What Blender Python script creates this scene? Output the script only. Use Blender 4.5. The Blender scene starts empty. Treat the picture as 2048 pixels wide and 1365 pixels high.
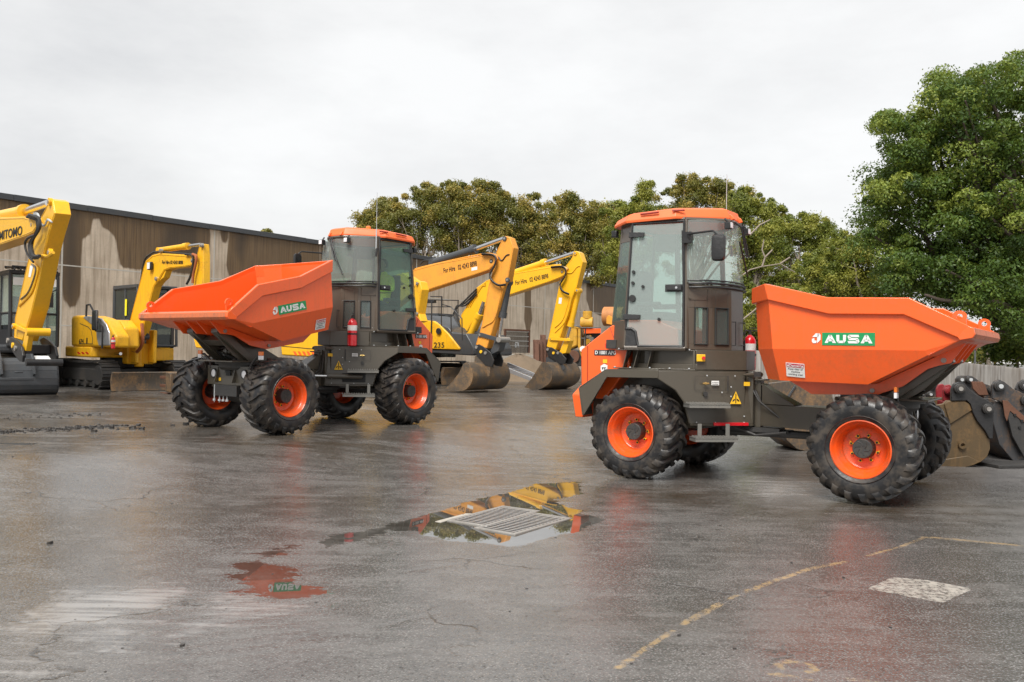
import bpy, bmesh, math, random
import numpy as np
from mathutils import Vector, Matrix
random.seed(7); rng = np.random.default_rng(11)
SC = bpy.context.scene; COL = SC.collection
PI = math.pi
CAMZ = 1.592; FPX = 1739.5; PIT = math.radians(.578); ROLL = math.radians(1.0)

# ------------------------------------------------------------------ camera maths
def ray(u, v):
    dx, dy = u-1024, v-682.5
    x = dx*math.cos(ROLL)+dy*math.sin(ROLL); y = -dx*math.sin(ROLL)+dy*math.cos(ROLL)
    x /= FPX; h = -y/FPX
    return Vector((x, math.cos(PIT)-h*math.sin(PIT), math.sin(PIT)+h*math.cos(PIT)))
def atY(u, v, Y):
    r = ray(u, v); t = Y/r.y
    return Vector((r.x*t, Y, CAMZ+r.z*t))
def atZ(u, v, z=0.):
    r = ray(u, v); t = (z-CAMZ)/r.z
    return Vector((r.x*t, r.y*t, z))
def sst(a, b, x):
    t = np.clip((x-a)/(b-a), 0, 1); return t*t*(3-2*t)
def gz(x, y):
    u = y-x
    z = .237*sst(12., 16.5, u)
    z = z*(1-.6*sst(18, 30, y)*sst(-8, -3, x)) + .2*sst(18, 32, u)*sst(-3, -8, x)
    z = z-.4*sst(14, 24, y)*sst(6, 12, x) - .0115*np.maximum(0, 10.5-np.maximum(y, 2.))
    return z
class Fr:
    """frame of a thing: x forward, y left, z up, at its base"""
    def __init__(s, x, y, z, yaw):
        s.loc = Vector((x, y, z)); s.yaw = yaw
        s.M = Matrix.Translation(s.loc) @ Matrix.Rotation(yaw, 4, 'Z'); s.I = s.M.inverted()
    def px(s, u, v, ax, val):
        o = s.I @ Vector((0, 0, CAMZ)); d = s.I.to_3x3() @ ray(u, v)
        return o + d*((val-o[ax])/d[ax])
    def xz(s, pts, y, off=(0, 0), k=1.):
        r = []
        for p in pts:
            q = s.px(off[0]+p[0]/k, off[1]+p[1]/k, 1, y); r.append((q.x, q.z))
        return r

# ------------------------------------------------------------------ mesh builder
class MB:
    def __init__(s): s.v = []; s.f = []
    def add(s, vs, fs):
        n = len(s.v); s.v += [tuple(v) for v in vs]; s.f += [tuple(i+n for i in f) for f in fs]; return s
    def hexa(s, b, t):
        return s.add(list(b)+list(t), [(3,2,1,0),(4,5,6,7),(0,1,5,4),(1,2,6,5),(2,3,7,6),(3,0,4,7)])
    def box(s, x0, x1, y0, y1, z0, z1, M=None):
        b = [(x0,y0,z0),(x1,y0,z0),(x1,y1,z0),(x0,y1,z0)]; t = [(x0,y0,z1),(x1,y0,z1),(x1,y1,z1),(x0,y1,z1)]
        if M: b = [M @ Vector(p) for p in b]; t = [M @ Vector(p) for p in t]
        return s.hexa(b, t)
    def loft(s, rings, cap=True, closed=True):
        n = len(rings[0]); vs = [p for r in rings for p in r]; fs = []
        for k in range(len(rings)-1):
            for i in range(n if closed else n-1):
                j = (i+1) % n
                fs.append((k*n+i, k*n+j, (k+1)*n+j, (k+1)*n+i))
        if cap: fs.append(tuple(range(n))[::-1]); fs.append(tuple((len(rings)-1)*n+i for i in range(n)))
        return s.add(vs, fs)
    def prism(s, poly, a, b, ax='y', M=None):
        """poly in the two other axes (xz for 'y', xy for 'z', yz for 'x')"""
        def P(p, h):
            q = {'y': (p[0], h, p[1]), 'z': (p[0], p[1], h), 'x': (h, p[0], p[1])}[ax]
            return M @ Vector(q) if M else q
        return s.loft([[P(p, a) for p in poly], [P(p, b) for p in poly]])
    def tube(s, pts, r, n=8, cap=True):
        pts = [Vector(p) for p in pts]; rings = []; up = Vector((0, 0, 1))
        rr = r if isinstance(r, (list, tuple)) else [r]*len(pts)
        prev = None
        for i, p in enumerate(pts):
            if i == 0: t = pts[1]-p
            elif i == len(pts)-1: t = p-pts[i-1]
            else: t = (pts[i+1]-p).normalized()+(p-pts[i-1]).normalized()
            t.normalize()
            if prev is None:
                a = t.cross(up)
                if a.length < .05: a = t.cross(Vector((1, 0, 0)))
            else: a = prev-t*prev.dot(t)
            a.normalize(); prev = a; b = t.cross(a)
            rings.append([p+(a*math.cos(2*PI*k/n)+b*math.sin(2*PI*k/n))*rr[i] for k in range(n)])
        return s.loft(rings, cap)
    def cyl(s, p0, p1, r, n=20, r1=None): return s.tube([p0, p1], [r, r if r1 is None else r1], n)
    def lathe(s, prof, n=48, ax='y', c=(0, 0, 0), close=False):
        """prof: (axial, radius)"""
        rings = []
        for a, r in prof:
            ring = []
            for k in range(n):
                th = 2*PI*k/n; q = (r*math.cos(th), a, r*math.sin(th))
                if ax == 'z': q = (r*math.cos(th), r*math.sin(th), a)
                if ax == 'x': q = (a, r*math.cos(th), r*math.sin(th))
                ring.append((q[0]+c[0], q[1]+c[1], q[2]+c[2]))
            rings.append(ring)
        if close: rings.append(rings[0])
        return s.loft(rings, cap=not close)
    def face(s, *pts): return s.add(pts, [tuple(range(len(pts)))])
    def gridpanel(s, A, B, C, D, us=(0, 1), vs=(0, 1), skip=(), th=.04, fill=None):
        """panel between corners A(0,0) B(1,0) C(1,1) D(0,1); cells in skip are openings; each kept cell is a slab"""
        A, B, C, D = map(Vector, (A, B, C, D))
        nrm = (B-A).cross(D-A).normalized()*th
        def P(u, v): return (A*(1-u)+B*u)*(1-v)+(D*(1-u)+C*u)*v
        for i in range(len(us)-1):
            for j in range(len(vs)-1):
                if ((i, j) in skip) != (fill == 'only'): continue
                q = [P(us[i], vs[j]), P(us[i+1], vs[j]), P(us[i+1], vs[j+1]), P(us[i], vs[j+1])]
                s.hexa(q, [p-nrm for p in q]) if False else s.hexa([p-nrm for p in q], q)
        return s
    def build(s, name, mat, parent=None, bevel=0, smooth=True, solid=0, ang=32, seg=2, weld=False):
        me = bpy.data.meshes.new(name); me.from_pydata([tuple(v) for v in s.v], [], s.f)
        bm = bmesh.new(); bm.from_mesh(me)
        if weld: bmesh.ops.remove_doubles(bm, verts=bm.verts, dist=.0005)
        bmesh.ops.recalc_face_normals(bm, faces=bm.faces); bm.to_mesh(me); bm.free()
        if smooth:
            me.polygons.foreach_set('use_smooth', [True]*len(me.polygons)); me.set_sharp_from_angle(angle=math.radians(ang))
        o = bpy.data.objects.new(name, me); COL.objects.link(o)
        if mat: me.materials.append(mat)
        if parent: o.parent = parent
        if solid:
            m = o.modifiers.new('thickness', 'SOLIDIFY'); m.thickness = abs(solid); m.offset = -1 if solid > 0 else 1
        if bevel:
            m = o.modifiers.new('edges', 'BEVEL'); m.width = bevel; m.segments = seg; m.limit_method = 'ANGLE'; m.angle_limit = math.radians(28)
        return o

def islands(mb):
    par = list(range(len(mb.v)))
    def fd(a):
        while par[a] != a: par[a] = par[par[a]]; a = par[a]
        return a
    for f in mb.f:
        a = fd(f[0])
        for i in f[1:]:
            b = fd(i)
            if b != a: par[b] = a
    gr = {}
    for f in mb.f: gr.setdefault(fd(f[0]), []).append(f)
    res = []
    for fs in gr.values():
        m = MB(); mp = {}
        for f in fs:
            for i in f:
                if i not in mp: mp[i] = len(m.v); m.v.append(mb.v[i])
            m.f.append(tuple(mp[i] for i in f))
        res.append(m)
    return res
def build_each(mb, name, mat, parent=None, **kw):
    return [m.build(name, mat, parent, **kw) for m in islands(mb)]

def tag(o, label=None, cat=None, group=None, kind=None):
    if label: o['label'] = label
    if cat: o['category'] = cat
    if group: o['group'] = group
    if kind: o['kind'] = kind
    return o
def empty(name, fr, label=None, cat=None, group=None):
    o = bpy.data.objects.new(name, None); COL.objects.link(o)
    o.location = fr.loc; o.rotation_euler = (0, 0, fr.yaw); o.empty_display_size = .3
    return tag(o, label, cat, group)
FONTC = {}
def text_mb(txt, size, depth, M, bold=0., sx=1., align='CENTER', mb=None):
    """letters as real thin solids; M maps text plane (x right, y up, z out) into the local frame"""
    cu = bpy.data.curves.new('t', 'FONT'); cu.body = txt; cu.size = size; cu.extrude = depth; cu.offset = bold
    cu.align_x = align; cu.align_y = 'CENTER'; cu.resolution_u = 3
    o = bpy.data.objects.new('t', cu); COL.objects.link(o)
    dg = bpy.context.evaluated_depsgraph_get(); me = bpy.data.meshes.new_from_object(o.evaluated_get(dg))
    mb = mb or MB()
    mb.add([M @ Vector((v.co.x*sx, v.co.y, v.co.z)) for v in me.vertices], [tuple(p.vertices) for p in me.polygons])
    bpy.data.objects.remove(o); bpy.data.curves.remove(cu); bpy.data.meshes.remove(me)
    return mb
def basis(o, x, y):
    o, x, y = Vector(o), Vector(x).normalized(), Vector(y); z = x.cross(y).normalized(); y = z.cross(x)
    M = Matrix((x, y, z)).transposed().to_4x4(); M.translation = o; return M

# ------------------------------------------------------------------ materials
def newmat(name):
    m = bpy.data.materials.new(name); m.use_nodes = True; nt = m.node_tree
    for n in list(nt.nodes): nt.nodes.remove(n)
    out = nt.nodes.new('ShaderNodeOutputMaterial'); return m, nt, out
class N:
    def __init__(s, nt): s.nt = nt
    def __call__(s, typ, **kw):
        n = s.nt.nodes.new('ShaderNode'+typ); ins = kw.pop('i', {})
        for k, v in kw.items(): setattr(n, k, v)
        for k, v in ins.items():
            if isinstance(v, bpy.types.NodeSocket): s.nt.links.new(v, n.inputs[k])
            else: n.inputs[k].default_value = v
        return n
    def math(s, op, a, b=0., c=0., clamp=False):
        n = s.nt.nodes.new('ShaderNodeMath'); n.operation = op; n.use_clamp = clamp
        for k, v in enumerate((a, b, c)):
            if isinstance(v, bpy.types.NodeSocket): s.nt.links.new(v, n.inputs[k])
            else: n.inputs[k].default_value = v
        return n.outputs[0]
    def mix(s, f, a, b):
        n = s.nt.nodes.new('ShaderNodeMix'); n.data_type = 'RGBA'
        for sk, v in ((n.inputs[0], f), (n.inputs[6], a), (n.inputs[7], b)):
            if isinstance(v, bpy.types.NodeSocket): s.nt.links.new(v, sk)
            else: sk.default_value = v if not isinstance(v, tuple) or len(v) == 4 else v+(1,)
        return n.outputs[2]
    def mixf(s, f, a, b):
        n = s.nt.nodes.new('ShaderNodeMix'); n.data_type = 'FLOAT'
        for sk, v in ((n.inputs[0], f), (n.inputs[2], a), (n.inputs[3], b)):
            if isinstance(v, bpy.types.NodeSocket): s.nt.links.new(v, sk)
            else: sk.default_value = v
        return n.outputs[0]
    def noise(s, scale, detail=4, rough=.55, vec=None, dim='3D'):
        n = s.nt.nodes.new('ShaderNodeTexNoise'); n.inputs['Scale'].default_value = scale
        n.inputs['Detail'].default_value = detail; n.inputs['Roughness'].default_value = rough
        if vec is not None: s.nt.links.new(vec, n.inputs['Vector'])
        return n.outputs['Fac']
    def ramp(s, f, *stops):
        n = s.nt.nodes.new('ShaderNodeValToRGB'); e = n.color_ramp.elements
        while len(e) < len(stops): e.new(.5)
        for k, (p, c) in enumerate(stops):
            e[k].position = p; e[k].color = (c, c, c, 1) if isinstance(c, (int, float)) else tuple(c)+(1,)
        s.nt.links.new(f, n.inputs[0]); return n.outputs[0]
def sep(n, vec):
    q = n.nt.nodes.new('ShaderNodeSeparateXYZ'); n.nt.links.new(vec, q.inputs[0]); return q.outputs
def stretch(n, vec, sc):
    q = n.nt.nodes.new('ShaderNodeMapping'); n.nt.links.new(vec, q.inputs[0]); q.inputs['Scale'].default_value = sc; return q.outputs[0]

def paint(name, col, rough=.38, dirt=.25, dirtcol=(.10, .075, .05), metal=0., scale=2.5, bump=.02, coat=0., speck=.0, amount=.5, streak=0.):
    m, nt, out = newmat(name); n = N(nt)
    tc = n('TexCoord').outputs['Object']
    a = n.noise(scale, 6, .6, tc); b = n.noise(scale*9, 5, .65, tc); c = n.noise(3.5, 3, .5, stretch(n, tc, (6, 6, .6)))
    v = n.mix(n.math('MULTIPLY', a, .35), col, tuple(x*.82 for x in col))
    d = n.math('MULTIPLY', n.ramp(n.math('ADD', n.math('MULTIPLY', a, .6), n.math('MULTIPLY', b, .4)), (amount, 0.), (amount+.16, 1.)), dirt)
    d2 = n.math('MULTIPLY', n.ramp(c, (.56, 0.), (.74, 1.)), dirt*.6)
    f = n.math('MAXIMUM', d, d2)
    if streak:
        e = n.noise(1., 5, .65, stretch(n, tc, (26, 26, 1.4))); g = n.noise(1.1, 3, .5, tc)
        f = n.math('MAXIMUM', f, n.math('MULTIPLY', n.math('MULTIPLY', n.ramp(e, (.55, 0.), (.70, 1.)), n.ramp(g, (.45, 0.), (.6, 1.))), dirt*streak*1.6))
        sc = n.ramp(n.noise(1., 2, .8, n('Mapping', i={'Vector': tc, 'Rotation': (.3, .5, .4), 'Scale': (3, 60, 60)}).outputs[0]), (.70, 0.), (.735, 1.)); f = n.math('MAXIMUM', f, n.math('MULTIPLY', sc, dirt*.8))
    colr = n.mix(f, v, dirtcol)
    r = n.mixf(f, rough, min(.85, rough+.35)); r = n.math('ADD', r, n.math('MULTIPLY', n.math('SUBTRACT', b, .5), .14))
    bp = n('Bump', i={'Strength': .25, 'Distance': bump, 'Height': b})
    p = n('BsdfPrincipled', i={'Base Color': colr, 'Roughness': r, 'Metallic': metal, 'Normal': bp.outputs[0], 'Coat Weight': coat, 'Coat Roughness': .12})
    nt.links.new(p.outputs[0], out.inputs[0]); return m

M = {}
M['orange'] = paint('orange_paint', (.93, .125, .018), .3, .30, (.42, .12, .045), coat=.35, bump=.002, amount=.50, streak=.5)
M['orange_dark'] = paint('orange_recess', (.30, .02, .008), .5, .1)
M['roof'] = paint('orange_roof_plastic', (.90, .16, .04), .42, .08, (.35, .15, .08), bump=.002)
M['rim'] = paint('orange_rim_paint', (.90, .10, .012), .32, .60, (.26, .10, .05), coat=.25, bump=.001, scale=6, amount=.47)
M['olive'] = paint('olive_brown_paint', (.075, .064, .047), .33, .22, (.12, .10, .075), coat=.25, bump=.002)
M['olive2'] = paint('olive_cab_paint', (.088, .070, .052), .36, .15, (.13, .10, .07), coat=.2, bump=.002)
M['yellow'] = paint('yellow_paint', (.84, .44, .012), .4, .50, (.24, .13, .035), bump=.004, amount=.52, streak=.7)
M['yellow_new'] = paint('fresh_yellow_paint', (.86, .46, .012), .34, .28, (.38, .21, .035), coat=.2, bump=.002, amount=.53, streak=.5)
M['amberpaint'] = paint('faded_amber_paint', (.80, .34, .04), .45, .50, (.30, .14, .05), bump=.004, amount=.51, streak=.7)
M['oldyellow'] = paint('old_worn_yellow', (.62, .33, .03), .6, .6, (.10, .06, .03), amount=.5)
M['black'] = paint('black_paint', (.018, .018, .019), .42, .2, (.08, .07, .06))
M['dark'] = paint('dark_steel', (.035, .034, .033), .5, .35, (.09, .07, .05))
M['greypaint'] = paint('dark_grey_paint', (.055, .060, .066), .4, .25, (.12, .10, .08))
M['grey'] = paint('grey_paint', (.22, .22, .22), .45, .3, (.15, .11, .07))
M['lightgrey'] = paint('light_grey_paint', (.48, .50, .51), .45, .25, (.2, .16, .1))
M['chrome'] = paint('cylinder_rod_steel', (.72, .72, .72), .16, .05, metal=1.)
M['steel'] = paint('worn_steel', (.40, .38, .35), .42, .4, (.10, .07, .05), metal=.6)
M['rubber'] = paint('hose_rubber', (.02, .02, .02), .5, .2)
M['mudsteel'] = paint('muddy_bucket_steel', (.085, .070, .055), .42, .75, (.30, .17, .07), amount=.46, bump=.01)
M['brownsteel'] = paint('brown_clay_bucket', (.085, .055, .024), .5, .7, (.19, .105, .035), amount=.5, bump=.01)
M['rust'] = paint('rusty_steel', (.13, .055, .03), .75, .6, (.06, .03, .02), amount=.48, bump=.01)
M['red'] = paint('red_enamel', (.62, .012, .02), .25, .05, coat=.4)
M['white'] = paint('white_label', (.78, .78, .76), .5, .06)
M['green'] = paint('green_label', (.01, .28, .09), .45, .03)
M['labelyellow'] = paint('yellow_label', (.90, .52, .02), .5, .05)
M['ink'] = paint('black_ink', (.012, .012, .012), .6, 0)
M['greyink'] = paint('grey_ink', (.12, .12, .12), .6, 0)
M['magenta'] = paint('crimson_label', (.50, .01, .05), .5, .0)
M['bucketdark'] = paint('scuffed_dark_bucket', (.042,.042,.044), .42, .75, (.17,.090,.040), amount=.50, bump=.006, streak=.6)
M['redsteel'] = paint('dull_red_steel', (.22, .012, .018), .5, .3)
M['lamp'] = paint('lamp_lens', (.85, .85, .86), .12, .0, coat=.5)
M['amber'] = paint('amber_lens', (.90, .20, .01), .2, .0, coat=.5)
M['hivis'] = paint('hi_vis_cloth', (.90, .80, .02), .8, .0)
M['trouser'] = paint('dark_cloth', (.02, .025, .05), .85, 0)
M['skin'] = paint('skin', (.42, .22, .14), .55, 0)
M['hair'] = paint('dark_hair', (.02, .014, .01), .6, 0)
M['stepmetal'] = paint('worn_step_grating', (.17,.165,.15), .3, .3, (.30,.27,.22))
M['seat'] = paint('seat_vinyl', (.03, .03, .032), .55, 0)
M['concrete_lt'] = paint('pale_concrete', (.42, .39, .34), .75, .5, (.16, .12, .08), scale=1.5, amount=.5)
M['bark'] = paint('pale_bark', (.30, .25, .20), .85, .5, (.12, .09, .07), amount=.48, bump=.02)
M['barkd'] = paint('dark_bark', (.13, .10, .08), .85, .5, (.06, .045, .035), amount=.48, bump=.02)
M['hose_orange'] = paint('orange_spiral_hose', (.35, .10, .03), .6, .4)
M['silverplate'] = paint('bare_silver_panel', (.62, .62, .64), .3, .15, (.3, .28, .25), metal=.7)
M['cream'] = paint('cream_cladding', (.55, .52, .46), .7, .2)

def tyre_mat():
    m, nt, out = newmat('wet_tyre_rubber'); n = N(nt); tc = n('TexCoord').outputs['Object']
    a = n.noise(7, 6, .65, tc); b = n.noise(60, 4, .6, tc)
    f = n.ramp(a, (.44, 0.), (.62, 1.))
    col = n.mix(n.math('MULTIPLY', f, .8), (.013, .013, .014), (.065, .052, .040))
    r = n.mixf(f, .33, .7); bp = n('Bump', i={'Strength': .3, 'Distance': .004, 'Height': b})
    p = n('BsdfPrincipled', i={'Base Color': col, 'Roughness': r, 'Normal': bp.outputs[0]})
    nt.links.new(p.outputs[0], out.inputs[0]); return m
M['tyre'] = tyre_mat()
def glass_mat(name, tint, haze, hazecol=(.55, .60, .58), rough=.03, drops=.6):
    m, nt, out = newmat(name); n = N(nt); tc = n('TexCoord').outputs['Object']
    tr = n('BsdfTransparent', i={'Color': tint+(1,)})
    v = n('TexVoronoi', i={'Vector': tc, 'Scale': 110.}, feature='F1')
    dr = n.ramp(v.outputs['Distance'], (.14, 1.), (.24, 0.))
    big = n.ramp(n.noise(2.2, 4, .6, tc), (.30, .55), (.70, 1.))
    fine = n.ramp(n.noise(140, 3, .7, tc), (.45, 0.), (.62, 1.))
    hz = n.math('MULTIPLY', big, n.math('ADD', n.math('MULTIPLY', fine, drops*.6), n.math('MULTIPLY', dr, drops*.5)))
    hz = n.math('ADD', n.math('MULTIPLY', hz, haze), haze*.55, clamp=True)
    df = n('BsdfDiffuse', i={'Color': hazecol+(1,)})
    mx = n('MixShader', i={0: hz, 1: tr.outputs[0], 2: df.outputs[0]})
    gl = n('BsdfGlossy', i={'Roughness': rough, 'Color': (1, 1, 1, 1)})
    lw = n('LayerWeight', i={'Blend': .5}).outputs['Facing']; fr_ = n.math('ADD', n.math('MULTIPLY', n.math('POWER', lw, 4.), .45), .035)
    bp = n('Bump', i={'Strength': .15, 'Distance': .002, 'Height': dr}); nt.links.new(bp.outputs[0], gl.inputs['Normal'])
    mx2 = n('MixShader', i={0: fr_, 1: mx.outputs[0], 2: gl.outputs[0]})
    nt.links.new(mx2.outputs[0], out.inputs[0]); return m
M['glass'] = glass_mat('rain_wet_cab_glass', (.80, .89, .84), .30, (.62,.68,.65))
M['glass_clear'] = glass_mat('clear_cab_glass', (.68, .80, .75), .12)
M['glass_door'] = glass_mat('misted_door_glass', (.80, .88, .85), .40, (.60,.66,.64), drops=.25)
M['glass_teal'] = glass_mat('teal_door_glass', (.60, .80, .72), .09, drops=.9)
M['glass_dark'] = glass_mat('dark_cab_glass', (.42, .48, .46), .14, (.25, .28, .28))
def leaf_mat(name, c1, c2, c3):
    m, nt, out = newmat(name); n = N(nt)
    at = n('Attribute', attribute_name='tint').outputs['Fac']
    col = n.ramp(at, (0., c1), (.5, c2), (1., c3))
    d = n('BsdfPrincipled', i={'Base Color': col, 'Roughness': .5, 'Specular IOR Level': .4})
    t = n('BsdfTranslucent', i={'Color': n.mix(.5, col, (.30, .34, .03))})
    mx = n('MixShader', i={0: .3, 1: d.outputs[0], 2: t.outputs[0]})
    nt.links.new(mx.outputs[0], out.inputs[0]); return m
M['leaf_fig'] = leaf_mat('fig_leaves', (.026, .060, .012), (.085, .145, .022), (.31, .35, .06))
M['leaf_gum'] = leaf_mat('olive_leaves', (.080, .098, .022), (.20, .185, .038), (.44, .31, .07))
M['leaf_mid'] = leaf_mat('mid_green_leaves', (.070, .105, .018), (.18, .205, .030), (.36, .34, .06))
M['leaf_far'] = leaf_mat('far_leaves', (.06, .075, .04), (.12, .13, .06), (.20, .19, .08))
# ================================================================== DUMPER
_mesh = {}
def share(key, fn):
    """build a part mesh once, then link copies of it"""
    if key not in _mesh: _mesh[key] = fn(); return _mesh[key], True
    return _mesh[key], False
def tyre_mb():
    mb = MB(); R, W = .548, .49
    prof = [(-.01,.312),(.012,.33),(.028,.37),(.036,.42),(.032,.47),(.014,.515),(-.012,.540),(-.06,R+.006),(-.15,R+.012),(-W/2,R+.014)]
    full = prof+[(-W-a, r) for a, r in prof[::-1]][1:]
    full += [(-W+.03,.30),(-.04,.30)]
    mb.lathe(full, 72, close=True)
    mb.lathe([(.030,.355),(.037,.36),(.030,.366)], 72, close=True)
    nl = 21
    for side in (0, 1):
        for k in range(nl):
            th0 = 2*PI*(k+.5*side)/nl
            rings = []
            path = [(.02, 0., R+.008), (-.08, .06, R+.008), (-.16, .13, R+.005), (-.225, .215, R-.004), (-.252, .262, .525), (-.270, .29, .485)]
            for (a, dth, r0) in path:
                hh = .036 if r0 > .53 else (.026 if r0 > .5 else .006)
                w = .026 if a > -.1 else (.03 if a > -.24 else .034)
                ax = -W/2 + (-a if side == 0 else a)
                th = th0+dth*.95
                ring = []
                for (dw, dh) in ((-w*1.25, -.012), (w*1.25, -.012), (w*.8, hh), (-w*.8, hh)):
                    r = r0+dh; t2 = th+dw/r0
                    ring.append((r*math.cos(t2), ax + (math.copysign(.012 if dh > 0 else -.004, -a) * (1 if side == 0 else -1) if r0 < .53 else 0), r*math.sin(t2)))
                rings.append(ring)
            mb.loft(rings)
    return mb
def add_wheel(root, x, y, side, spin):
    """side=+1 outer face looks to +y"""
    rim = MB()
    prof = [(-.012,.312),(0,.318),(.004,.306),(-.012,.296),(-.035,.288),(-.06,.272),(-.075,.262),(-.15,.254),(-.165,.240),(-.185,.232),(-.21,.228),(-.225,.205),(-.228,.15),(-.222,.112),(-.222,.02),(-.245,.02),(-.25,.22),(-.30,.262),(-.44,.285),(-.48,.315),(-.47,.322),(-.43,.30),(-.03,.30)]
    def mk():
        o = rim.lathe(prof, 64, close=True).build('wheel', M['rim'], ang=40)
        return o
    if 'wheel' not in _mesh:
        w = mk(); _mesh['wheel'] = w.data
        t = tyre_mb().build('tyre', M['tyre'], ang=42); _mesh['tyre'] = t.data
        hb = MB().lathe([(-.25,.02),(-.25,.118),(-.10,.106),(-.092,.098),(-.095,.02)], 40)
        for k in range(6):
            a = 2*PI*k/6; hb.tube([(.03*math.cos(a+.5), -.092, .03*math.sin(a+.5)), (.062*math.cos(a), -.091, .062*math.sin(a)), (.088*math.cos(a-.35), -.092, .088*math.sin(a-.35))], .004, 5)
        hb = hb.build('hub_cap', M['dark']); _mesh['hub'] = hb.data
        nb = MB(); nb.cyl((0,-.012,0),(0,.022,0),.0125,6); nb = nb.build('wheel_nut', M['ink'], smooth=False); _mesh['nut'] = nb.data
        lb = MB(); lb.prism([(-.034,0),(.012,-.018),(.016,.012),(0,.02)], -.002, .015)
        lb = lb.build('nut_indicator', M['labelyellow'], smooth=False); _mesh['ind'] = lb.data
        subs = [t, hb]; nuts = [(nb, lb)]
    else:
        w, t, hb = [bpy.data.objects.new(nm, _mesh[k]) for nm, k in (('wheel', 'wheel'), ('tyre', 'tyre'), ('hub_cap', 'hub'))]
        for o in (w, t, hb): COL.objects.link(o)
        subs = [t, hb]; nuts = []
    for k in range(8):
        if k or not nuts:
            a_, b_ = bpy.data.objects.new('wheel_nut', _mesh['nut']), bpy.data.objects.new('nut_indicator', _mesh['ind'])
            COL.objects.link(a_); COL.objects.link(b_); nuts.append((a_, b_))
        a_, b_ = nuts[k]; a = 2*PI*k/8+.2
        for o in (a_, b_): o.parent = w; o.location = (.145*math.cos(a), -.212, .145*math.sin(a)); o.rotation_euler = (0, 1.3*k, 0)
    w.parent = root; w.location = (x, y, .585)
    w.rotation_euler = Matrix.Rotation(0 if side > 0 else PI, 3, 'Z').to_euler()
    w.rotation_euler = (Matrix.Rotation(0 if side > 0 else PI, 3, 'Z') @ Matrix.Rotation(spin, 3, 'Y')).to_euler()
    for o in subs: o.parent = w
    return w

def mir(pts, s): return [(p[0], p[1]*s, p[2]) for p in pts]
def sticker(name, mb, mat, parent): return mb.build(name, mat, parent, smooth=False)
def rect_on(Mx, x0, x1, y0, y1, z0=0., z1=.003, mb=None):
    mb = mb or MB(); mb.box(x0, x1, y0, y1, z0, z1, Mx); return mb

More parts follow.
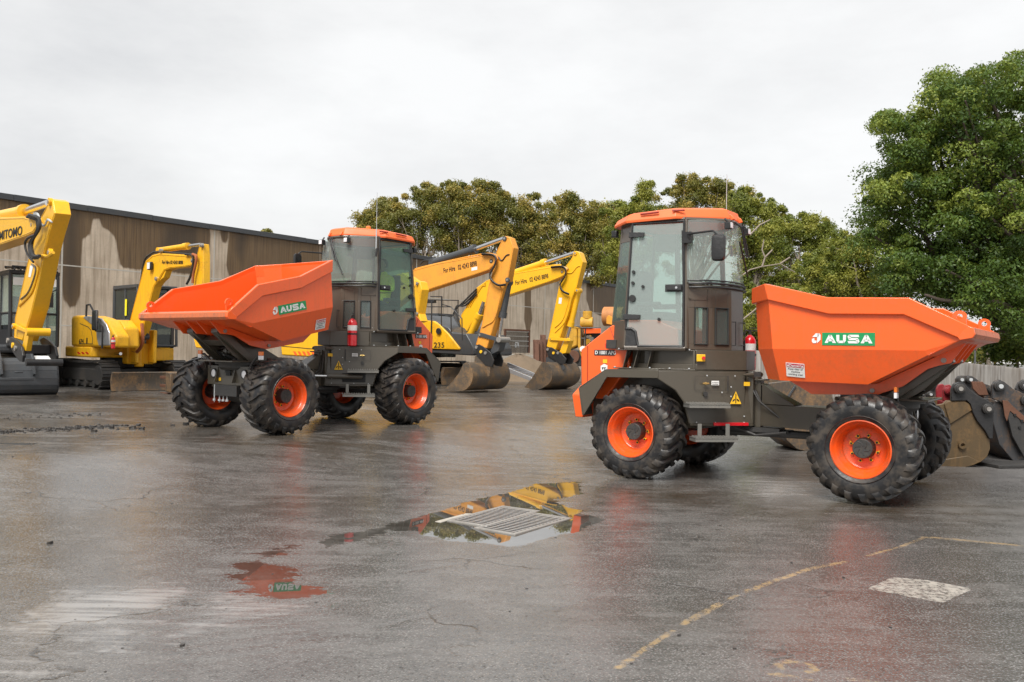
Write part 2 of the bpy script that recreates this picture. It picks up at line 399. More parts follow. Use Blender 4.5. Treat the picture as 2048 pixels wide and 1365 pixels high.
def skip_part(root, T):
    """tipping skip; T transforms model coordinates (level) to this machine's pose"""
    g = MB()
    def q(x, y, z, s=1): return (x, y*s, z)
    def PY(x, z): return 1.0252+.0847*x+.0279*z
    for s in (1, -1):
        up = [q(x, PY(x, z), z, s) for x, z in ((-1.09,2.405),(-.387,2.228),(.465,2.205),(1.02,1.915),(.95,1.77))]+[q(.64,1.107,1.61,s), q(.62,PY(.62,1.66),1.66,s), q(-1.02,PY(-1.02,1.655),1.655,s)]
        g.face(up[0], up[1], up[2], up[3], up[4], up[6], up[7]); g.face(up[4], up[5], up[6])
        g.face(up[7], up[6], up[5], q(.02,.93,1.28,s), q(-.975,.85,1.29,s))
        g.face(up[0], q(-1.36,.62,2.385,s), q(-1.31,.62,1.65,s), up[7])
        g.face(up[7], q(-1.31,.62,1.65,s), q(-1.20,.58,1.295,s), q(-.975,.85,1.29,s))
    g.face(q(-1.36,.62,2.385), q(-1.36,-.62,2.385), q(-1.31,-.62,1.65), q(-1.31,.62,1.65))
    g.face(q(-1.31,.62,1.65), q(-1.31,-.62,1.65), q(-1.20,-.58,1.295), q(-1.20,.58,1.295))
    g.face(q(-1.20,.58,1.295), q(-1.20,-.58,1.295), q(-.975,-.85,1.29), q(.02,-.93,1.28), q(.02,.93,1.28), q(-.975,.85,1.29))
    g.face(q(.02,.93,1.28), q(.02,-.93,1.28), q(.64,-1.107,1.61), q(.64,1.107,1.61))
    g.face(q(.64,1.09,1.61), q(.64,-1.09,1.61), q(.95,-PY(.95,1.77),1.77), q(.95,PY(.95,1.77),1.77))
    g.v = [tuple(T @ Vector(p)) for p in g.v]
    sk = g.build('skip', M['orange'], root, weld=True, solid=.012, smooth=False)
    # rim band
    b = MB(); o = .042
    half = [((1.03,PY(1.03,1.915),1.915),(.975,PY(.975,1.775),1.775)), ((.465,PY(.465,2.21),2.21),(.414,PY(.414,2.03),2.035)), ((-.387,PY(-.387,2.235),2.235),(-.364,PY(-.36,2.05),2.05)), ((-1.09,1.0,2.41),(-1.05,1.0,2.225)), ((-1.36,.62,2.39),(-1.36,.62,2.205))]
    rings = []
    def rg(t, bt, s, n):
        nx, ny = n; t = Vector((t[0], t[1]*s, t[2])); bt = Vector((bt[0], bt[1]*s, bt[2])); nn = Vector((nx, ny*s, 0))
        return [T @ (t-nn*.02), T @ (t+nn*o), T @ (bt+nn*(o)), T @ (bt-nn*.0-Vector((0,0,.012)))]
    nrm = [(.0,1.), (0,1), (0,1), (-.5,.87), (-.93,.37)]
    for (t, bt), n in zip(half, nrm): rings.append(rg(t, bt, 1, n))
    for (t, bt), n in list(zip(half, nrm))[::-1]: rings.append(rg(t, bt, -1, n))
    b.loft(rings); b.build('rim_band', M['orange'], sk, bevel=.008)
    # front lip
    l = MB(); prof = [(1.02,1.915),(1.075,1.895),(1.09,1.83),(1.07,1.79),(.95,1.765),(.93,1.80)]
    l.loft([[T @ Vector((x, y, z)) for x, z in prof] for y in (1.205, -1.205)]); l.build('front_lip', M['orange'], sk, bevel=.008)
    ww = MB(); ww.loft([[T @ Vector((x, y, z)) for x, z in ((1.077,1.893),(1.0935,1.83),(1.0735,1.787),(1.07,1.80))] for y in (1.15, -1.15)])
    ww.build('wear_strip', M['rust'] if False else paint('scuffed_lip', (.55,.14,.05), .5, .75, (.16,.10,.07), amount=.46), sk)
    for s in (1, -1):
        e = MB(); c = T @ Vector((.93, 1.06*s, 1.99)); Rm = T.to_3x3()
        ring = []
        for side in (-.012, .012):
            ring.append([])
        outp = [(-.10,-.045),(.11,-.085),(.075,.02),(.045,.065),(0,.08),(-.045,.06),(-.075,.015)]
        # lifting eye: plate with hole, as ring of quads
        n = 14; ro = []; ri = []
        for k in range(n):
            a = 2*PI*k/n; ri.append((.03*math.cos(a), .022+.03*math.sin(a)))
            rr = .07; x, z = rr*math.cos(a), .022+rr*math.sin(a)*.9
            if z < -.02: x *= 1.55; z = -.06-.4*x*.9
            ro.append((x, z))
        for k in range(n):
            j = (k+1) % n
            qd = [ro[k], ro[j], ri[j], ri[k]]
            e.hexa([c+Rm @ Vector((p[0], -.012, p[1])) for p in qd], [c+Rm @ Vector((p[0], .012, p[1])) for p in qd])
        e.build('lifting_eye', M['orange'], sk)
        # side nubs along rim
    kz = MB()
    for s in (1, -1):
        for y in (.14, .50):
            pr = [(-.97,1.285),(-.70,1.13),(.02,1.15),(.30,1.26),(.55,1.46),(.66,1.50),(.78,1.53),(.93,1.755),(.64,1.60),(.02,1.275)]
            kz.prism([(x, z) for x, z in pr], y*s-.012, y*s+.012)
        kz.prism([(-.97,1.285),(-.70,1.135),(.0,1.155),(.30,1.265),(.3,1.27),(.02,1.275)], .51*s, (.51+.01)*s)
    kz.loft([[(-.96,.5,1.285),(-.70,.5,1.14),(.01,.5,1.16),(.01,.5,1.272)], [(-.96,-.5,1.285),(-.70,-.5,1.14),(.01,-.5,1.16),(.01,-.5,1.272)]])
    kz.v = [tuple(T @ Vector(p)) for p in kz.v]
    build_each(kz, 'underside_rib', M['orange'], sk)
    for s in (1, -1):
        pn = MB()
        for (x, y, z, r) in ((.71,.52,1.558,.028), (.71,.52,1.558,.014), (-.02,.53,1.20,.026)):
            pn.cyl(T @ Vector((x, (y-.03)*s, z)), T @ Vector((x, (y+.012+(.012 if r == .014 else 0))*s, z)), r, 16)
        build_each(pn, 'pivot_pin', M['steel'], sk)
        # badge with lettering on the upper side panel
        P0 = Vector((-.16, 1.031*s, 1.775))
        A, B, C = Vector((-1.02,PY(-1.02,1.655)*s,1.655)), Vector((.62,PY(.62,1.66)*s,1.66)), Vector((-.387,PY(-.387,2.228)*s,2.228))
        nn = (B-A).cross(C-A).normalized(); nn = nn if nn.y*s > 0 else -nn
        d = (A-P0).dot(nn); P0 = P0+nn*(d+.004)
        xd = Vector((1, 0, 0)) if s < 0 else Vector((-1, 0, 0))
        xd = (xd-nn*xd.dot(nn)).normalized(); yd = nn.cross(xd)
        mx = Matrix((xd, yd, nn)).transposed().to_4x4(); mx.translation = P0; mx = T @ mx
        bd = rect_on(mx, -.285, .285, -.07, .07).build('badge', M['green'], sk, smooth=False)
        lt = MB(); w = .034
        # A U S A drawn as solid strokes
        def poly(ps, ox): lt.prism([((x+ox), y) for x, y in ps], .003, .0055, 'z', mx)
        for ox in (-.255, .135):
            poly([(0,-.045),(.035,-.045),(.075,.045),(.045,.045)], ox); poly([(.045,.045),(.075,.045),(.125,-.045),(.088,-.045)], ox+.0); poly([(.028,-.026),(.10,-.026),(.092,-.004),(.036,-.004)], ox)
        ox = -.128
        poly([(0,.045),(.034,.045),(.034,-.045),(.02,-.04),(.004,-.02)], ox); poly([(.075,.045),(.109,.045),(.105,-.02),(.09,-.04),(.075,-.045)], ox); poly([(.018,-.045),(.092,-.045),(.08,-.018),(.03,-.018)], ox)
        ox = -.005
        for ps in ([(.012,.047),(.118,.047),(.125,.022),(.02,.022)], [(0,.03),(.02,.047),(.038,.03),(.036,.0),(.008,.0)], [(.008,.012),(.112,.012),(.118,-.012),(.014,-.012)], [(.09,.0),(.12,.0),(.128,-.03),(.11,-.047),(.09,-.03)], [(0,-.022),(.112,-.022),(.112,-.047),(.012,-.047)]):
            poly(ps, ox)
        lt.build('badge_lettering', M['white'], sk, smooth=False)
        em = MB()
        for ps in ([(-.395,.02),(-.355,.062),(-.31,.062),(-.325,.02)], [(-.335,.062),(-.315,.058),(-.302,.045),(-.302,-.01),(-.34,-.05),(-.34,.03)], [(-.398,.0),(-.372,.008),(-.37,-.02),(-.345,-.022),(-.35,-.048),(-.385,-.05),(-.4,-.03)]):
            em.prism(ps, 0, .003, 'z', mx)
        em.build('emblem', M['white'], sk, smooth=False)
        # danger label on lower panel
        A, B, C = Vector((-1.02,PY(-1.02,1.655)*s,1.655)), Vector((.64,1.107*s,1.61)), Vector((.02,.93*s,1.28))
        nn = (B-A).cross(C-A).normalized(); nn = nn if nn.y*s > 0 else -nn
        P0 = Vector((-.775, .95*s, 1.405)); P0 = P0+nn*((A-P0).dot(nn)+.006)
        xd = (Vector((-s, 0, 0))-nn*Vector((-s, 0, 0)).dot(nn)).normalized(); yd = nn.cross(xd)
        mx = Matrix((xd, yd, nn)).transposed().to_4x4(); mx.translation = P0; mx = T @ mx @ Matrix.Rotation(math.radians(-2*1), 4, 'Z')
        dl = rect_on(mx, -.108, .108, -.085, .085).build('danger_label', M['white'], sk, smooth=False)
        rb = rect_on(mx, -.099, .099, .032, .076, .003, .0045)
        rb.build('label_header', M['magenta'], sk, smooth=False)
        wt = text_mb('Danger!', .045, .0005, mx @ Matrix.Translation((0, .054, .0055)), .0008)
        for tx in (-.083, .083): wt.prism([(tx-.015,.040),(tx+.015,.040),(tx,.068)], .0045, .006, 'z', mx)
        wt.build('header_text', M['white'], sk, smooth=False)
        bt = MB()
        for k, ln in enumerate(('Keep clear of', 'machine', 'working area!')): text_mb(ln, .031, .0004, mx @ Matrix.Translation((0, .012-.033*k, .0042)), .0004, mb=bt)
        bt.build('label_text', M['greyink'], sk, smooth=False)
        # little round hoop mark on the rear rim corner
    return sk

def build_dumper(fr, label, tipped, red_bar, switch, anttop):
    root = empty('site_dumper', fr, label, 'dumper', 'orange site dumpers in the yard')
    spins = (.1, .9, .5, .3)
    add_wheel(root, 0, 1.16, 1, .1); add_wheel(root, 0, -1.16, -1, .7); add_wheel(root, -2.75, 1.16, 1, .45); add_wheel(root, -2.75, -1.16, -1, .25)
    OL, OC = M['olive'], M['olive2']
    # ---- rear chassis shell
    b = MB()
    b.prism([(-1.62,.20),(-2.10,.62),(-2.10,-.62),(-1.62,-.20)], .72, 1.36, 'z')
    b.box(-3.7, -2.1, -.42, .42, .62, 1.36)
    for s in (1, -1):
        nx = Vector((-.93, .86*s, 0)).normalized()
        A = [(-1.53,.145*s,.70), (-2.14,.71*s,.70), (-2.20,.765*s,.98), (-2.28,.84*s,1.12), (-2.46,.985*s,1.265), (-2.46,.985*s,1.36), (-1.61,.125*s,1.365)]
        nn = Vector((.68, .73*s, 0))
        b.loft([[Vector(p) for p in A], [Vector(p)-nn*.05 for p in A]])
        # flare edge into the arch
        e = [(-2.46,.985*s,1.265), (-2.28,.84*s,1.12), (-2.20,.765*s,.98), (-2.14,.71*s,.70)]
        b.loft([[Vector(p)+Vector((.02, 0, 0)) for p in e], [Vector(p)+Vector((-.06, -.30*s, -.02)) for p in e], [Vector(p)+Vector((-.05, -.30*s, -.05)) for p in e], [Vector(p)+Vector((.02, -.05*s, -.0)) for p in e]][:2]) if False else None
        b.loft([[Vector(p), Vector(p)+Vector((-.02,0,0)), Vector((p[0]-.06, p[1]-.36*s, p[2]-.01)), Vector((p[0]-.03, p[1]-.36*s, p[2]-.01))] for p in e])
    b.box(-1.60, -1.53, -.15, .15, .70, 1.365)
    b.prism([(-1.53,.145),(-1.53,-.145),(-2.14,-.71),(-2.14,.71)], .675, .70, 'z')
    b.prism([(-1.60,.13),(-1.60,-.13),(-2.46,-.98),(-2.46,.98)], 1.361, 1.372, 'z')
    b.build('rear_chassis', OL, root, bevel=.006)
    # ---- fenders
    for s in (1, -1):
        f = MB()
        def Y(y): return y*s
        top = [(-2.455,1.372),(-3.2,1.350),(-3.60,1.103)]; low = [(-2.455,1.268),(-3.19,1.258),(-3.535,.742)]
        f.loft([[(-2.455,Y(.99),1.372),(-2.455,Y(.99),1.268),(-2.455,Y(.965),1.268),(-2.455,Y(.965),1.372)], [(-3.2,Y(.985),1.35),(-3.19,Y(.985),1.258),(-3.19,Y(.96),1.258),(-3.2,Y(.96),1.35)], [(-3.60,Y(.965),1.103),(-3.535,Y(.965),.742),(-3.52,Y(.94),.742),(-3.585,Y(.94),1.103)]])
        f.hexa([(-2.455,Y(.99),1.372),(-3.2,Y(.985),1.350),(-3.2,Y(.40),1.350),(-2.455,Y(.40),1.372)], [(p[0],p[1],p[2]+.012) for p in [(-2.455,Y(.99),1.372),(-3.2,Y(.985),1.350),(-3.2,Y(.40),1.350),(-2.455,Y(.40),1.372)]])
        f.hexa([(-3.2,Y(.985),1.350),(-3.60,Y(.965),1.103),(-3.60,Y(.45),1.103),(-3.2,Y(.45),1.350)], [(-3.205,Y(.985),1.362),(-3.61,Y(.965),1.112),(-3.61,Y(.45),1.112),(-3.205,Y(.45),1.362)])
        f.hexa([(-3.60,Y(.965),1.103),(-3.535,Y(.965),.742),(-3.60,Y(.6),.742),(-3.66,Y(.6),1.103)], [(-3.62,Y(.965),1.103),(-3.555,Y(.965),.742),(-3.62,Y(.6),.742),(-3.68,Y(.6),1.103)])
        f.build('mudguard', OL, root, bevel=.004)
    # ---- mid level box + ribbed frame
    m_ = MB()
    m_.prism([(-1.65,.15),(-1.65,-.15),(-2.10,-.63),(-3.0,-.66),(-3.0,.66),(-2.10,.63)], 1.378, 1.45, 'z')
    m_.loft([[(x, y, z) for x, y in ((-1.62,.16),(-1.62,-.16),(-2.105,-.63),(-2.105,.63))] for z in (1.382, 1.63)])
    for s in (1, -1):
        fl = [(-2.115,.64*s,0),(-3.16,.88*s,0)]
        d = Vector((-1.045,.24*s,0)).normalized(); n_ = Vector((.24*1, 1.045*s, 0)).normalized()
        def at(t, off, z): p = Vector((-2.115,.64*s,0))+d*t+n_*off; p.z = z; return p
        L = 1.07
        def bx(t0, t1, o0, o1, z0, z1): m_.hexa([at(t0,o0,z0),at(t1,o0,z0),at(t1,o1,z0),at(t0,o1,z0)], [at(t0,o0,z1),at(t1,o0,z1),at(t1,o1,z1),at(t0,o1,z1)])
        bx(0, L, -.22, .0, 1.374, 1.386); bx(0, L-.04, -.22, .0, 1.612, 1.626); bx(0, .03, -.20, -.002, 1.386, 1.612)
        bx(.03, L-.38, -.20, -.17, 1.386, 1.612)
        for t in (.61, .79, .93): m_.hexa([at(t,-.24,1.386),at(t+.012,-.24,1.386),at(t+.012,-.01,1.386),at(t,-.01,1.386)], [at(t-.05,-.24,1.612),at(t-.038,-.24,1.612),at(t-.038,-.03,1.612),at(t-.05,-.03,1.612)])
        m_.prism([(-.05,1.612),(-.05,1.56),(.05,1.612)], 0, .01, 'y', Matrix.Translation(at(.2,-.10,0))) if False else None
    m_.prism([(-3.0,.62),(-3.0,-.62),(-2.1,-.6),(-2.1,.6)], 1.45, 1.63, 'z')
    m_.build('cab_platform', OL, root, bevel=.004)
    # ---- cab
    BT = dict(F4=(-1.79,-.22),)
    lowp = [(-1.80,.215),(-1.985,.45),(-2.22,.70),(-3.0,.865),(-3.33,.60)]
    midp = [(-1.815,.215),(-1.99,.45),(-2.22,.685),(-2.99,.80),(-3.34,.56)]
    topp = [(-1.86,.20),(-2.03,.40),(-2.28,.62),(-2.985,.705),(-3.24,.50)]
    zl, zm, zt = 1.648, 2.46, 3.30
    def V(p, z, s): return Vector((p[0], p[1]*s, z))
    cab = MB(); glz = MB(); trim = MB(); rail = MB()
    for s in (1, -1):
        # lower nose panels, with the small windows cut out
        def pan(i, us, vs, skip, tgt=cab, z0=zl, z1=zm, a=lowp, c=midp, th=.035):
            A, B, C, D = V(a[i],z0,s), V(a[i+1],z0,s), V(c[i+1],z1,s), V(c[i],z1,s)
            if s > 0: A, B, C, D = B, A, D, C
            us2 = us if s < 0 else tuple(1-u for u in us[::-1]); sk2 = [(len(us)-2-i_ if s > 0 else i_, j_) for i_, j_ in skip]
            tgt.gridpanel(A, B, C, D, us2, vs, sk2, -th)
            for (i_, j_) in sk2:
                A2, B2, C2, D2 = A, B, C, D
                def P(u, v): return (A*(1-u)+B*u)*(1-v)+(D*(1-u)+C*u)*v
                q = [P(us2[i_], vs[j_]), P(us2[i_+1], vs[j_]), P(us2[i_+1], vs[j_+1]), P(us2[i_], vs[j_+1])]
                nn = (q[1]-q[0]).cross(q[3]-q[0]).normalized()
                out = nn if (nn.y*s > 0) else -nn
                glz.hexa([p+out*.004 for p in q], [p-out*.004 for p in q])
                rr = [p+out*.01 for p in q]; trim.tube(rr+[rr[0]], .013, 6)
        pan(0, (0,.18,.80,1), (0,.07,.64,1), [(1,1)])
        pan(1, (0,.16,.66,1), (0,.07,.64,1), [(1,1)])
    # front panel
    cab.hexa([(-1.80,.215,zl),(-1.80,-.215,zl),(-1.84,-.215,zl),(-1.84,.215,zl)], [(-1.815,.215,zm),(-1.815,-.215,zm),(-1.85,-.215,zm),(-1.85,.215,zm)])
    # floor, rear wall
    cab.prism([(p[0],p[1]) for p in lowp]+[(p[0],-p[1]) for p in lowp[::-1]], zl-.015, zl+.01, 'z')
    cab.hexa([(-3.33,.60,zl),(-3.33,-.60,zl),(-3.29,-.60,zl),(-3.29,.60,zl)], [(-3.335,.58,2.05),(-3.335,-.58,2.05),(-3.295,-.58,2.05),(-3.295,.58,2.05)])
    for s in (1, -1):
        A, B = V(lowp[3],zl,s), V(lowp[4],zl,s); C, D = V((-3.335,.585),2.0,s), V((-2.995,.835),2.0,s)
        n2 = Vector((-.25, .33*s, 0)).normalized()*.03
        cab.hexa([A,B,B-n2,A-n2],[D,C,C-n2,D-n2])
        # top corner plate above the rear quarter glass
        C2, D2 = V((-3.27,.51),3.05,s), V((-2.99,.725),3.05,s); C3, D3 = V(topp[4],zt,s), V(topp[3],zt,s)
        cab.hexa([D2,C2,C2-n2,D2-n2],[D3,C3,C3-n2,D3-n2])
        glz.hexa([D,C,C-n2*.3,D-n2*.3],[D2,C2,C2-n2*.3,D2-n2*.3])
        # posts
        for i, r in ((2,.036),(3,.032),(4,.022)):
            a, c = V(lowp[i],zl,s), V(topp[i],zt,s); o_ = Vector((0,-.012*s,0))
            cab.tube([a+o_, c+o_], r, 8)
        cab.tube([V(topp[2],zt,s),V(topp[3],zt,s),V(topp[4],zt,s)], .035, 6)
        cab.tube([V(lowp[2],zl+.0,s),V(lowp[3],zl,s)], .035, 6)
    cab.tube([V(p,zt,1) for p in topp[:3][::-1]]+[V(p,zt,-1) for p in topp[:3]], .03, 6)
    cab.tube([V(topp[4],zt,1), V(topp[4],zt,-1)], .03, 6)
    cab.build('cab', OC, root, bevel=.004)
    # curved windscreen
    ws = MB(); K = 22; r0 = []; r1 = []; 
    def curve(p3, z):
        pts = [Vector((p3[2][0],p3[2][1],z)), Vector((p3[1][0],p3[1][1],z)), Vector((p3[0][0],p3[0][1],z)), Vector((p3[0][0],-p3[0][1],z)), Vector((p3[1][0],-p3[1][1],z)), Vector((p3[2][0],-p3[2][1],z))]
        # fit superellipse-like arc through the corner points
        a = abs(p3[2][1]); xf = p3[0][0]+.012; xb = p3[2][0]; res = []
        for k in range(K+1):
            t = -PI/2+PI*k/K; res.append(Vector((xb+(xf-xb)*math.cos(t)**.85, -a*math.sin(t), z)))
        return res
    c0 = curve(midp, zm+.03); c1 = curve(topp, zt-.01)
    for k in range(K):
        ws.face(c0[k], c0[k+1], c1[k+1], c1[k])
    ws.build('windscreen', M['glass'] , root, ang=60)
    build_each(glz, 'side_window', M['glass_clear'], root)
    rw = MB(); rw.hexa([(-3.335,.57,2.05),(-3.335,-.57,2.05),(-3.328,-.57,2.05),(-3.328,.57,2.05)], [(-3.25,.49,3.25),(-3.25,-.49,3.25),(-3.243,-.49,3.25),(-3.243,.49,3.25)])
    rw.build('rear_window', M['glass_clear'], root)
    build_each(trim, 'window_seal', M['rubber'], root)
    rail.tube([p+Vector((.02,0,-.0)) for p in curve(midp, zm+.012)], .016, 8); rail.tube([p+Vector((.03,0,-.0)) for p in curve(midp, zm-.035)], .012, 8)
    rail.tube([p+Vector((.006,0,.02)) for p in curve(midp, zm+.03)], .01, 6)
    rail.build('windscreen_rail', M['black'], root)
    # doors
    for s in (1, -1):
        d = MB()
        A, B, C, D = V((-2.245,.70),zl+.02,s), V((-2.985,.865),zl+.02,s), V((-2.975,.715),zt-.03,s), V((-2.29,.635),zt-.03,s)
        out = (B-A).cross(D-A).normalized(); out = out if out.y*s > 0 else -out
        A, B, C, D = [p+out*.022 for p in (A, B, C, D)]
        def P(u, v): return (A*(1-u)+B*u)*(1-v)+(D*(1-u)+C*u)*v
        ring = [P(.0,.0),P(.77,.0),P(.80,.05),P(.83,.115),P(.90,.14),P(1,.14),P(1,1),P(0,1)]
        d.tube(ring+[ring[0]], .02, 8)
        q = [P(.8,0),P(1,0),P(1,.14),P(.9,.14),P(.83,.115)]
        d.loft([[p for p in q], [p-out*.012 for p in q]])
        for (u0, v0) in ((1., .235), (1., .905)):   # hinges
            hg = [P(u0+.05,v0-.022),P(u0-.24,v0-.018),P(u0-.25,v0+.016),P(u0+.05,v0+.022)]
            d.loft([[p+out*.005 for p in hg],[p+out*.04 for p in hg]])
        d.build('door', M['black'], root, bevel=.003)
        door = bpy.data.objects[-1] if False else COL.objects[-1]
        g2 = MB(); gq = [P(.02,.01),P(.78,.01),P(.81,.06),P(.84,.125),P(.90,.15),P(.985,.15),P(.985,.985),P(.02,.985)]
        g2.loft([[p+out*.003 for p in gq],[p-out*.003 for p in gq]])
        g2.build('door_glass', M['glass_door'] if not tipped else M['glass_teal'], door)
        h = MB(); hq = [P(.035,.445),P(.29,.45),P(.29,.487),P(.035,.485)]
        h.loft([[p+out*.01 for p in hq],[p+out*.045 for p in hq]]); hq = [P(.02,.435),P(.33,.435),P(.33,.495),P(.02,.495)]
        h.loft([[p+out*.004 for p in hq],[p+out*.009 for p in hq]])
        h.build('handle', M['black'], door, bevel=.004)
        kb = MB()
        for (u, v, r) in ((.92,.60,.022),(.92,.51,.022),(.73,.48,.02),(.915,.385,.045),(.42,.215,.02)): kb.cyl(P(u,v)+out*.004, P(u,v)+out*.03, r, 12)
        build_each(kb, 'door_bolt', M['ink'], door)
        lk = MB(); lk.cyl(P(.12,.466)+out*.045, P(.12,.466)+out*.05, .016, 10); lk.build('door_lock', M['chrome'], door)
        # access flap on the nose panel and grab rail, hinges
        fl = MB(); Pn = lambda u, v: (V(lowp[2],zl,s)*(1-u)+V(lowp[1],zl,s)*u)*(1-v)+(V(midp[2],zm,s)*(1-u)+V(midp[1],zm,s)*u)*v
        o2 = Vector((.68,.73*s,0))
        fq = [Pn(.08,.76),Pn(.82,.76),Pn(.82,.975),Pn(.08,.975)]
        fl.loft([[p+o2*.002 for p in fq],[p+o2*.008 for p in fq]])
        for u, v in ((.12,.79),(.12,.94)): fl.cyl(Pn(u,v)+o2*.005, Pn(u,v)+o2*.022, .014, 8)
        for v in (.8,.93): fl.tube([Pn(.84,v-.02)+o2*.012,Pn(.84,v+.02)+o2*.012], .007, 6)
        fl.build('access_flap', OC, root, bevel=.002)
        gr = MB(); x0 = Vector((-1.765,.20*s,1.70))
        gr.tube([(-1.815,.17*s,1.70),(-1.76,.17*s,1.70),(-1.765,.17*s,2.0),(-1.82,.17*s,2.0)], .008, 6)
        gr.tube([(-2.235,.745*s,1.75),(-2.26,.70*s,2.4),(-2.30,.67*s,3.15)], .011, 6)
        gr.build('grab_rail', M['black'], root)
        # mirror
        mr = MB()
        if s < 0:
            mr.tube([(-2.20,-.69,3.08),(-2.19,-.75,3.09),(-1.81,-.88,3.09),(-1.735,-.90,3.03),(-1.73,-.90,2.80)], .014, 8)
            mr.tube([(-2.22,-.68,3.0),(-2.17,-.73,3.03),(-2.19,-.75,3.09)], .018, 8); mr.box(-2.26,-2.16,-.74,-.66,2.98,3.12)
        else:
            mr.tube([(-2.20,.69,3.08),(-2.17,.72,3.09),(-2.16,.70,2.95)], .02, 8)
        if s < 0:
            mm = mr.build('mirror_arm', M['black'], root)
            hd = MB(); cpt = Vector((-1.73,-.90,2.88)); a = math.radians(8)
            u_ = Vector((math.cos(a), math.sin(a), 0)); w_ = Vector((-math.sin(a), math.cos(a), 0))
            pr = []
            for k in range(20):
                t = 2*PI*k/20; pr.append((math.copysign(abs(math.cos(t))**.45,math.cos(t)), math.copysign(abs(math.sin(t))**.35,math.sin(t))))
            rings = []
            for dd, sc in ((-.035,.75),(-.03,.9),(0,1.),(.025,1.),(.03,.93)):
                rings.append([cpt+u_*(p[0]*.085*sc)+Vector((0,0,p[1]*.165*sc))+w_*dd for p in pr])
            hd.loft(rings); hd.build('mirror_head', M['black'], mm)
        else: mr.build('aerial_bracket', M['black'], root)
        # step plates
        for (zz, a0, a1, dp) in ((.965, (-2.19,.79), (-1.80,.43), .20), (.553, (-2.10,.80), (-1.70,.43), .20)):
            st = MB(); p0, p1 = Vector((a0[0],a0[1]*s,zz)), Vector((a1[0],a1[1]*s,zz)); dd = (p1-p0).normalized(); no = Vector((.68,.73*s,0))
            pl = [p0-no*.02, p1-no*.02, p1+no*dp, p0+no*dp]
            st.hexa([p-Vector((0,0,.05)) for p in [p0+no*(dp-.012), p1+no*(dp-.012), p1+no*dp, p0+no*dp]], [p0+no*(dp-.012), p1+no*(dp-.012), p1+no*dp, p0+no*dp])
            st.hexa([p-Vector((0,0,.05)) for p in [p0-no*.02, p0+dd*.012-no*.02, p0+dd*.012+no*(dp-.012), p0+no*(dp-.012)]], [p0-no*.02, p0+dd*.012-no*.02, p0+dd*.012+no*(dp-.012), p0+no*(dp-.012)])
            st.hexa([p-Vector((0,0,.02)) for p in pl], [p-Vector((0,0,.008)) for p in pl])
            L = (p1-p0).length; k = 0
            while k*.04 < L-.02:
                c = p0+dd*(.02+k*.04); st.hexa([c, c+dd*.022, c+dd*.022+no*(dp-.02), c+no*(dp-.02)], [c+dd*.006+Vector((0,0,.014)), c+dd*.016+Vector((0,0,.014)), c+dd*.016+no*(dp-.02)+Vector((0,0,.014)), c+dd*.006+no*(dp-.02)+Vector((0,0,.014))]); k += 1
            if zz < .7:
                for t in (.08, L-.1):
                    c = p0+dd*t+no*.04; st.hexa([c, c+dd*.05, c+dd*.05+no*.015, c+no*.015], [q_+Vector((0,0,.16)) for q_ in [c, c+dd*.05, c+dd*.05+no*.015, c+no*.015]])
            st.build('step', M['stepmetal'], root)
        # warning triangle, labels, latch on the 45 degree panel
        pn = Vector((-1.53,.145*s,1.0)); xd = Vector((-.61,.565*s,0)).normalized()
        no = Vector((.68,.73*s,0)).normalized()
        mx = basis(pn+no*.004, xd*(-s) if s > 0 else xd*(-1), (0,0,1))
        if s > 0: mx = basis(pn+no*.004, -xd, (0,0,1))
        zdir = mx.to_3x3() @ Vector((0,0,1))
        sg = 1 if zdir.dot(no) > 0 else -1
        if sg < 0: mx = basis(pn+no*.004, xd, (0,0,1))
        X = (mx.to_3x3() @ Vector((1,0,0))).dot(xd)   # +1 if plane x runs rearwards
        def rx(t): return t*X
        tr = MB(); c = rx(.235); tr.prism([(c-.075,-.045),(c+.075,-.045),(c,.115)], 0, .003, 'z', mx)
        tr.build('warning_triangle', M['labelyellow'], root, smooth=False)
        ti = MB(); ti.box(c-.006,c+.006,-.035,.085,.003,.005,mx)
        for k, aa in enumerate((20,50,130,160,-5,185)):
            a = math.radians(aa); a0 = Vector((c+.018*math.cos(a),.005+.012*math.sin(a),.004)); a1 = Vector((c+.045*math.cos(a)*(1 if abs(aa)<200 else 1),.0+.03*math.sin(a)-.01,.004))
            ti.tube([mx @ a0, mx @ a1], .005, 4)
        for (x0,x1,y0,y1) in ((c-.078,c+.078,-.049,-.045),): ti.box(x0,x1,y0,y1,0,.004,mx)
        ti.build('triangle_symbol', M['ink'], root, smooth=False)
        yl = MB(); yl.box(rx(.05), rx(.13), .185, .235, 0, .003, mx) if X > 0 else yl.box(rx(.13), rx(.05), .185, .235, 0, .003, mx)
        yl.build('yellow_tag', M['labelyellow'], root, smooth=False)
        wl = MB(); a_, b_ = sorted((rx(.46), rx(.56))); wl.box(a_, b_, .19, .245, 0, .003, mx); wl.build('white_tag', M['white'], root, smooth=False)
        wi = MB()
        for k in range(5): t0 = a_+.012+k*.017; wi.box(t0, t0+.009, .215, .228, .003, .0045, mx)
        wi.box(a_+.01, b_-.01, .198, .204, .003, .0045, mx); wi.build('tag_print', M['ink'], root, smooth=False)
        ha = MB(); a_, b_ = sorted((rx(.60), rx(.68))); ha.tube([mx @ Vector((a_,.21,.02)), mx @ Vector((b_,.21,.02))], .012, 8); ha.cyl(mx @ Vector(((a_+b_)/2,.21,0)), mx @ Vector(((a_+b_)/2,.21,.025)), .018, 10)
        ha.build('brass_latch', paint('brass', (.6,.42,.15), .3, .1, metal=.8), root)
        ke = MB(); ke.cyl(mx @ Vector((rx(.64),.08,-.002)), mx @ Vector((rx(.64),.08,.02)), .03, 16); ke.build('key_lock', M['dark'], root)
        fp = MB(); a_, b_ = sorted((rx(.34), rx(.78))); 
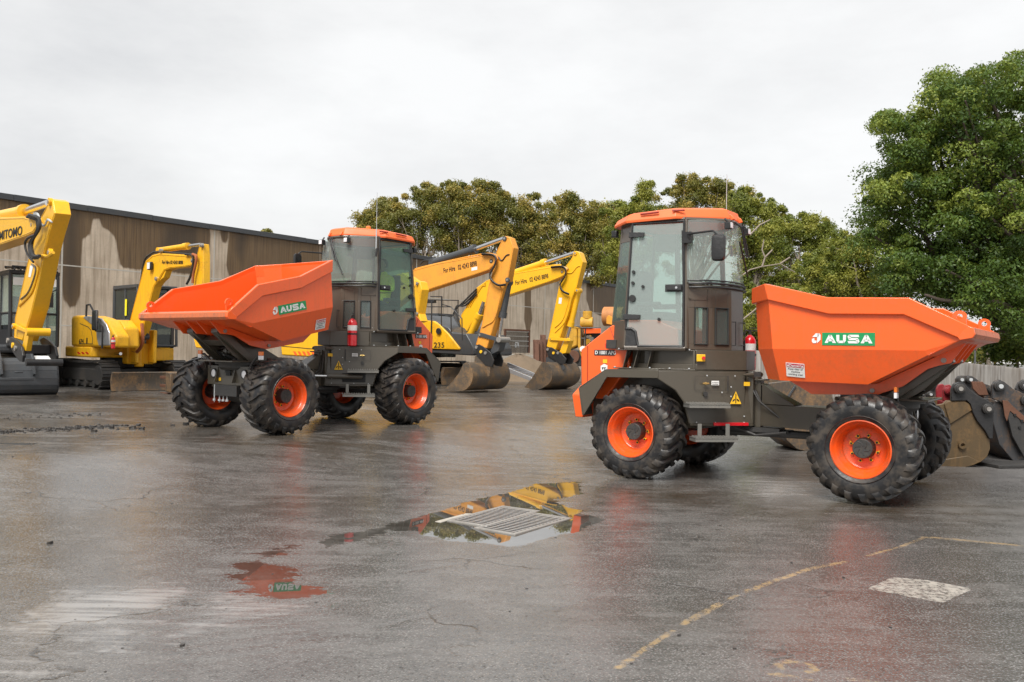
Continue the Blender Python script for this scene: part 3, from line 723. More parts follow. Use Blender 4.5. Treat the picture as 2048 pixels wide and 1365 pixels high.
        for (x0,x1,y0,y1) in ((a_,b_,.125,.128),(a_,b_,.30,.303),(a_,a_+.003,.125,.30),(b_-.003,b_,.125,.30)): fp.box(x0,x1,y0,y1,0,.003,mx)
        a2 = rx(.345); fp.tube([mx @ Vector((a2,.12,.01)), mx @ Vector((a2,.31,.01))], .008, 6)
        fp.build('panel_edge', M['steel'] if False else M['dark'], root)
        rv = MB()
        for (t, yy) in ((.3,.17),(.42,.10),(.3,.05),(.12,-.2),(.12,-.28),(.5,-.28),(.75,-.28),(.25,.31),(.62,.31)): rv.cyl(mx @ Vector((rx(t),yy,-.001)), mx @ Vector((rx(t),yy,.008)), .009, 8)
        for t in (.06,.3,.55,.8,1.0): rv.cyl((-2.12-t,.66*s+.23*t*s,1.386),(-2.12-t,.66*s+.23*t*s,1.40),.012,8); rv.cyl((-2.12-t*.95,.66*s+.22*t*s,1.626),(-2.12-t*.95,.66*s+.22*t*s,1.64),.010,8)
        build_each(rv, 'bolt_head', M['lightgrey'], root)
        # tie-down lug at the front edge
        lg = MB(); c0_ = Vector((-1.54,.16*s,1.325)); lg.tube([c0_, c0_+xd*.13+no*.02], [.035,.012], 8); lg.lathe([(-.018,.016),(.018,.016),(.018,.042),(-.018,.042)], 18, 'y', (0,0,0), close=True) if False else None
        lg.build('tie_down_lug', OL, root)
        # steering ram with its slot: left side only, red articulation lock: right side only
        if s > 0:
            sl = MB(); a_, b_ = sorted((rx(.30), rx(.70))); sl.box(a_, b_, -.26, -.10, 0, .004, mx); sl.build('ram_opening', M['ink'], root, bevel=.002)
            rm = MB(); rm.tube([Vector((-1.98,.60,.84)), Vector((-1.45,.30,.85))], .042, 14); rm.build('steering_ram', OL, root)
            rr = MB(); rr.tube([Vector((-1.45,.30,.85)), Vector((-1.22,.19,.855))], .02, 12); rr.build('ram_rod', M['chrome'], root)
        # decals on the engine cover
    # ---- engine cover
    h = MB()
    prof = [(-3.02,1.40),(-3.12,1.97),(-3.31,1.945),(-3.58,1.768),(-3.815,1.61),(-3.80,1.10),(-3.72,.95),(-3.4,.95)]
    def hy(x): return .66+(x+3.1)*.114
    h.loft([[(x, hy(x)*s, z) for x, z in prof] for s in (1, -1)])
    hood = h.build('engine_cover', M['orange'], root, bevel=.02, seg=3)
    gm = MB()
    for s in (1, -1):
        gm.tube([(-3.70,hy(-3.70)*s,1.665),(-3.69,hy(-3.69)*s,1.0)], .006, 5)
        gm.tube([(-3.34,hy(-3.34)*s,1.92),(-3.22,hy(-3.22)*s,1.66)], .005, 5)
    gm.build('cover_seam', M['orange_dark'], hood)
    gq = MB(); gq.tube([(-3.60,.30,1.83),(-3.62,.33,1.82),(-3.36,.33,1.99),(-3.25,.3,2.03)], .05, 8); gq.hexa([(-3.66,.34,1.74),(-3.28,.36,1.98),(-3.28,-.36,1.98),(-3.66,-.34,1.74)], [(-3.68,.34,1.80),(-3.33,.36,2.04),(-3.33,-.36,2.04),(-3.68,-.34,1.80)])
    gq.build('air_grille', M['black'], hood, bevel=.02)
    for s in (1, -1):
        xd = Vector((1,.114*s,0))*(-s); hp_ = lambda x, z: Vector((x, (hy(x)+.004)*s, z))
        mx = basis(hp_(-3.42,1.575), xd, (0,0,1))
        rect_on(mx,-.165,.165,-.037,.037).build('model_plate', M['dark'], hood, smooth=False)
        text_mb('D 1001 APG', .066, .0008, mx @ Matrix.Translation((.02,-.002,.004)), .0012, 1.0).build('model_lettering', M['white'], hood, smooth=False)
        mx2 = basis(hp_(-3.40,1.455), xd, (0,0,1)); rect_on(mx2,-.04,.03,-.02,.03).build('yellow_tag', M['labelyellow'], hood, smooth=False)
        mx3 = basis(hp_(-3.42,1.395), xd, (0,0,1)); sh = MB(); sh.prism([(-.055,.0),(0,.03),(.055,.01),(.055,-.05),(.03,-.09),(-.03,-.09),(-.055,-.05)], 0, .003, 'z', mx3)
        sho = sh.build('shield_sticker', M['white'], hood, smooth=False)
        sh = MB(); sh.box(-.035,.035,-.03,-.018,.003,.005,mx3); sh.box(-.03,-.018,-.05,-.03,.003,.005,mx3); sh.box(0,.012,-.05,-.03,.003,.005,mx3); sh.build('sticker_print', M['ink'], sho, smooth=False)
    bp = MB(); bp.hexa([(-3.70,.70,.69),(-3.70,-.70,.69),(-3.83,-.67,.69),(-3.83,.67,.69)], [(-3.68,.72,.99),(-3.68,-.72,.99),(-3.87,-.70,.99),(-3.87,.70,.99)])
    bp.hexa([(-3.68,.72,.99),(-3.68,-.72,.99),(-3.87,-.70,.99),(-3.87,.70,.99)], [(-3.70,.60,1.12),(-3.70,-.60,1.12),(-3.81,-.58,1.12),(-3.81,.58,1.12)])
    bp.build('rear_bumper', M['orange'], root, bevel=.008)
    for s in (1,-1):
        rl = MB(); rl.box(-3.35,-3.20,.68*s-.035,.68*s+.035,1.63,1.75); rl.build('rear_lamp_bracket', M['dark'], root, bevel=.005)
        rz = MB(); rz.box(-3.362,-3.352,.68*s-.03,.68*s+.03,1.64,1.70); rz.build('rear_lamp', M['red'], root)
    # ---- roof
    r = MB()
    pl = [(-3.38,.46),(-3.05,.77),(-2.38,.715),(-2.02,.38),(-1.86,.20)]
    ful = [(x,y) for x,y in pl]+[(x,-y) for x,y in pl[::-1]]
    def ring(sc, z, dx=0): return [(-2.6+(x+2.6)*sc+dx, y*sc, z(x) if callable(z) else z) for x, y in ful]
    rings = [ring(.93, lambda x: 3.295+(x+3.4)*.012), ring(1., lambda x: 3.268+(x+3.4)*.03), ring(1.01, lambda x: 3.30+(x+3.4)*.03), ring(.955, lambda x: 3.375+(x+3.4)*.05), ring(.86, lambda x: 3.405+(x+3.4)*.048), ring(.5, lambda x: 3.43+(x+3.4)*.03)]
    r.loft(rings); roof = r.build('roof', M['roof'], root, bevel=.006)
    sl = MB()
    for s in (1,-1):
        sl.tube([(-2.85,.757*s,3.385),(-2.60,.742*s,3.397)], .013, 8); sl.tube([(-2.42,.728*s,3.405),(-2.28,.655*s,3.412)], .013, 8)
        sl.hexa([(-1.90,.20*s,3.32),(-1.96,.30*s,3.32),(-2.02,.30*s,3.32),(-1.96,.20*s,3.32)], [(-1.90,.20*s,3.40),(-1.97,.30*s,3.40),(-2.02,.30*s,3.40),(-1.96,.20*s,3.40)])
    build_each(sl, 'roof_slot', M['orange_dark'], roof)
    fin = MB()
    for s in (1,-1): fin.loft([[(-2.03,.13*s,3.46),(-1.83,.13*s,3.38),(-1.80,.13*s,3.33),(-1.86,.13*s,3.31)], [(-2.03,.17*s,3.46),(-1.84,.17*s,3.385),(-1.81,.17*s,3.33),(-1.86,.17*s,3.31)]])
    build_each(fin, 'roof_fin', M['roof'], roof, bevel=.006)
    for s in (1,-1):
        wl = MB(); wl.box(-1.86,-1.78,.33*s-.045,.33*s+.045,3.18,3.27); wl.tube([(-1.83,.33*s,3.27),(-1.87,.33*s,3.32)], .015, 6); lampo = wl.build('work_lamp', M['black'], root, bevel=.01)
        wf = MB(); wf.box(-1.779,-1.772,.33*s-.038,.33*s+.038,3.19,3.26); wf.build('lamp_glass', M['lamp'], lampo, bevel=.003)
        rlm = MB(); rlm.box(-3.42,-3.34,.45*s-.04,.45*s+.04,3.15,3.24); rlm.build('rear_work_lamp', M['black'], root, bevel=.01)
    wp = MB()
    wp.tube([(-1.83,-.08,3.30),(-1.755,-.05,3.24),(-1.735,.12,2.86)], .014, 6); wp.tube([(-1.83,-.04,3.30),(-1.75,-.0,3.24),(-1.73,.17,2.86)], .01, 6); wp.tube([(-1.79,.0,3.05),(-1.775,.28,2.62)], .012, 6)
    wp.build('wiper', M['black'], root)
    an = MB(); an.cyl((-2.22,.64,3.10),(-2.22,.64,3.45),.011,8); an.cyl((-2.22,.64,3.45),(-2.22,.64,4.09),.0045,6); an.build('aerial', M['lightgrey'], root)
    if tipped:
        bc = MB(); bc.lathe([(3.46,.04),(3.49,.03),(3.50,.045),(3.55,.042),(3.56,.02)], 20, 'z', (-2.44,.2,0)); bc.build('beacon', M['amber'], roof)
    if switch:
        sb = MB(); sb.box(-.055,.055,-.045,.045,0,.03, basis((-2.06,-.60,1.53), (.72,.69,0), (0,0,1))); sw = sb.build('isolator_box', M['labelyellow'], root, bevel=.006)
        sc_ = MB(); sc_.cyl(basis((-2.06,-.60,1.53), (.72,.69,0), (0,0,1)) @ Vector((.025,0,.0)), basis((-2.06,-.60,1.53), (.72,.69,0), (0,0,1)) @ Vector((.025,0,.05)), .022, 12); sc_.build('isolator_knob', M['red'], sw)
        rd = MB(); rd.box(0,.46,-.02,.02,0,.035, basis((-1.92,-.50,.70), (.73,.68,0), (0,0,1))); rd.build('articulation_lock', M['red'], root, bevel=.004)
    # ---- cab interior
    it = MB(); it.box(-3.22,-2.72,-.25,.25,2.02,2.14); it.box(-3.27,-3.14,-.24,.24,2.05,2.72)
    for y in (.32,-.32): it.box(-3.15,-2.75,y-.05,y+.05,2.2,2.27)
    it.build('seat', M['seat'], root, bevel=.03, seg=3)
    ic = MB(); ic.prism([(-3.27,1.665),(-3.27,2.02),(-2.72,2.02),(-2.42,1.90),(-2.40,1.665)], -.50, .50); ic.build('inner_cowl', M['orange'], root, bevel=.015)
    dsh = MB(); dsh.box(-2.18,-1.98,-.28,.28,1.7,2.38); dsh.tube([(-2.12,0,2.3),(-2.32,0,2.42)], .03, 8); dsh.lathe([(-.012,.17),(.012,.17),(.012,.19),(-.012,.19)], 28, 'z', close=True) if False else None
    dsh.build('dashboard', M['dark'], root, bevel=.02)
    sw_ = MB(); Mst = Matrix.Translation((-2.33,0,2.44)) @ Matrix.Rotation(math.radians(-32), 4, 'Y')
    sw_.tube([Mst @ Vector((.18*math.cos(2*PI*k/28), .18*math.sin(2*PI*k/28), 0)) for k in range(29)], .014, 8)
    for k in range(3): a = 2*PI*k/3; sw_.tube([Mst @ Vector((0,0,-.01)), Mst @ Vector((.18*math.cos(a), .18*math.sin(a), 0))], .011, 6)
    sw_.build('steering_wheel', M['black'], root)
    # ---- front chassis
    fc = MB()
    W = lambda z: [(-1.50,.05,z),(-1.50,-.05,z),(-.60,-.285,z),(.26,-.50,z),(.26,.50,z),(-.60,.285,z)]
    fc.loft([W(.68), W(.955)])
    fc.box(-1.56,-1.46,-.06,.06,.66,1.25); fc.cyl((-1.55,0,1.20),(-1.55,0,1.30),.075,16); fc.box(-1.68,-1.40,-.10,.10,1.255,1.275)
    for s in (1,-1):
        fc.loft([[(-1.44,.06*s,1.22),(-1.44,.06*s,.96),(-1.02,.16*s,.96)], [(-1.44,.08*s,1.22),(-1.44,.08*s,.96),(-1.02,.18*s,.96)]])
    fc.hexa([(-1.46,.07,1.20),(-1.46,-.07,1.20),(-1.02,-.17,.955),(-1.02,.17,.955)], [(-1.45,.07,1.22),(-1.45,-.07,1.22),(-1.0,-.17,.965),(-1.0,.17,.965)])
    fc.build('front_chassis', OL, root, bevel=.004)
    bar = MB(); bar.box(.26,.285,-.58,.58,.72,1.02)
    for y in (-.30,.16): bar.hexa([(.285,y,.76),(.285,y+.012,.76),(.36,y+.012,.76),(.36,y,.76)], [(.285,y,1.0),(.285,y+.012,1.0),(.29,y+.012,1.0),(.29,y,1.0)])
    lb = bar.build('front_plate', OL, root, bevel=.003)
    for s in (1,-1):
        hl = MB(); hl.lathe([(.286,.01),(.286,.062),(.30,.062),(.31,.04),(.312,.01)], 24, 'x', (0,.40*s,.90)); hl.build('headlight', M['lamp'], lb)
        hr = MB(); hr.lathe([(.284,.060),(.305,.060),(.305,.075),(.284,.075)], 24, 'x', (0,.40*s,.90), close=True); hr.build('headlight_ring', M['black'], lb)
        ia = MB(); ia.tube([(.28,.50*s,.98),(.25,.56*s,1.10),(.26,.72*s,1.20),(.26,.80*s,1.20)], .02, 8); iar = ia.build('indicator_arm', M['dark'], root)
        il = MB(); il.box(.27,.30,.80*s-.05,.80*s+.05,1.20,1.26); il.build('indicator_lamp', M['amber'], iar, bevel=.004)
        iw = MB(); iw.box(.27,.30,.80*s-.05,.80*s+.05,1.135,1.197); iw.build('position_lamp', M['lamp'], iar, bevel=.004)
    sq = MB(); sq.box(.286,.31,-.06,.06,.87,.96); sq.build('socket', M['ink'], lb, bevel=.006)
    yt = MB(); yt.box(.286,.289,-.27,-.21,.78,.83); yt.build('yellow_tag', M['labelyellow'], lb, smooth=False)
    cr = MB(); text_mb('X      X', .08, .001, basis((.287,.0,.93), (0,1,0), (0,0,1)), .001).build('plate_marks', M['ink'], lb, smooth=False)
    # axles, drive shaft, rods
    axl = MB()
    for x in (0, -2.75):
        axl.tube([(x,-.95,.585),(x,-.5,.585),(x,-.25,.60),(x,.25,.60),(x,.5,.585),(x,.95,.585)], [.10,.11,.17,.17,.11,.10], 14)
    axl.tube([(-1.9,0,.58),(-.2,0,.60)], .05, 10); axl.box(-.15,.34,-.28,.28,.55,.72); axl.box(-1.9,-1.2,-.12,.12,.60,.66)
    for k in range(5): axl.tube([(-1.62+.02*k,-.1+.05*k,1.25),(-1.45,-.16+.08*k,1.0-.02*k),(-1.2,-.12+.06*k,.80)], .014, 6)
    for k in range(4): axl.tube([(-1.75,-.2+.1*k,.66),(-1.5,-.12+.09*k,.56+.02*k),(-1.1,-.15+.1*k,.62)], .018, 6)
    axl.build('axle', M['dark'], root)
    for k, y in enumerate((-.36,-.22,-.12,-.02)):
        rdm = MB(); rdm.cyl((.30,y,.44 if k < 2 else .47),(.30,y,.72),.010,8); rdm.cyl((.30,y,.46),(.30,y,.49),.024,6); rdm.build('tie_bolt', M['lightgrey'], root)
    # ---- swivel turret and lift frame
    tu = MB(); tu.lathe([(.96,.02),(.96,.40),(1.0,.44),(1.05,.44),(1.05,.50),(1.09,.50),(1.09,.02)], 40, 'z', (-.05,0,0))
    tu.build('slew_ring', M['dark'], root)
    fr_ = MB()
    arm = [(-.42,1.16),(-.14,1.30),(.33,1.47),(.60,1.51),(.68,1.60),(.76,1.60),(.78,1.54),(.62,1.36),(.46,1.20),(.30,1.10),(-.42,1.09)]
    for s in (1,-1):
        fr_.prism(arm, .31*s, .33*s)
        fr_.prism([(.66,1.60),(.78,1.60),(.79,1.54),(.20,1.095),(.04,1.095)], .24*s, .40*s)
    fr_.prism([(.62,1.42),(.52,1.50),(.40,1.40),(.50,1.34)], -.24, .24); fr_.box(-.42,.55,-.45,.45,1.09,1.11)
    fr_.build('lift_frame', OL, root, bevel=.004)
    rm = MB(); rm.cyl((-.15,0,1.16),(.38,0,1.24),.055,16); rm.cyl((.34,-.12,1.24),(.34,.12,1.24),.03,12); rm.build('tipping_ram', OL, root)
    hs = MB()
    for k in range(4): hs.tube([(.30,.22-.12*k,1.13),(.42,.1-.08*k,1.20+.02*k),(.25,-.05-.05*k,1.28),(.05,-.1,1.2)], .013, 6)
    hs.build('hydraulic_hose', M['rubber'], root)
    # ---- skip
    T = Matrix.Identity(4)
    if tipped:
        S = Matrix.Translation((0,0,1.2))
        T = Matrix.Translation((-.047,0,.15)) @ S @ Matrix.Rotation(math.radians(-.64),4,'Z') @ Matrix.Rotation(math.radians(11.4),4,'Y') @ S.inverted()
    skip_part(root, T)
    return root

def extinguisher(x, y, z, yaw, label, sc=1., fr=None, group='red fire extinguishers'):
    o = empty('fire_extinguisher', Fr(x, y, z, yaw), label, 'fire extinguisher', group)
    b = MB(); b.lathe([(0,.02),(0,.07),(.015,.082),(.40,.082),(.445,.06),(.47,.03),(.48,.02)], 28, 'z'); b.v = [tuple(Vector(p)*sc) for p in b.v]; b.build('cylinder', M['red'], o)
    l = MB(); l.lathe([(.27,.083),(.27,.0835),(.36,.0835),(.36,.083)], 28, 'z', close=True); l.v = [tuple(Vector(p)*sc) for p in l.v]; l.build('label', M['white'], o)
    l = MB(); l.lathe([(.05,.083),(.05,.0835),(.14,.0835),(.14,.083)], 28, 'z', close=True)
    h = MB(); h.cyl((0,0,.48),(0,0,.53),.022,10); h.box(-.02,.12,-.012,.012,.53,.545); h.box(-.01,.11,-.012,.012,.565,.58); h.tube([(0,0,.52),(-.06,0,.54),(-.11,.0,.46),(-.10,.0,.25)], .012, 8)
    h.v = [tuple(Vector(p)*sc) for p in h.v]; h.build('valve', M['dark'], o)
    s = MB(); s.lathe([(.20,.084),(.20,.088),(.225,.088),(.225,.084)], 28, 'z', close=True); s.box(-.088,-.12,-.05,.05,.05,.40); s.v = [tuple(Vector(p)*sc) for p in s.v]; s.build('bracket', M['black'], o)
    return o
FR = Fr(4.422, 10.319, 0.0, math.radians(-34.55)); FL = Fr(-4.282, 13.961, .237, math.radians(232.70))
build_dumper(FR, 'orange site dumper in the right foreground with its empty cab and level skip', False, True, True, True)
build_dumper(FL, 'orange site dumper left of centre, skip raised at the back, driver in the cab', True, False, False, True)
p = FL.M @ Vector((-1.80,.53,1.37)); extinguisher(p.x, p.y, p.z, FL.yaw+.8, 'red extinguisher strapped to the cab platform of the dumper that has a driver')
p = FR.M @ Vector((-1.80,.47,1.37)); extinguisher(p.x, p.y, p.z, FR.yaw+.8, 'red extinguisher between the right dumper\'s cab and its level orange skip')

# ------------------------------------------------------------------ driver
def driver():
    o = empty('person', Fr(*(FL.M @ Vector((-2.96,.05,1.66))), FL.yaw), 'person in a yellow hi-vis shirt seated inside the left dumper cab', 'person')
    J = [((0,0,.50),(.15,.13)),((-.05,0,.64),(.145,.11)),((-.08,0,.82),(.165,.11)),((-.07,0,.98),(.14,.09)),((-.05,0,1.06),(.06,.06)),((-.02,0,1.13),(.058,.06))]
    E_ = [(0,1),(1,2),(2,3),(3,4),(4,5)]
    def ch(st, pts):
        k0 = st
        for p, r in pts: J.append((p, (r, r))); E_.append((k0, len(J)-1)); k0 = len(J)-1
    for s in (1,-1):
        ch(3, [((-.07,.17*s,.97),.062),((-.02,.25*s,.76),.05),((.20,.20*s,.72),.038),((.34,.14*s,.79),.03)])
    me = bpy.data.meshes.new('body'); me.from_pydata([j[0] for j in J], E_, []); b = bpy.data.objects.new('body', me); COL.objects.link(b); b.parent = o
    md = b.modifiers.new('skin', 'SKIN'); 
    for v, j in zip(me.skin_vertices[0].data, J): v.radius = j[1]
    me.skin_vertices[0].data[0].use_root = True
    b.modifiers.new('sub', 'SUBSURF').levels = 2; b.modifiers['sub'].render_levels = 2; me.materials.append(M['hivis'])
    def skin(name, pts, mat, edges=None):
        me = bpy.data.meshes.new(name); me.from_pydata([p for p, r in pts], edges or [(i,i+1) for i in range(len(pts)-1)], []); q = bpy.data.objects.new(name, me); COL.objects.link(q); q.parent = b
        q.modifiers.new('skin','SKIN')
        for v, j in zip(me.skin_vertices[0].data, pts): v.radius = (j[1], j[1])
        me.skin_vertices[0].data[0].use_root = True
        q.modifiers.new('sub','SUBSURF').levels = 2; me.materials.append(mat); return q
    for s in (1,-1):
        skin('trouser_leg', [((-.02,.09*s,.47),.10),((.40,.13*s,.50),.075),((.46,.13*s,.25),.06),((.50,.13*s,.06),.05)], M['trouser'])
        skin('boot', [((.46,.13*s,.05),.05),((.58,.14*s,.03),.042),((.66,.14*s,.025),.03)], M['hair'])
        skin('forearm_skin', [((.25,.185*s,.74),.036),((.34,.14*s,.79),.029),((.39,.125*s,.81),.032)], M['skin'])
        for k in range(4): skin('finger', [((.385,.11*s+.018*(k-1.5),.825),.009),((.42,.11*s+.018*(k-1.5),.835),.009),((.435,.11*s+.018*(k-1.5),.805),.008),((.42,.11*s+.018*(k-1.5),.785),.007)], M['skin'])
        skin('thumb', [((.37,.10*s,.80),.010),((.395,.085*s,.79),.009),((.42,.085*s,.785),.008)], M['skin'])
    hd = MB(); hd.lathe([(-.125,.02),(-.11,.05),(-.06,.07),(0,.078),(.05,.076),(.09,.06),(.12,.02)], 20, 'z', (.0,0,1.24))
    hd.v = [(p[0]*1.12+.01, p[1]*.95, p[2]) for p in hd.v]
    hd.cyl((.085,0,1.245),(.112,0,1.215),.012,8,.016); hd.box(.07,.092,-.022,.022,1.17,1.185)
    for s in (1,-1): hd.box(-.01,.02,.072*s-.008,.072*s+.008,1.21,1.26)
    hd.build('head', M['skin'], b, bevel=.004)
    ey = MB()
    for s in (1,-1): ey.box(.082,.088,.028*s-.012,.028*s+.012,1.246,1.256)
    ey.build('eye', M['ink'], b)
    hr = MB(); hr.lathe([(-.05,.080),(0,.086),(.05,.084),(.09,.068),(.125,.03),(.13,.005)], 20, 'z', (-.012,0,1.24)); hr.v = [(p[0]*1.1-.008, p[1]*.96, p[2]+ (0 if p[0] < .02 else .035*(p[0]/.08))) for p in hr.v]
    hr.build('hair', M['hair'], b)
driver()
# ================================================================== EXCAVATORS AND OTHER MACHINES
def slab(name, fr, pts, off, k, y0, y1, mat, root, bevel=.012):
    P = fr.xz(pts, y0, off, k); o = MB().prism(P, y0, y1).build(name, mat, root, bevel=bevel)
    if name in ('boom', 'stick'):
        cx, cz = sum(p[0] for p in P)/len(P), sum(p[1] for p in P)/len(P); n_ = len(P); Q = []
        for i in range(n_):
            a, b, c = Vector(P[i-1]), Vector(P[i]), Vector(P[(i+1) % n_]); t = ((b-a).normalized()+(c-b).normalized()).normalized(); nn = Vector((-t.y, t.x))
            ar = sum(P[j-1][0]*P[j][1]-P[j][0]*P[j-1][1] for j in range(n_)); q = b+nn*(.035 if ar > 0 else -.035); Q.append((q.x, y0-.002, q.y))
        w_ = MB(); w_.tube(Q+[Q[0]], .009, 5); w_.build('weld_seam', mat, o)
    return o
def chaikin(P, it=2):
    for _ in range(it):
        Q = [P[0]]
        for a, b in zip(P[:-1], P[1:]): Q += [(a[0]*.75+b[0]*.25, a[1]*.75+b[1]*.25), (a[0]*.25+b[0]*.75, a[1]*.25+b[1]*.75)]
        P = Q+[P[-1]]
    return P
def L3(fr, p, off, k, y):
    q = fr.px(off[0]+p[0]/k, off[1]+p[1]/k, 1, y); return Vector((q.x, y, q.z))
def ram(fr, root, p, off, k, y, r, mat, name='hydraulic_ram'):
    """p: three pixel points: barrel end, barrel mouth, rod end"""
    a, b, c = [L3(fr, q, off, k, y) for q in p]
    m = MB(); m.cyl(a, b, r, 16); d = (b-a).normalized(); m.cyl(b-d*.18, b+d*.02, r*1.22, 16); m.cyl(a-d*.05+Vector((0,r*.9,0)), a-d*.05-Vector((0,r*.9,0)), r*1.0, 14)
    o = m.build(name, mat, root); m = MB(); m.cyl(b, c, r*.55, 14); m.build('ram_rod', M['chrome'], o); return o
def hose(fr, root, pts, off, k, y, r, mat=None, name='hydraulic_hose'):
    P = [L3(fr, q, off, k, y if not isinstance(y, list) else y[i]) for i, q in enumerate(pts)]
    # smooth with Catmull-Rom
    out = []
    for i in range(len(P)-1):
        p0, p1, p2, p3 = P[max(i-1,0)], P[i], P[i+1], P[min(i+2,len(P)-1)]
        for t in (0,.25,.5,.75): out.append(.5*((2*p1)+(p2-p0)*t+(2*p0-5*p1+4*p2-p3)*t*t+(3*p1-p0-3*p2+p3)*t**3))
    out.append(P[-1]); return MB().tube(out, r, 6).build(name, mat or M['rubber'], root)
def pins(fr, root, pts, off, k, y, r, mat, name='pivot_pin'):
    for p in pts:
        c = L3(fr, p, off, k, y); o = MB(); o.cyl(c+Vector((0,.03,0)), c-Vector((0,.035,0)), r, 18); o = o.build(name, mat, root)
        q = MB(); q.cyl(c-Vector((0,.035,0)), c-Vector((0,.05,0)), r*.5, 14); q.build('pin_end', M['steel'], o)
def bucket(fr, root, prof, n_shell, off, k, y0, y1, mat, name='bucket', lip=None):
    P = fr.xz(prof, y0, off, k); m = MB(); A_ = chaikin(P[:n_shell]); P = A_+P[n_shell:]; n_shell = len(A_)
    m.prism(P, y0, y0+.035); m.prism(P, y1-.035, y1)
    sh = P[:n_shell]; cx = sum(p[0] for p in P)/len(P); cz = sum(p[1] for p in P)/len(P)
    inn = [(x+(cx-x)*.06, z+(cz-z)*.06) for x, z in sh]
    for i in range(len(sh)-1):
        a, b, c, d = sh[i], sh[i+1], inn[i+1], inn[i]
        m.loft([[(p[0], y, p[1]) for p in (a, b, c, d)] for y in (y0+.004, y1-.004)])
    o = m.build(name, mat, root, bevel=.006); e = sh[-1]
    return o, P
def track(fr, root, x0, x1, yc, w, h, z0=0., name='track'):
    r = h/2; L = x1-x0-2*r; per = 2*L+2*PI*r; n = int(per/.17)
    m = MB()
    def at(s_):
        s_ %= per
        if s_ < L: return (x0+r+s_, z0+h), (1,0)
        s_ -= L
        if s_ < PI*r: a = PI/2-s_/r; return (x1-r+r*math.cos(a), z0+r+r*math.sin(a)), (math.sin(a), -math.cos(a))
        s_ -= PI*r
        if s_ < L: return (x1-r-s_, z0), (-1,0)
        s_ -= L; a = -PI/2-s_/r; return (x0+r+r*math.cos(a), z0+r+r*math.sin(a)), (math.sin(a), -math.cos(a))
    for i in range(n):
        (x, z), (tx, tz) = at(i*per/n); nx, nz = -tz, tx
        if z > z0+r and abs(x-(x0+x1)/2) < L/2: z -= .03*math.cos((x-(x0+x1)/2)/L*PI)
        u = per/n*.47
        def q(a, b): return (x+tx*a+nx*b, z+tz*a+nz*b)
        m.prism([q(-u,-.03), q(u,-.03), q(u,0), q(-u,0)], yc-w/2, yc+w/2)
        m.prism([q(-.02,-.002), q(.02,-.002), q(.012,.03), q(-.012,.03)], yc-w/2, yc+w/2)
    inner = [at(i*per/40)[0] for i in range(40)]; c = ((x0+x1)/2, z0+r)
    inn = [(c[0]+(p[0]-c[0])*(1-.05/abs(x1-x0)*2), c[1]+(p[1]-c[1])*.82) for p in inner]
    m.prism(inn, yc-w*.28, yc+w*.28)
    t = m.build(name, M['dark'], root)
    f = MB(); f.box(x0+r*1.5, x1-r*1.5, yc-w*.40, yc+w*.40, z0+h*.28, z0+h*.72)
    for x in (x0+r, x1-r): f.cyl((x,yc-w*.42,z0+r),(x,yc+w*.42,z0+r),r*.72,18)
    f.build('track_frame', M['dark'], t, bevel=.02)
    rl = MB()
    for i in range(5): x = x0+r*1.6+(x1-x0-3.2*r)*i/4; rl.cyl((x,yc-w*.45,z0+h*.17),(x,yc+w*.45,z0+h*.17),h*.13,12)
    build_each(rl, 'track_roller', M['dark'], t)
    return t
def cab_box(fr, root, x0, x1, y0, y1, z0, z1, mat, glass, slope=.22, name='cab'):
    m = MB(); t = .045
    A = [(x0,y0),(x1,y0),(x1,y1),(x0,y1)]
    def P(i, z):
        x, y = A[i]; k = (z-z0)/(z1-z0)
        if i in (1,2) and k > .45: x -= slope*(k-.45)/.55
        return Vector((x,y,z))
    zs = [z0, z0+(z1-z0)*.45, z1]
    for i in range(4): m.tube([P(i,z) for z in zs], t, 8)
    for z in (z0,z1): m.tube([P(i,z) for i in (0,1,2,3,0)], t, 6)
    m.tube([P(0,zs[1])+Vector((.0,0,0)),P(1,zs[1])], t*.7, 6); m.tube([P(3,zs[1]),P(2,zs[1])], t*.7, 6); m.tube([P(1,zs[1]),P(2,zs[1])], t*.6, 6)
    xm = x0+(x1-x0)*.42
    for y in (y0,y1): m.tube([(xm,y,z0),(xm,y,z1)], t*.8, 6); m.box(x0,x1,y-.02,y+.02,z0,z0+(z1-z0)*.22)
    m.box(x0-.02,x1-slope+.05,y0-.04,y1+.04,z1,z1+.08); m.box(x0,x0+.04,y0,y1,z0,zs[1]*.5+z0*.5); m.box(x0+.1,x0+.5,y0+.3,y1-.3,z0+.1,z0+.7); m.box(x0+.1,x0+.22,y0+.35,y1-.35,z0+.7,z0+1.25)
    c = m.build(name, mat, root, bevel=.012)
    for nm, q in (('windscreen',[P(1,zs[1]),P(2,zs[1]),P(2,z1),P(1,z1)]), ('lower_windscreen',[P(1,z0),P(2,z0),P(2,zs[1]),P(1,zs[1])]), ('side_window',[P(0,z0+.5),P(1,z0+.5),P(1,z1),P(0,z1)]), ('side_window',[P(3,z0+.5),P(2,z0+.5),P(2,z1),P(3,z1)]), ('rear_window',[P(0,zs[1]),P(3,zs[1]),P(3,z1),P(0,z1)])):
        nn = (q[1]-q[0]).cross(q[3]-q[0]).normalized()*.006; g = MB(); g.hexa([p-nn for p in q],[p+nn for p in q]); g.build(nm, glass, c)
    return c
def boom_text(fr, root, txt, p0, p1, off, k, y, size, mat=None, name='lettering'):
    a, b = L3(fr, p0, off, k, y), L3(fr, p1, off, k, y); d = (b-a)
    mx = basis((a+b)/2+Vector((0,-.004,0)), d, (0,0,1))
    t = text_mb(txt, size, .0015, Matrix.Identity(4)); xs = [v[0] for v in t.v]; w_ = max(xs)-min(xs)
    t = text_mb(txt, size, .0015, mx, size*.012, d.length/w_); return t.build(name, mat or M['ink'], root, smooth=False)

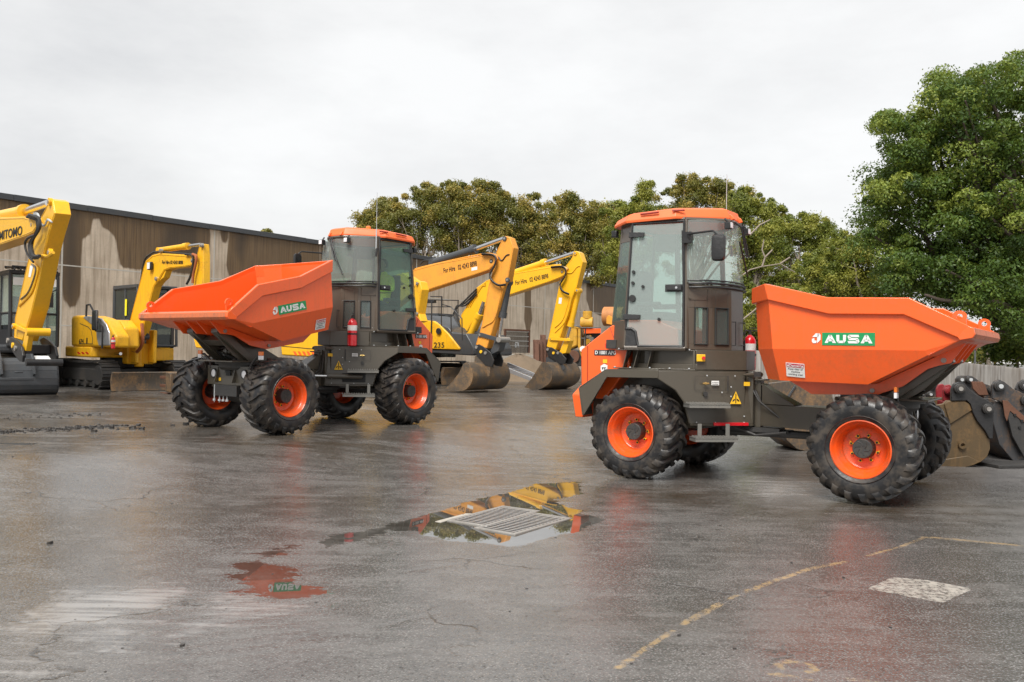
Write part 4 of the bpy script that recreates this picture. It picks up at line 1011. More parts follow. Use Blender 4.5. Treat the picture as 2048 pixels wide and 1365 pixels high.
K8, k8 = (820,450), 3.9
def hitch(fr, root, poly, pin, off, k, y0, y1):
    o = MB(); P = fr.xz(poly, y0, off, k); o.prism(P, y0, y0+.05); o.prism(P, y1-.05, y1)
    cx = sum(p[0] for p in P)/len(P); cz = sum(p[1] for p in P)/len(P)
    o.box(cx-.14, cx+.14, y0+.05, y1-.05, cz-.10, cz+.08)
    h = o.build('quick_hitch', M['black'], root, bevel=.01)
    for i, (u, v) in enumerate(pin):
        c = L3(fr, (u, v), off, k, y0); q = MB(); q.cyl(c+Vector((0,.02,0)), c-Vector((0,.03,0)), .055, 14); q.build('hitch_pin', M['labelyellow'] if i == 1 else M['steel'], h)
    return h
def base_fr(px, y_px, Y, yaw, back, zoff=None):
    p = atY(px, y_px, Y); d = Vector((math.cos(yaw), math.sin(yaw), 0)); o = p-d*back
    z = float(gz(p.x, p.y)) if zoff is None else zoff
    return Fr(o.x, o.y, z, yaw)

# ---------------- far right excavator: yellow, grey bucket ----------------
f4 = base_fr(1110, 770, 33.9, math.radians(-35), 7.6)
r4 = empty('excavator', f4, 'bright yellow excavator with engine cover marked 235, grey bucket beside the right dumper', 'excavator', 'parked excavators')
slab('boom', f4, [(385,755),(400,700),(470,590),(520,490),(600,432),(790,380),(1100,326),(1190,322),(1222,345),(1215,385),(1180,408),(1100,440),(780,545),(640,590),(560,650),(470,790),(440,842),(400,835)], K8, k8, -.24, .16, M['yellow_new'], r4)
st = slab('stick', f4, [(1290,203),(1255,270),(1215,320),(1238,348),(1218,395),(1168,445),(1130,640),(1065,950),(1135,978),(1180,850),(1245,640),(1268,560),(1302,480),(1347,290),(1320,215)], K8, k8, -.20, .14, M['yellow_new'], r4)
hp = MB(); 
boom_text(f4, r4, 'For Hire   02 4243 8898', (822,455), (1078,400), K8, k8, -.245, .25)
ram(f4, r4, [(780,388),(1060,295),(1280,222)], K8, k8, 0, .14, M['yellow_new'])
ram(f4, r4, [(1312,525),(1250,790),(1222,888)], K8, k8, .05, .12, M['yellow_new'])
ram(f4, r4, [(470,855),(540,700),(575,600)], K8, k8, -.45, .13, M['yellow_new']); ram(f4, r4, [(480,870),(560,700),(600,590)], K8, k8, .45, .13, M['yellow_new'])
for yy in (-.27,.24): slab('tipping_link', f4, [(1090,880),(1105,872),(1245,890),(1248,908),(1100,900)], K8, k8, yy, yy+.03, M['yellow_new'], r4, .004)
slab('bucket_link', f4, [(1205,895),(1245,900),(1215,1000),(1170,1010),(1165,990)], K8, k8, -.16, .16, M['yellow_new'], r4)
hitch(f4, r4, [(1060,958),(1100,955),(1180,1000),(1218,1048),(1205,1085),(1170,1088),(1075,1025)], [(1075,972),(1120,1000),(1155,1000)], K8, k8, -.30, .30)
bk, _ = bucket(f4, r4, [(1060,1070),(1085,1090),(1108,1140),(1112,1190),(1088,1240),(1030,1278),(975,1290),(893,1268),(950,1195),(998,1120),(1030,1072)], 8, K8, k8, -1.05, 1.05, M['mudsteel'])
for yy in (-.26,.20): slab('bucket_ear', f4, [(1060,1040),(1085,1020),(1150,1060),(1200,1100),(1205,1130),(1150,1150),(1060,1120)], K8, k8, yy, yy+.05, M['greypaint'], r4, .006)
pins(f4, r4, [(1290,222),(1190,368),(1305,512),(1100,888),(1235,898)], K8, k8, -.205, .075, M['yellow_new'])
for dy, r_ in ((0,.028),(-.05,.028),(-.10,.02)):
    hose(f4, r4, [(1100,335),(1180,330),(1215,355),(1205,410),(1170,470),(1190,520),(1240,545)], (820-0,450+dy*20), k8, -.28+dy, r_)
hose(f4, r4, [(1215,370),(1260,375),(1300,330),(1325,320)], K8, k8, -.215, .02, M['yellow_new']); hose(f4, r4, [(1240,560),(1230,620),(1190,740),(1130,800)], K8, k8, -.215, .022, M['yellow_new'], 'pipe'); hose(f4, r4, [(1255,560),(1245,640),(1205,760),(1130,840)], K8, k8, -.215, .018, M['yellow_new'], 'pipe')
for q in ((340,690),(350,660),(360,640)): hose(f4, r4, [(390,790),q,(430,590+(q[0]-340)*2),(520,500+(q[0]-340)*2)], K8, k8, -.30, .035)
for j in range(3): hose(f4, r4, [(440+j*14,640),(500+j*12,540),(550+j*6,480),(590,450+j*12)], K8, k8, -.255, .022, M['yellow_new'], 'pipe')
hose(f4, r4, [(800,388),(1000,345),(1120,322),(1180,318)], K8, k8, -.20, .022, M['yellow_new'], 'pipe'); hose(f4, r4, [(800,380),(1000,337),(1120,314),(1180,312)], K8, k8, -.10, .022, M['yellow_new'], 'pipe')
slab('house', f4, [(-150,980),(470,1020),(500,1012),(498,960),(470,905),(440,850),(330,840),(300,800),(200,760),(60,700),(-150,720)], K8, k8, -1.30, 1.35, M['greypaint'], r4, .04)
slab('engine_cover', f4, [(40,740),(180,750),(228,778),(300,850),(388,962),(386,975),(40,965)], K8, k8, -1.36, -1.20, M['yellow'], r4, .03)
boom_text(f4, r4, '235', (188,940), (268,940), K8, k8, -1.365, .30); 
cw = MB(); cw.box(-3.0,-2.0,-1.35,1.35,1.05,2.1); cw.build('counterweight', M['yellow'], r4, bevel=.15, seg=4)
hr = MB()
for a_, b_ in (((130,640),(130,560)),((160,560),(250,560)),((250,560),(250,640)),((130,585),(380,590)),((250,620),(320,640)),((320,640),(405,730)),((405,730),(408,900)),((130,640),(320,640)),((250,700),(320,720)),((245,560),(245,800)),((375,590),(375,760)),((320,720),(322,850))):
    hr.tube([L3(f4,a_,K8,k8,-1.30), L3(f4,b_,K8,k8,-1.30)], .022, 6)
hr.build('handrail', M['black'], r4)
mr = MB(); mr.tube([L3(f4,(170,600),K8,k8,-1.4), L3(f4,(165,900),K8,k8,-1.4)], .03, 6); c = L3(f4,(225,830),K8,k8,-1.40); mr.cyl(c,c-Vector((0,.04,0)),.13,20); c = L3(f4,(150,600),K8,k8,-1.3); mr.box(c.x-.3,c.x+.3,-1.35,-1.2,c.z-.06,c.z+.06); mr.build('mirror', M['black'], r4, bevel=.01)
cb4 = cab_box(f4, r4, -.4, 1.5, .35, 1.35, 1.15, 2.95, M['greypaint'], M['glass_clear'])
un = MB(); un.cyl((0,0,.75),(0,0,1.08),.75,28); un.box(-.9,.9,-1.1,1.1,.45,.75); un.build('undercarriage', M['dark'], r4, bevel=.03)
track(f4, r4, -2.3, 2.4, -1.25, .6, .95); track(f4, r4, -2.3, 2.4, 1.25, .6, .95)
bl = MB(); P = [L3(f4, q, K8, k8, -1.55) for q in ((235,1145),(230,1245))]; xb = 3.15
bl.prism([(xb,.05),(xb+.12,.02),(xb+.05,.35),(xb+.16,.72),(xb+.02,.74),(xb-.06,.4)], -1.55, 1.55); bld = bl.build('dozer_blade', M['mudsteel'], r4, bevel=.01)
ba = MB()
for y in (-.6,.6): ba.hexa([(1.2,y-.1,.35),(xb,y-.1,.2),(xb,y+.1,.2),(1.2,y+.1,.35)], [(1.2,y-.1,.55),(xb,y-.1,.5),(xb,y+.1,.5),(1.2,y+.1,.55)])
ba.build('blade_arm', M['greypaint'], bld, bevel=.01)

wd = MB(); P = [L3(f4, q, K8, k8, -.203) for q in ((1163,568),(1187,570),(1180,618),(1158,615))]; wd.loft([P,[p-Vector((0,.003,0)) for p in P]]); wd.build('white_decal', M['white'], r4, smooth=False)
# ---------------- centre excavator: faded amber boom ----------------
f3 = base_fr(940, 775, 30.9, math.radians(-35), 7.3)
r3 = empty('excavator', f3, 'faded amber excavator with grey rams and muddy bucket, boom rising behind the left dumper', 'excavator', 'parked excavators')
slab('boom', f3, [(-230,560),(-190,470),(-60,385),(30,350),(210,300),(540,240),(640,222),(682,262),(672,300),(620,350),(500,392),(135,510),(-20,560),(-120,640),(-200,660)], K8, k8, -.26, .12, M['amberpaint'], r3)
slab('stick', f3, [(740,86),(702,150),(672,215),(692,275),(655,330),(640,380),(612,470),(560,780),(512,935),(600,965),(660,760),(735,480),(762,430),(807,180),(778,100)], K8, k8, -.22, .10, M['amberpaint'], r3)
boom_text(f3, r3, 'For Hire   02 4243 8898', (262,360), (520,302), K8, k8, -.265, .25)
wp = MB(); P = [L3(f3, q, K8, k8, -.262) for q in ((480,335),(525,325),(525,350),(480,360))]; wp.loft([P,[p-Vector((0,.003,0)) for p in P]]); wp.build('pale_label', M['white'], r3, smooth=False)
ram(f3, r3, [(190,292),(510,190),(735,108)], K8, k8, 0, .14, M['greypaint'])
ram(f3, r3, [(765,460),(718,720),(690,890)], K8, k8, .05, .13, M['greypaint'])
slab('tipping_link', f3, [(540,850),(556,842),(680,880),(700,905),(660,905),(548,872)], K8, k8, -.27, -.22, M['greypaint'], r3, .006); slab('tipping_link', f3, [(540,850),(556,842),(680,880),(700,905),(660,905),(548,872)], K8, k8, .22, .27, M['greypaint'], r3, .006)
lk = MB(); a_ = L3(f3,(690,895),K8,k8,-.3); lk.cyl(a_, a_+Vector((0,.6,0)), .10, 16); lk.build('link_pin', M['steel'], r3)
slab('bucket_link', f3, [(670,900),(712,905),(690,985),(640,1010),(625,985)], K8, k8, -.16, .16, M['greypaint'], r3)
hitch(f3, r3, [(512,942),(535,932),(570,950),(630,998),(652,1060),(640,1108),(590,1100),(515,1018)], [(520,955),(555,990),(590,1000)], K8, k8, -.30, .30)
bucket(f3, r3, [(440,1072),(468,1090),(490,1150),(492,1200),(470,1255),(430,1292),(380,1297),(272,1280),(330,1225),(385,1150),(415,1085)], 8, K8, k8, -1.1, 1.1, M['mudsteel'])
for yy in (-.28,.22): slab('bucket_ear', f3, [(505,1025),(530,1020),(570,1060),(625,1110),(620,1180),(580,1200),(545,1120),(500,1090)], K8, k8, yy, yy+.05, M['mudsteel'], r3, .006)
cb = MB(); P = [L3(f3,q,K8,k8,-.3) for q in ((505,1030),(625,1120))]; cb.box(P[0].x-.1,P[0].x+.5,-.6,.6,P[1].z-.12,P[1].z-.02); cb.build('bucket_crossbeam', M['mudsteel'], r3, bevel=.02)
pins(f3, r3, [(740,108),(638,285),(762,430),(548,858)], K8, k8, -.225, .08, M['greypaint'])
for dy in (0,-.05,-.1): hose(f3, r3, [(560,232),(640,238),(672,268),(655,330),(622,390),(640,440),(690,475),(745,470)], (820,450+dy*18), k8, -.30+dy, .027)
hose(f3, r3, [(690,250),(715,280),(750,240),(775,232)], K8, k8, -.235, .022); hose(f3, r3, [(700,478),(712,500),(690,620),(655,740),(600,780),(565,800)], K8, k8, -.235, .024, M['amberpaint'], 'pipe')
hose(f3, r3, [(40,345),(200,305),(540,232),(640,225)], K8, k8, -.2, .025, M['amberpaint'], 'pipe')
hose(f3, r3, [(80,310),(110,280),(160,280),(200,290)], K8, k8, -.1, .03)
slab('house', f3, [(561,690),(563,711),(640,716),(745,722),(745,650),(700,650),(640,655),(612,660),(585,676)], (0,0), 1, -1.30, 1.3, M['yellow'], r3, .05)
cs = MB(); 
for i in range(5): x = 586+i*9; P = [L3(f3,q,(0,0),1,-1.304) for q in ((x,703),(x+5,703.5),(x+9,711.5),(x+4,711))]; cs.loft([P,[p-Vector((0,.003,0)) for p in P]])
build_each(cs, 'hazard_stripe', M['orange'], r3, smooth=False)
sm = MB(); P = [L3(f3,q,(0,0),1,-1.302) for q in ((563,692),(640,699),(640,700.5),(563,693.5))]; sm.loft([P,[p-Vector((0,.003,0)) for p in P]]); sm.build('panel_gap', M['ink'], r3, smooth=False)
cab_box(f3, r3, .2, 2., .35, 1.35, 1.15, 2.95, M['greypaint'], M['glass_clear'])
un = MB(); un.cyl((0,0,.75),(0,0,1.08),.75,28); un.box(-.9,.9,-1.1,1.1,.45,.75); un.build('undercarriage', M['dark'], r3, bevel=.03)
track(f3, r3, -2.3, 2.3, -1.25, .6, .95); track(f3, r3, -2.3, 2.3, 1.25, .6, .95)

# ---------------- mini excavator whose arm shows beside the left dumper's cab ----------------
f5 = base_fr(840, 650, 25., math.radians(-50), 2.6)
r5 = empty('mini_excavator', f5, 'small yellow excavator arm upright right behind the left dumper cab', 'excavator', 'parked excavators')
Kb, kb = (820,540), 6.83
slab('stick', f5, [(45,250),(100,150),(135,165),(160,270),(150,330),(110,620),(60,620),(30,420)], Kb, kb, -.13, .13, M['yellow'], r5)
slab('boom', f5, [(-330,120),(-100,40),(60,150),(80,230),(20,260),(-120,170),(-260,230),(-300,420),(-360,420)], Kb, kb, -.12, .12, M['yellow'], r5)
ram(f5, r5, [(-200,110),(-40,180),(90,175)], Kb, kb, 0, .06, M['yellow']); pins(f5, r5, [(103,190),(95,600)], Kb, kb, -.14, .05, M['steel'])
slab('bucket_link', f5, [(60,620),(120,600),(150,700),(100,720)], Kb, kb, -.12, .12, M['yellow'], r5)
hb = MB(); hb.box(-1.2,.6,-.8,.8,.55,1.35); hb.build('house', M['yellow'], r5, bevel=.12, seg=3); track(f5, r5, -1.1, 1.1, -.7, .35, .5); track(f5, r5, -1.1, 1.1, .7, .35, .5)
un = MB(); un.cyl((0,0,.3),(0,0,.56),.4,20); un.build('undercarriage', M['dark'], r5)

# ---------------- small tail excavator numbered 674 ----------------
K7, k7 = (0,380), 3.102; Kd, kd = (130,600), 7.186
f2 = base_fr(265, 760, 22.6, math.radians(-42), .6)
r2 = empty('excavator', f2, 'yellow excavator numbered 674 with folded boom and rusty blade, near the wall', 'excavator', 'parked excavators')
slab('boom', f2, [(800,900),(790,870),(893,470),(905,440),(945,405),(990,393),(1150,403),(1185,410),(1205,440),(1195,470),(1140,480),(1060,488),(1020,500),(985,560),(955,600),(890,850),(870,915)], K7, k7, -.16, .04, M['yellow'], r2)
slab('boom_lug', f2, [(945,545),(975,510),(1030,500),(1015,545),(985,570)], K7, k7, -.14, .02, M['yellow'], r2, .01)
slab('stick', f2, [(1240,333),(1222,400),(1188,420),(1188,470),(1200,560),(1195,900),(1215,980),(1250,985),(1262,900),(1262,400),(1256,335)], K7, k7, -.14, .03, M['yellow'], r2)
boom_text(f2, r2, 'For Hire 02 4243 8898', (1006,450), (1135,452), K7, k7, -.163, .12)
ram(f2, r2, [(995,375),(1165,350),(1245,340)], K7, k7, 0, .07, M['yellow']); ram(f2, r2, [(905,900),(950,680),(972,560)], K7, k7, .0, .08, M['greypaint'])
ram(f2, r2, [(1252,600),(1245,850),(1240,960)], K7, k7, 0, .06, M['yellow'])
pins(f2, r2, [(1252,345),(1197,440),(1000,378),(972,552),(800,905)], K7, k7, -.165, .05, M['steel'])
hose(f2, r2, [(800,830),(860,640),(893,450),(935,400),(985,385),(1150,398),(1190,405)], K7, k7, -.10, .025); hose(f2, r2, [(1150,400),(1195,410),(1195,480),(1180,540),(1158,585)], K7, k7, -.20, .03)
hose(f2, r2, [(1195,400),(1218,415),(1212,470),(1200,520),(1195,580)], K7, k7, -.22, .035, M['hose_orange'], 'spiral_hose'); hose(f2, r2, [(765,910),(760,870),(800,840),(815,820)], K7, k7, -.22, .04)
hose(f2, r2, [(880,830),(885,900),(880,960),(850,1005),(825,1000)], K7, k7, -.24, .045, M['hose_orange'], 'spiral_hose')
wl = MB(); c = L3(f2,(936,473),K7,k7,-.2); wl.box(c.x-.09,c.x+.09,-.26,-.18,c.z-.10,c.z+.10); wlo = wl.build('work_lamp', M['black'], r2, bevel=.02); wl = MB(); wl.box(c.x-.07,c.x+.07,-.268,-.262,c.z-.08,c.z+.08); wl.build('lamp_glass', M['lamp'], wlo, bevel=.01)
# upper body, right side facing the camera at left, front at right
ho = MB(); ho.prism([(-.98,-.95),(-.88,-1.12),(.72,-1.12),(.80,-1.0),(.80,.95),(-.9,1.0),(-1.2,.6),(-1.25,-.3)], .78, 1.05, 'z')
ho.build('platform', M['yellow'], r2, bevel=.04)
cv = MB(); cv.prism(f2.xz([(85,665),(85,262),(105,232),(150,222),(250,222),(400,228),(520,262),(600,300),(680,440),(730,520),(730,690),(520,680)], -1.13, Kd, kd), -1.13, -.78)
cv.prism(f2.xz([(560,690),(560,285),(760,290),(850,400),(860,690)], -.78, Kd, kd), -.79, -.40); cvo = cv.build('engine_cover', M['yellow'], r2, bevel=.06, seg=4)
slab('side_panel', f2, [(250,252),(290,232),(400,236),(520,272),(590,350),(632,470),(642,655),(480,662),(455,560),(440,430),(395,375)], Kd, kd, -1.15, -1.10, M['silverplate'], r2, .02)
boom_text(f2, r2, '674', (203,600), (268,600), Kd, kd, -1.134, .16)
hz = MB()
for i in range(3): P = [L3(f2,q,Kd,kd,-1.125) for q in ((170+i*60,750),(200+i*60,750),(225+i*60,780),(195+i*60,780))]; hz.loft([P,[p-Vector((0,.003,0)) for p in P]])
build_each(hz, 'hazard_stripe', M['red'], r2, smooth=False)
ln = MB(); ln.tube([L3(f2,q,Kd,kd,-1.133) for q in ((215,340),(330,390),(375,440),(398,560),(398,632),(205,630))], .008, 5); q = L3(f2,(318,588),Kd,kd,-1.13); ln.box(q.x-.03,q.x+.03,-1.14,-1.12,q.z-.07,q.z+.07); ln.build('door_seam', M['ink'], r2)
mi = MB(); mi.tube([L3(f2,q,Kd,kd,-1.22) for q in ((305,240),(312,75),(360,70),(440,230),(540,390),(535,700))], .025, 6); mi.tube([L3(f2,q,Kd,kd,-1.22) for q in ((435,400),(440,450),(540,455))], .018, 6)
mio = mi.build('mirror_arm', M['black'], r2); c = L3(f2,(437,300),Kd,kd,-1.25); mi = MB(); mi.box(c.x-.13,c.x+.13,-1.30,-1.22,c.z-.24,c.z+.26); mi.build('mirror_head', M['black'], mio, bevel=.04)
sb = MB(); sb.box(.75,1.05,-.35,.35,.62,1.15); sb.cyl((.95,0,.55),(.95,0,1.4),.12,16); sb.box(.9,1.35,-.28,-.18,.65,1.5); sb.box(.9,1.35,.18,.28,.65,1.5); sb.build('swing_bracket', M['yellow'], r2, bevel=.03)
ram(f2, r2, [(640,780),(700,775),(800,775)], Kd, kd, -.55, .07, M['black'], 'swing_ram')
cab_box(f2, r2, -.85, .75, .12, .98, 1.06, 2.62, M['greypaint'], M['glass_dark'], .22)
stk = MB(); q = L3(f2,(880,110),Kd,kd,.10); stk.box(q.x-.05,q.x+.05,.085,.095,q.z-.22,q.z+.22); stk.build('window_sticker', M['hivis'], r2)
gd = MB()
for z in (1.1,1.85,2.65): gd.tube([(.86,.10,z),(.86,1.02,z)], .035, 6)
for y in (.10,1.02): gd.tube([(.90,y,1.08),(.86,y,1.85),(.68,y,2.68)], .04, 6)
gd.build('front_guard', M['greypaint'], r2)
fg = MB(); fg.box(.3,.82,.2,1.0,.70,1.04); fg.build('step_box', M['yellow'], r2, bevel=.03)
un = MB(); un.cyl((0,0,.5),(0,0,.80),.55,24); un.box(-.6,.6,-.75,.75,.28,.52); un.build('undercarriage', M['black'], r2, bevel=.03)
track(f2, r2, -1.62, 1.50, -.93, .45, .70); track(f2, r2, -1.62, 1.50, .93, .45, .70)
bl = MB(); bl.prism([(2.05,.03),(2.12,.0),(2.07,.22),(2.12,.44),(2.08,.46),(2.0,.25)], -1.18, 1.18); blo = bl.build('dozer_blade', M['mudsteel'], r2, bevel=.006)
ba = MB(); 
for y in (-.35,.35): ba.hexa([(.6,y-.06,.3),(1.92,y-.06,.12),(1.92,y+.06,.12),(.6,y+.06,.3)], [(.6,y-.06,.42),(1.92,y-.06,.28),(1.92,y+.06,.28),(.6,y+.06,.42)])
ba.build('blade_arm', M['lightgrey'], blo, bevel=.01)
rbk = MB()
for i in range(3): c = L3(f2,(1400,1110+118*i),Kd,kd,-.3); rbk.box(c.x-.02,c.x+.38,-.36,-.28,c.z-.04,c.z+.03) 
rp = MB(); c = L3(f2,(1440,1220),Kd,kd,-.3); rp.box(c.x+.2,c.x+.45,-.40,.5,max(.02,c.z-.25),c.z+.30); rpo = rp.build('bucket', M['mudsteel'], r2, bevel=.02)
build_each(rbk, 'bucket_tooth', M['rust'], rpo, bevel=.008)
e = L3(f2,(693,600),Kd,kd,-1.24); e = f2.M @ (e-Vector((0,0,.17))); extinguisher(e.x, e.y, e.z, f2.yaw, 'small red extinguisher on the yellow excavator numbered 674', .58)

# ---------------- left edge excavator with wide dark bucket ----------------
Ke, ke = (0,520), 4.55; Kf, kf = (0,380), 5.25
f1 = base_fr(70, 760, 17.7, math.radians(-48), 6.6)
r1 = empty('excavator', f1, 'clean yellow excavator at the left edge with long black lettering and wide dark bucket', 'excavator', 'parked excavators')
slab('boom', f1, [(-700,620),(-620,420),(-300,330),(0,290),(250,280),(330,300),(378,345),(380,400),(350,450),(265,488),(0,578),(-300,680),(-460,860),(-600,880)], Kf, kf, -.26, .10, M['yellow_new'], r1)
slab('stick', f1, [(520,90),(480,190),(435,275),(440,370),(380,400),(350,560),(290,760),(160,1340),(150,1560),(240,1590),(330,1300),(400,1000),(470,640),(518,450),(578,245),(555,110)], Kf, kf, -.21, .07, M['yellow_new'], r1)
boom_text(f1, r1, 'SUMITOMO', (-70,505), (233,430), Kf, kf, -.265, .27)
ram(f1, r1, [(-260,330),(262,228),(510,140)], Kf, kf, 0, .13, M['yellow_new'])
ram(f1, r1, [(530,690),(420,1230),(378,1420)], Kf, kf, .0, .13, M['yellow_new'])
for yy in (-.27,.08): slab('tipping_link', f1, [(125,600),(140,588),(245,640),(245,668),(130,625)], Ke, ke, yy, yy+.04, M['yellow_new'], r1, .006)
lk = MB(); a_ = L3(f1,(238,655),Ke,ke,-.32); lk.cyl(a_, a_+Vector((0,.42,0)), .080, 18); lk.build('link_pin', M['yellow_new'], r1)
for yy in (-.26,.04): slab('bucket_link', f1, [(225,660),(262,665),(235,830),(195,830)], Ke, ke, yy, yy+.10, M['yellow_new'], r1, .01)
hitch(f1, r1, [(60,720),(100,700),(150,740),(190,790),(205,870),(200,930),(170,920),(120,850),(75,760)], [(75,735),(122,778),(145,805)], Ke, ke, -.33, .33)
hh = MB(); a_ = L3(f1,(235,935),Ke,ke,-.3); hh.cyl(a_, a_+Vector((0,.66,0)), .07, 14); hh.build('hitch_pin', M['black'], r1)
bx = L3(f1,(110,1000),Ke,ke,0)
prof = [(.02,.84),(.30,.80),(.44,.66),(.54,.30),(.50,.12),(.30,.02),(-.10,.0),(-.42,.04),(-.55,.10),(-.25,.55),(-.08,.80)]
m = MB(); P = [(bx.x+x, z) for x, z in prof]; A_ = chaikin(P[:9], 1); P = A_+P[9:]; nS = len(A_); Y0, Y1 = -1.0, .82
m.prism(P, Y0, Y0+.04); m.prism(P, Y1-.04, Y1)
sh = P[:nS]; cx, cz = bx.x, .4; inn = [(x+(cx-x)*.06, z+(cz-z)*.06) for x, z in sh]
for i in range(nS-1): m.loft([[(p[0],y,p[1]) for p in (sh[i],sh[i+1],inn[i+1],inn[i])] for y in (Y0+.004,Y1-.004)])
bko = m.build('bucket', M['greypaint'], r1, bevel=.006)
st_ = MB(); st_.box(bx.x+.585,bx.x+.612,-.55,.30,.36,.42); st_.box(bx.x+.60,bx.x+.62,-.08,.08,.52,.56); st_.build('wear_plate', M['greypaint'], bko, bevel=.01)
pp = MB(); pp.hexa([(bx.x+.43,.38,.74),(bx.x+.43,.78,.74),(bx.x+.18,.78,.88),(bx.x+.18,.38,.88)], [(bx.x+.436,.38,.75),(bx.x+.436,.78,.75),(bx.x+.186,.78,.89),(bx.x+.186,.38,.89)]); pp.build('paper_sheet', M['white'], bko)
for yy in (-.34,.29): 
    e = MB(); e.prism([(bx.x+x, z) for x, z in ((-.12,.80),(-.15,1.12),(.02,1.18),(.18,1.02),(.46,.80),(.58,.50),(.50,.45),(.2,.7))], yy, yy+.05); e.build('bucket_ear', M['greypaint'], r1, bevel=.006)
pins(f1, r1, [(528,128),(352,370),(530,660)], Kf, kf, -.22, .075, M['yellow_new']); pins(f1, r1, [(130,605)], Ke, ke, -.28, .06, M['yellow_new'])
for i, dy in enumerate((0,-.05,-.10)): hose(f1, r1, [(290,285),(350,300),(395,330),(395,430),(320,560),(320,660),(345,715),(400,715)], (i*2.2-1,380-i*2), kf, -.30+dy, .03)
hose(f1, r1, [(365,475),(290,510),(262,580),(290,680),(350,760)], Kf, kf, -.42, .022)
for i in range(2): hose(f1, r1, [(355,250+i*10),(400,255+i*12),(430,350+i*10),(470,370+i*6),(500,310+i*10),(545,340)], Kf, kf, -.25, .016, M['lightgrey'])
hose(f1, r1, [(0,365),(150,345),(270,295),(330,290)], Kf, kf, -.22, .022, M['yellow_new'], 'pipe'); hose(f1, r1, [(0,385),(150,365),(280,315),(340,305)], Kf, kf, -.24, .022, M['yellow_new'], 'pipe')
hose(f1, r1, [(345,770),(400,820),(390,900),(345,1050),(290,1130),(200,1220)], Kf, kf, -.225, .02, M['yellow_new'], 'pipe'); hose(f1, r1, [(330,780),(372,830),(350,940),(290,1080),(215,1150)], Kf, kf, -.225, .014, M['greyink'], 'pipe')
hose(f1, r1, [(415,700),(460,690),(500,700),(560,660)], Kf, kf, -.24, .03, M['yellow_new'], 'pipe')
hose(f1, r1, [(215,580),(240,520),(285,515),(298,560),(290,620)], Ke, ke, -.1, .018)
sk_ = MB(); P = [L3(f1,q,Kf,kf,-.213) for q in ((318,795),(350,800),(322,920),(298,915))]; sk_.loft([P,[p-Vector((0,.003,0)) for p in P]]); sk_.build('white_decal', M['white'], r1, smooth=False)
cabp = f1.px(-6, 690, 1, .9); x1 = 2.35
cb = MB()
cab_box(f1, r1, .9, 2.5, .40, 1.45, 1.10, 2.86, M['black'], M['glass'], .08)
gu = MB()
for i in range(8): y = .45+.135*i; gu.tube([(1.7,y,3.02),(2.45,y,3.0),(2.6,y,2.93)], .022, 6)
gu.tube([(1.7,.42,3.05),(1.7,1.43,3.05)], .03, 6); gu.tube([(2.45,.42,3.02),(2.45,1.43,3.02)], .03, 6); gu.build('roof_guard', M['black'], r1)
mx = basis((2.455,.93,2.66), (0,1,0), (-.05,0,1)); bn = MB(); bn.box(-.48,.48,-.09,.10,0,.01,mx); bno = bn.build('name_banner', M['white'], r1, smooth=False); text_mb('BRYANT', .14, .001, mx @ Matrix.Translation((.12,.02,.012)), .001).build('banner_lettering', M['greyink'], bno, smooth=False)
mi = MB(); mi.box(2.62,2.68,1.12,1.30,2.05,2.42); mi.tube([(2.5,1.4,2.5),(2.65,1.22,2.4)], .015, 6); mi.build('mirror', M['black'], r1, bevel=.03)
ho = MB(); ho.box(-2.6,2.3,-1.4,1.45,.92,1.12); ho.box(-2.6,-.2,-1.38,1.4,1.12,1.95); ho.build('house', M['greypaint'], r1, bevel=.06)
vt = MB()
for i in range(5): vt.box(2.30,2.34,.5,1.35,.94+.04*i,.955+.04*i)
vt.build('grille', M['ink'], r1)
un = MB(); un.cyl((0,0,.7),(0,0,.95),.7,28); un.box(-.9,.9,-1.,1.,.42,.7); un.build('undercarriage', M['dark'], r1, bevel=.03)
track(f1, r1, -2.0, 2.1, -1.15, .6, .88); track(f1, r1, -2.0, 2.1, 1.15, .6, .88)
# ================================================================== ATTACHMENTS, YARD ITEMS
Ki, ki = (1840,720), 5.6875; Kj, kj = (1480,660), 5.25; Kc, kc = (940,620), 7.583
def attachment(name, label, px, py, Y, yaw, cat, group='excavator buckets lined up by the fence'):
    p = atY(px, py, Y); fr = Fr(p.x, p.y, float(gz(p.x, p.y)), math.radians(yaw)); return fr, empty(name, fr, label, cat, group)
def pinboss(fr, o, pts, off, k, y, r, mat, mat2):
    for p in pts:
        c = L3(fr, p, off, k, y); m = MB(); m.cyl(c, c-Vector((0,.07,0)), r, 28); m.cyl(c-Vector((0,.07,0)), c-Vector((0,.085,0)), r*.8, 28); b_ = m.build('pin_boss', mat, o, bevel=.006)
        m = MB(); m.cyl(c-Vector((0,.08,0)), c-Vector((0,.10,0)), r*.42, 20); m.build('pin_end', mat2, b_)
fa, oa = attachment('digging_bucket', 'brown clay-covered bucket with black pin bracket beside the right dumper wheel', 1900, 940, 12.75, -8, 'bucket')
body = [(180,1240),(300,1250),(430,1245),(600,1200),(690,1165),(765,1105),(800,1010),(790,900),(740,810),(650,700),(600,600),(575,510),(530,465),(300,462),(262,500),(150,520),(100,800),(120,1100)]
m = MB(); P = fa.xz(body, 0, Ki, ki); m.prism(P, 0, .05); m.prism(P, .95, 1.0)
for i in range(12):
    a, b = P[i], P[i+1]; cx, cz = fa.xz([(400,850)], 0, Ki, ki)[0]; q = lambda p: (p[0]+(cx-p[0])*.05, p[1]+(cz-p[1])*.05)
    m.loft([[(c_[0],y,c_[1]) for c_ in (a,b,q(b),q(a))] for y in (.01,.99)])
bo = m.build('shell', M['brownsteel'], oa, bevel=.02)
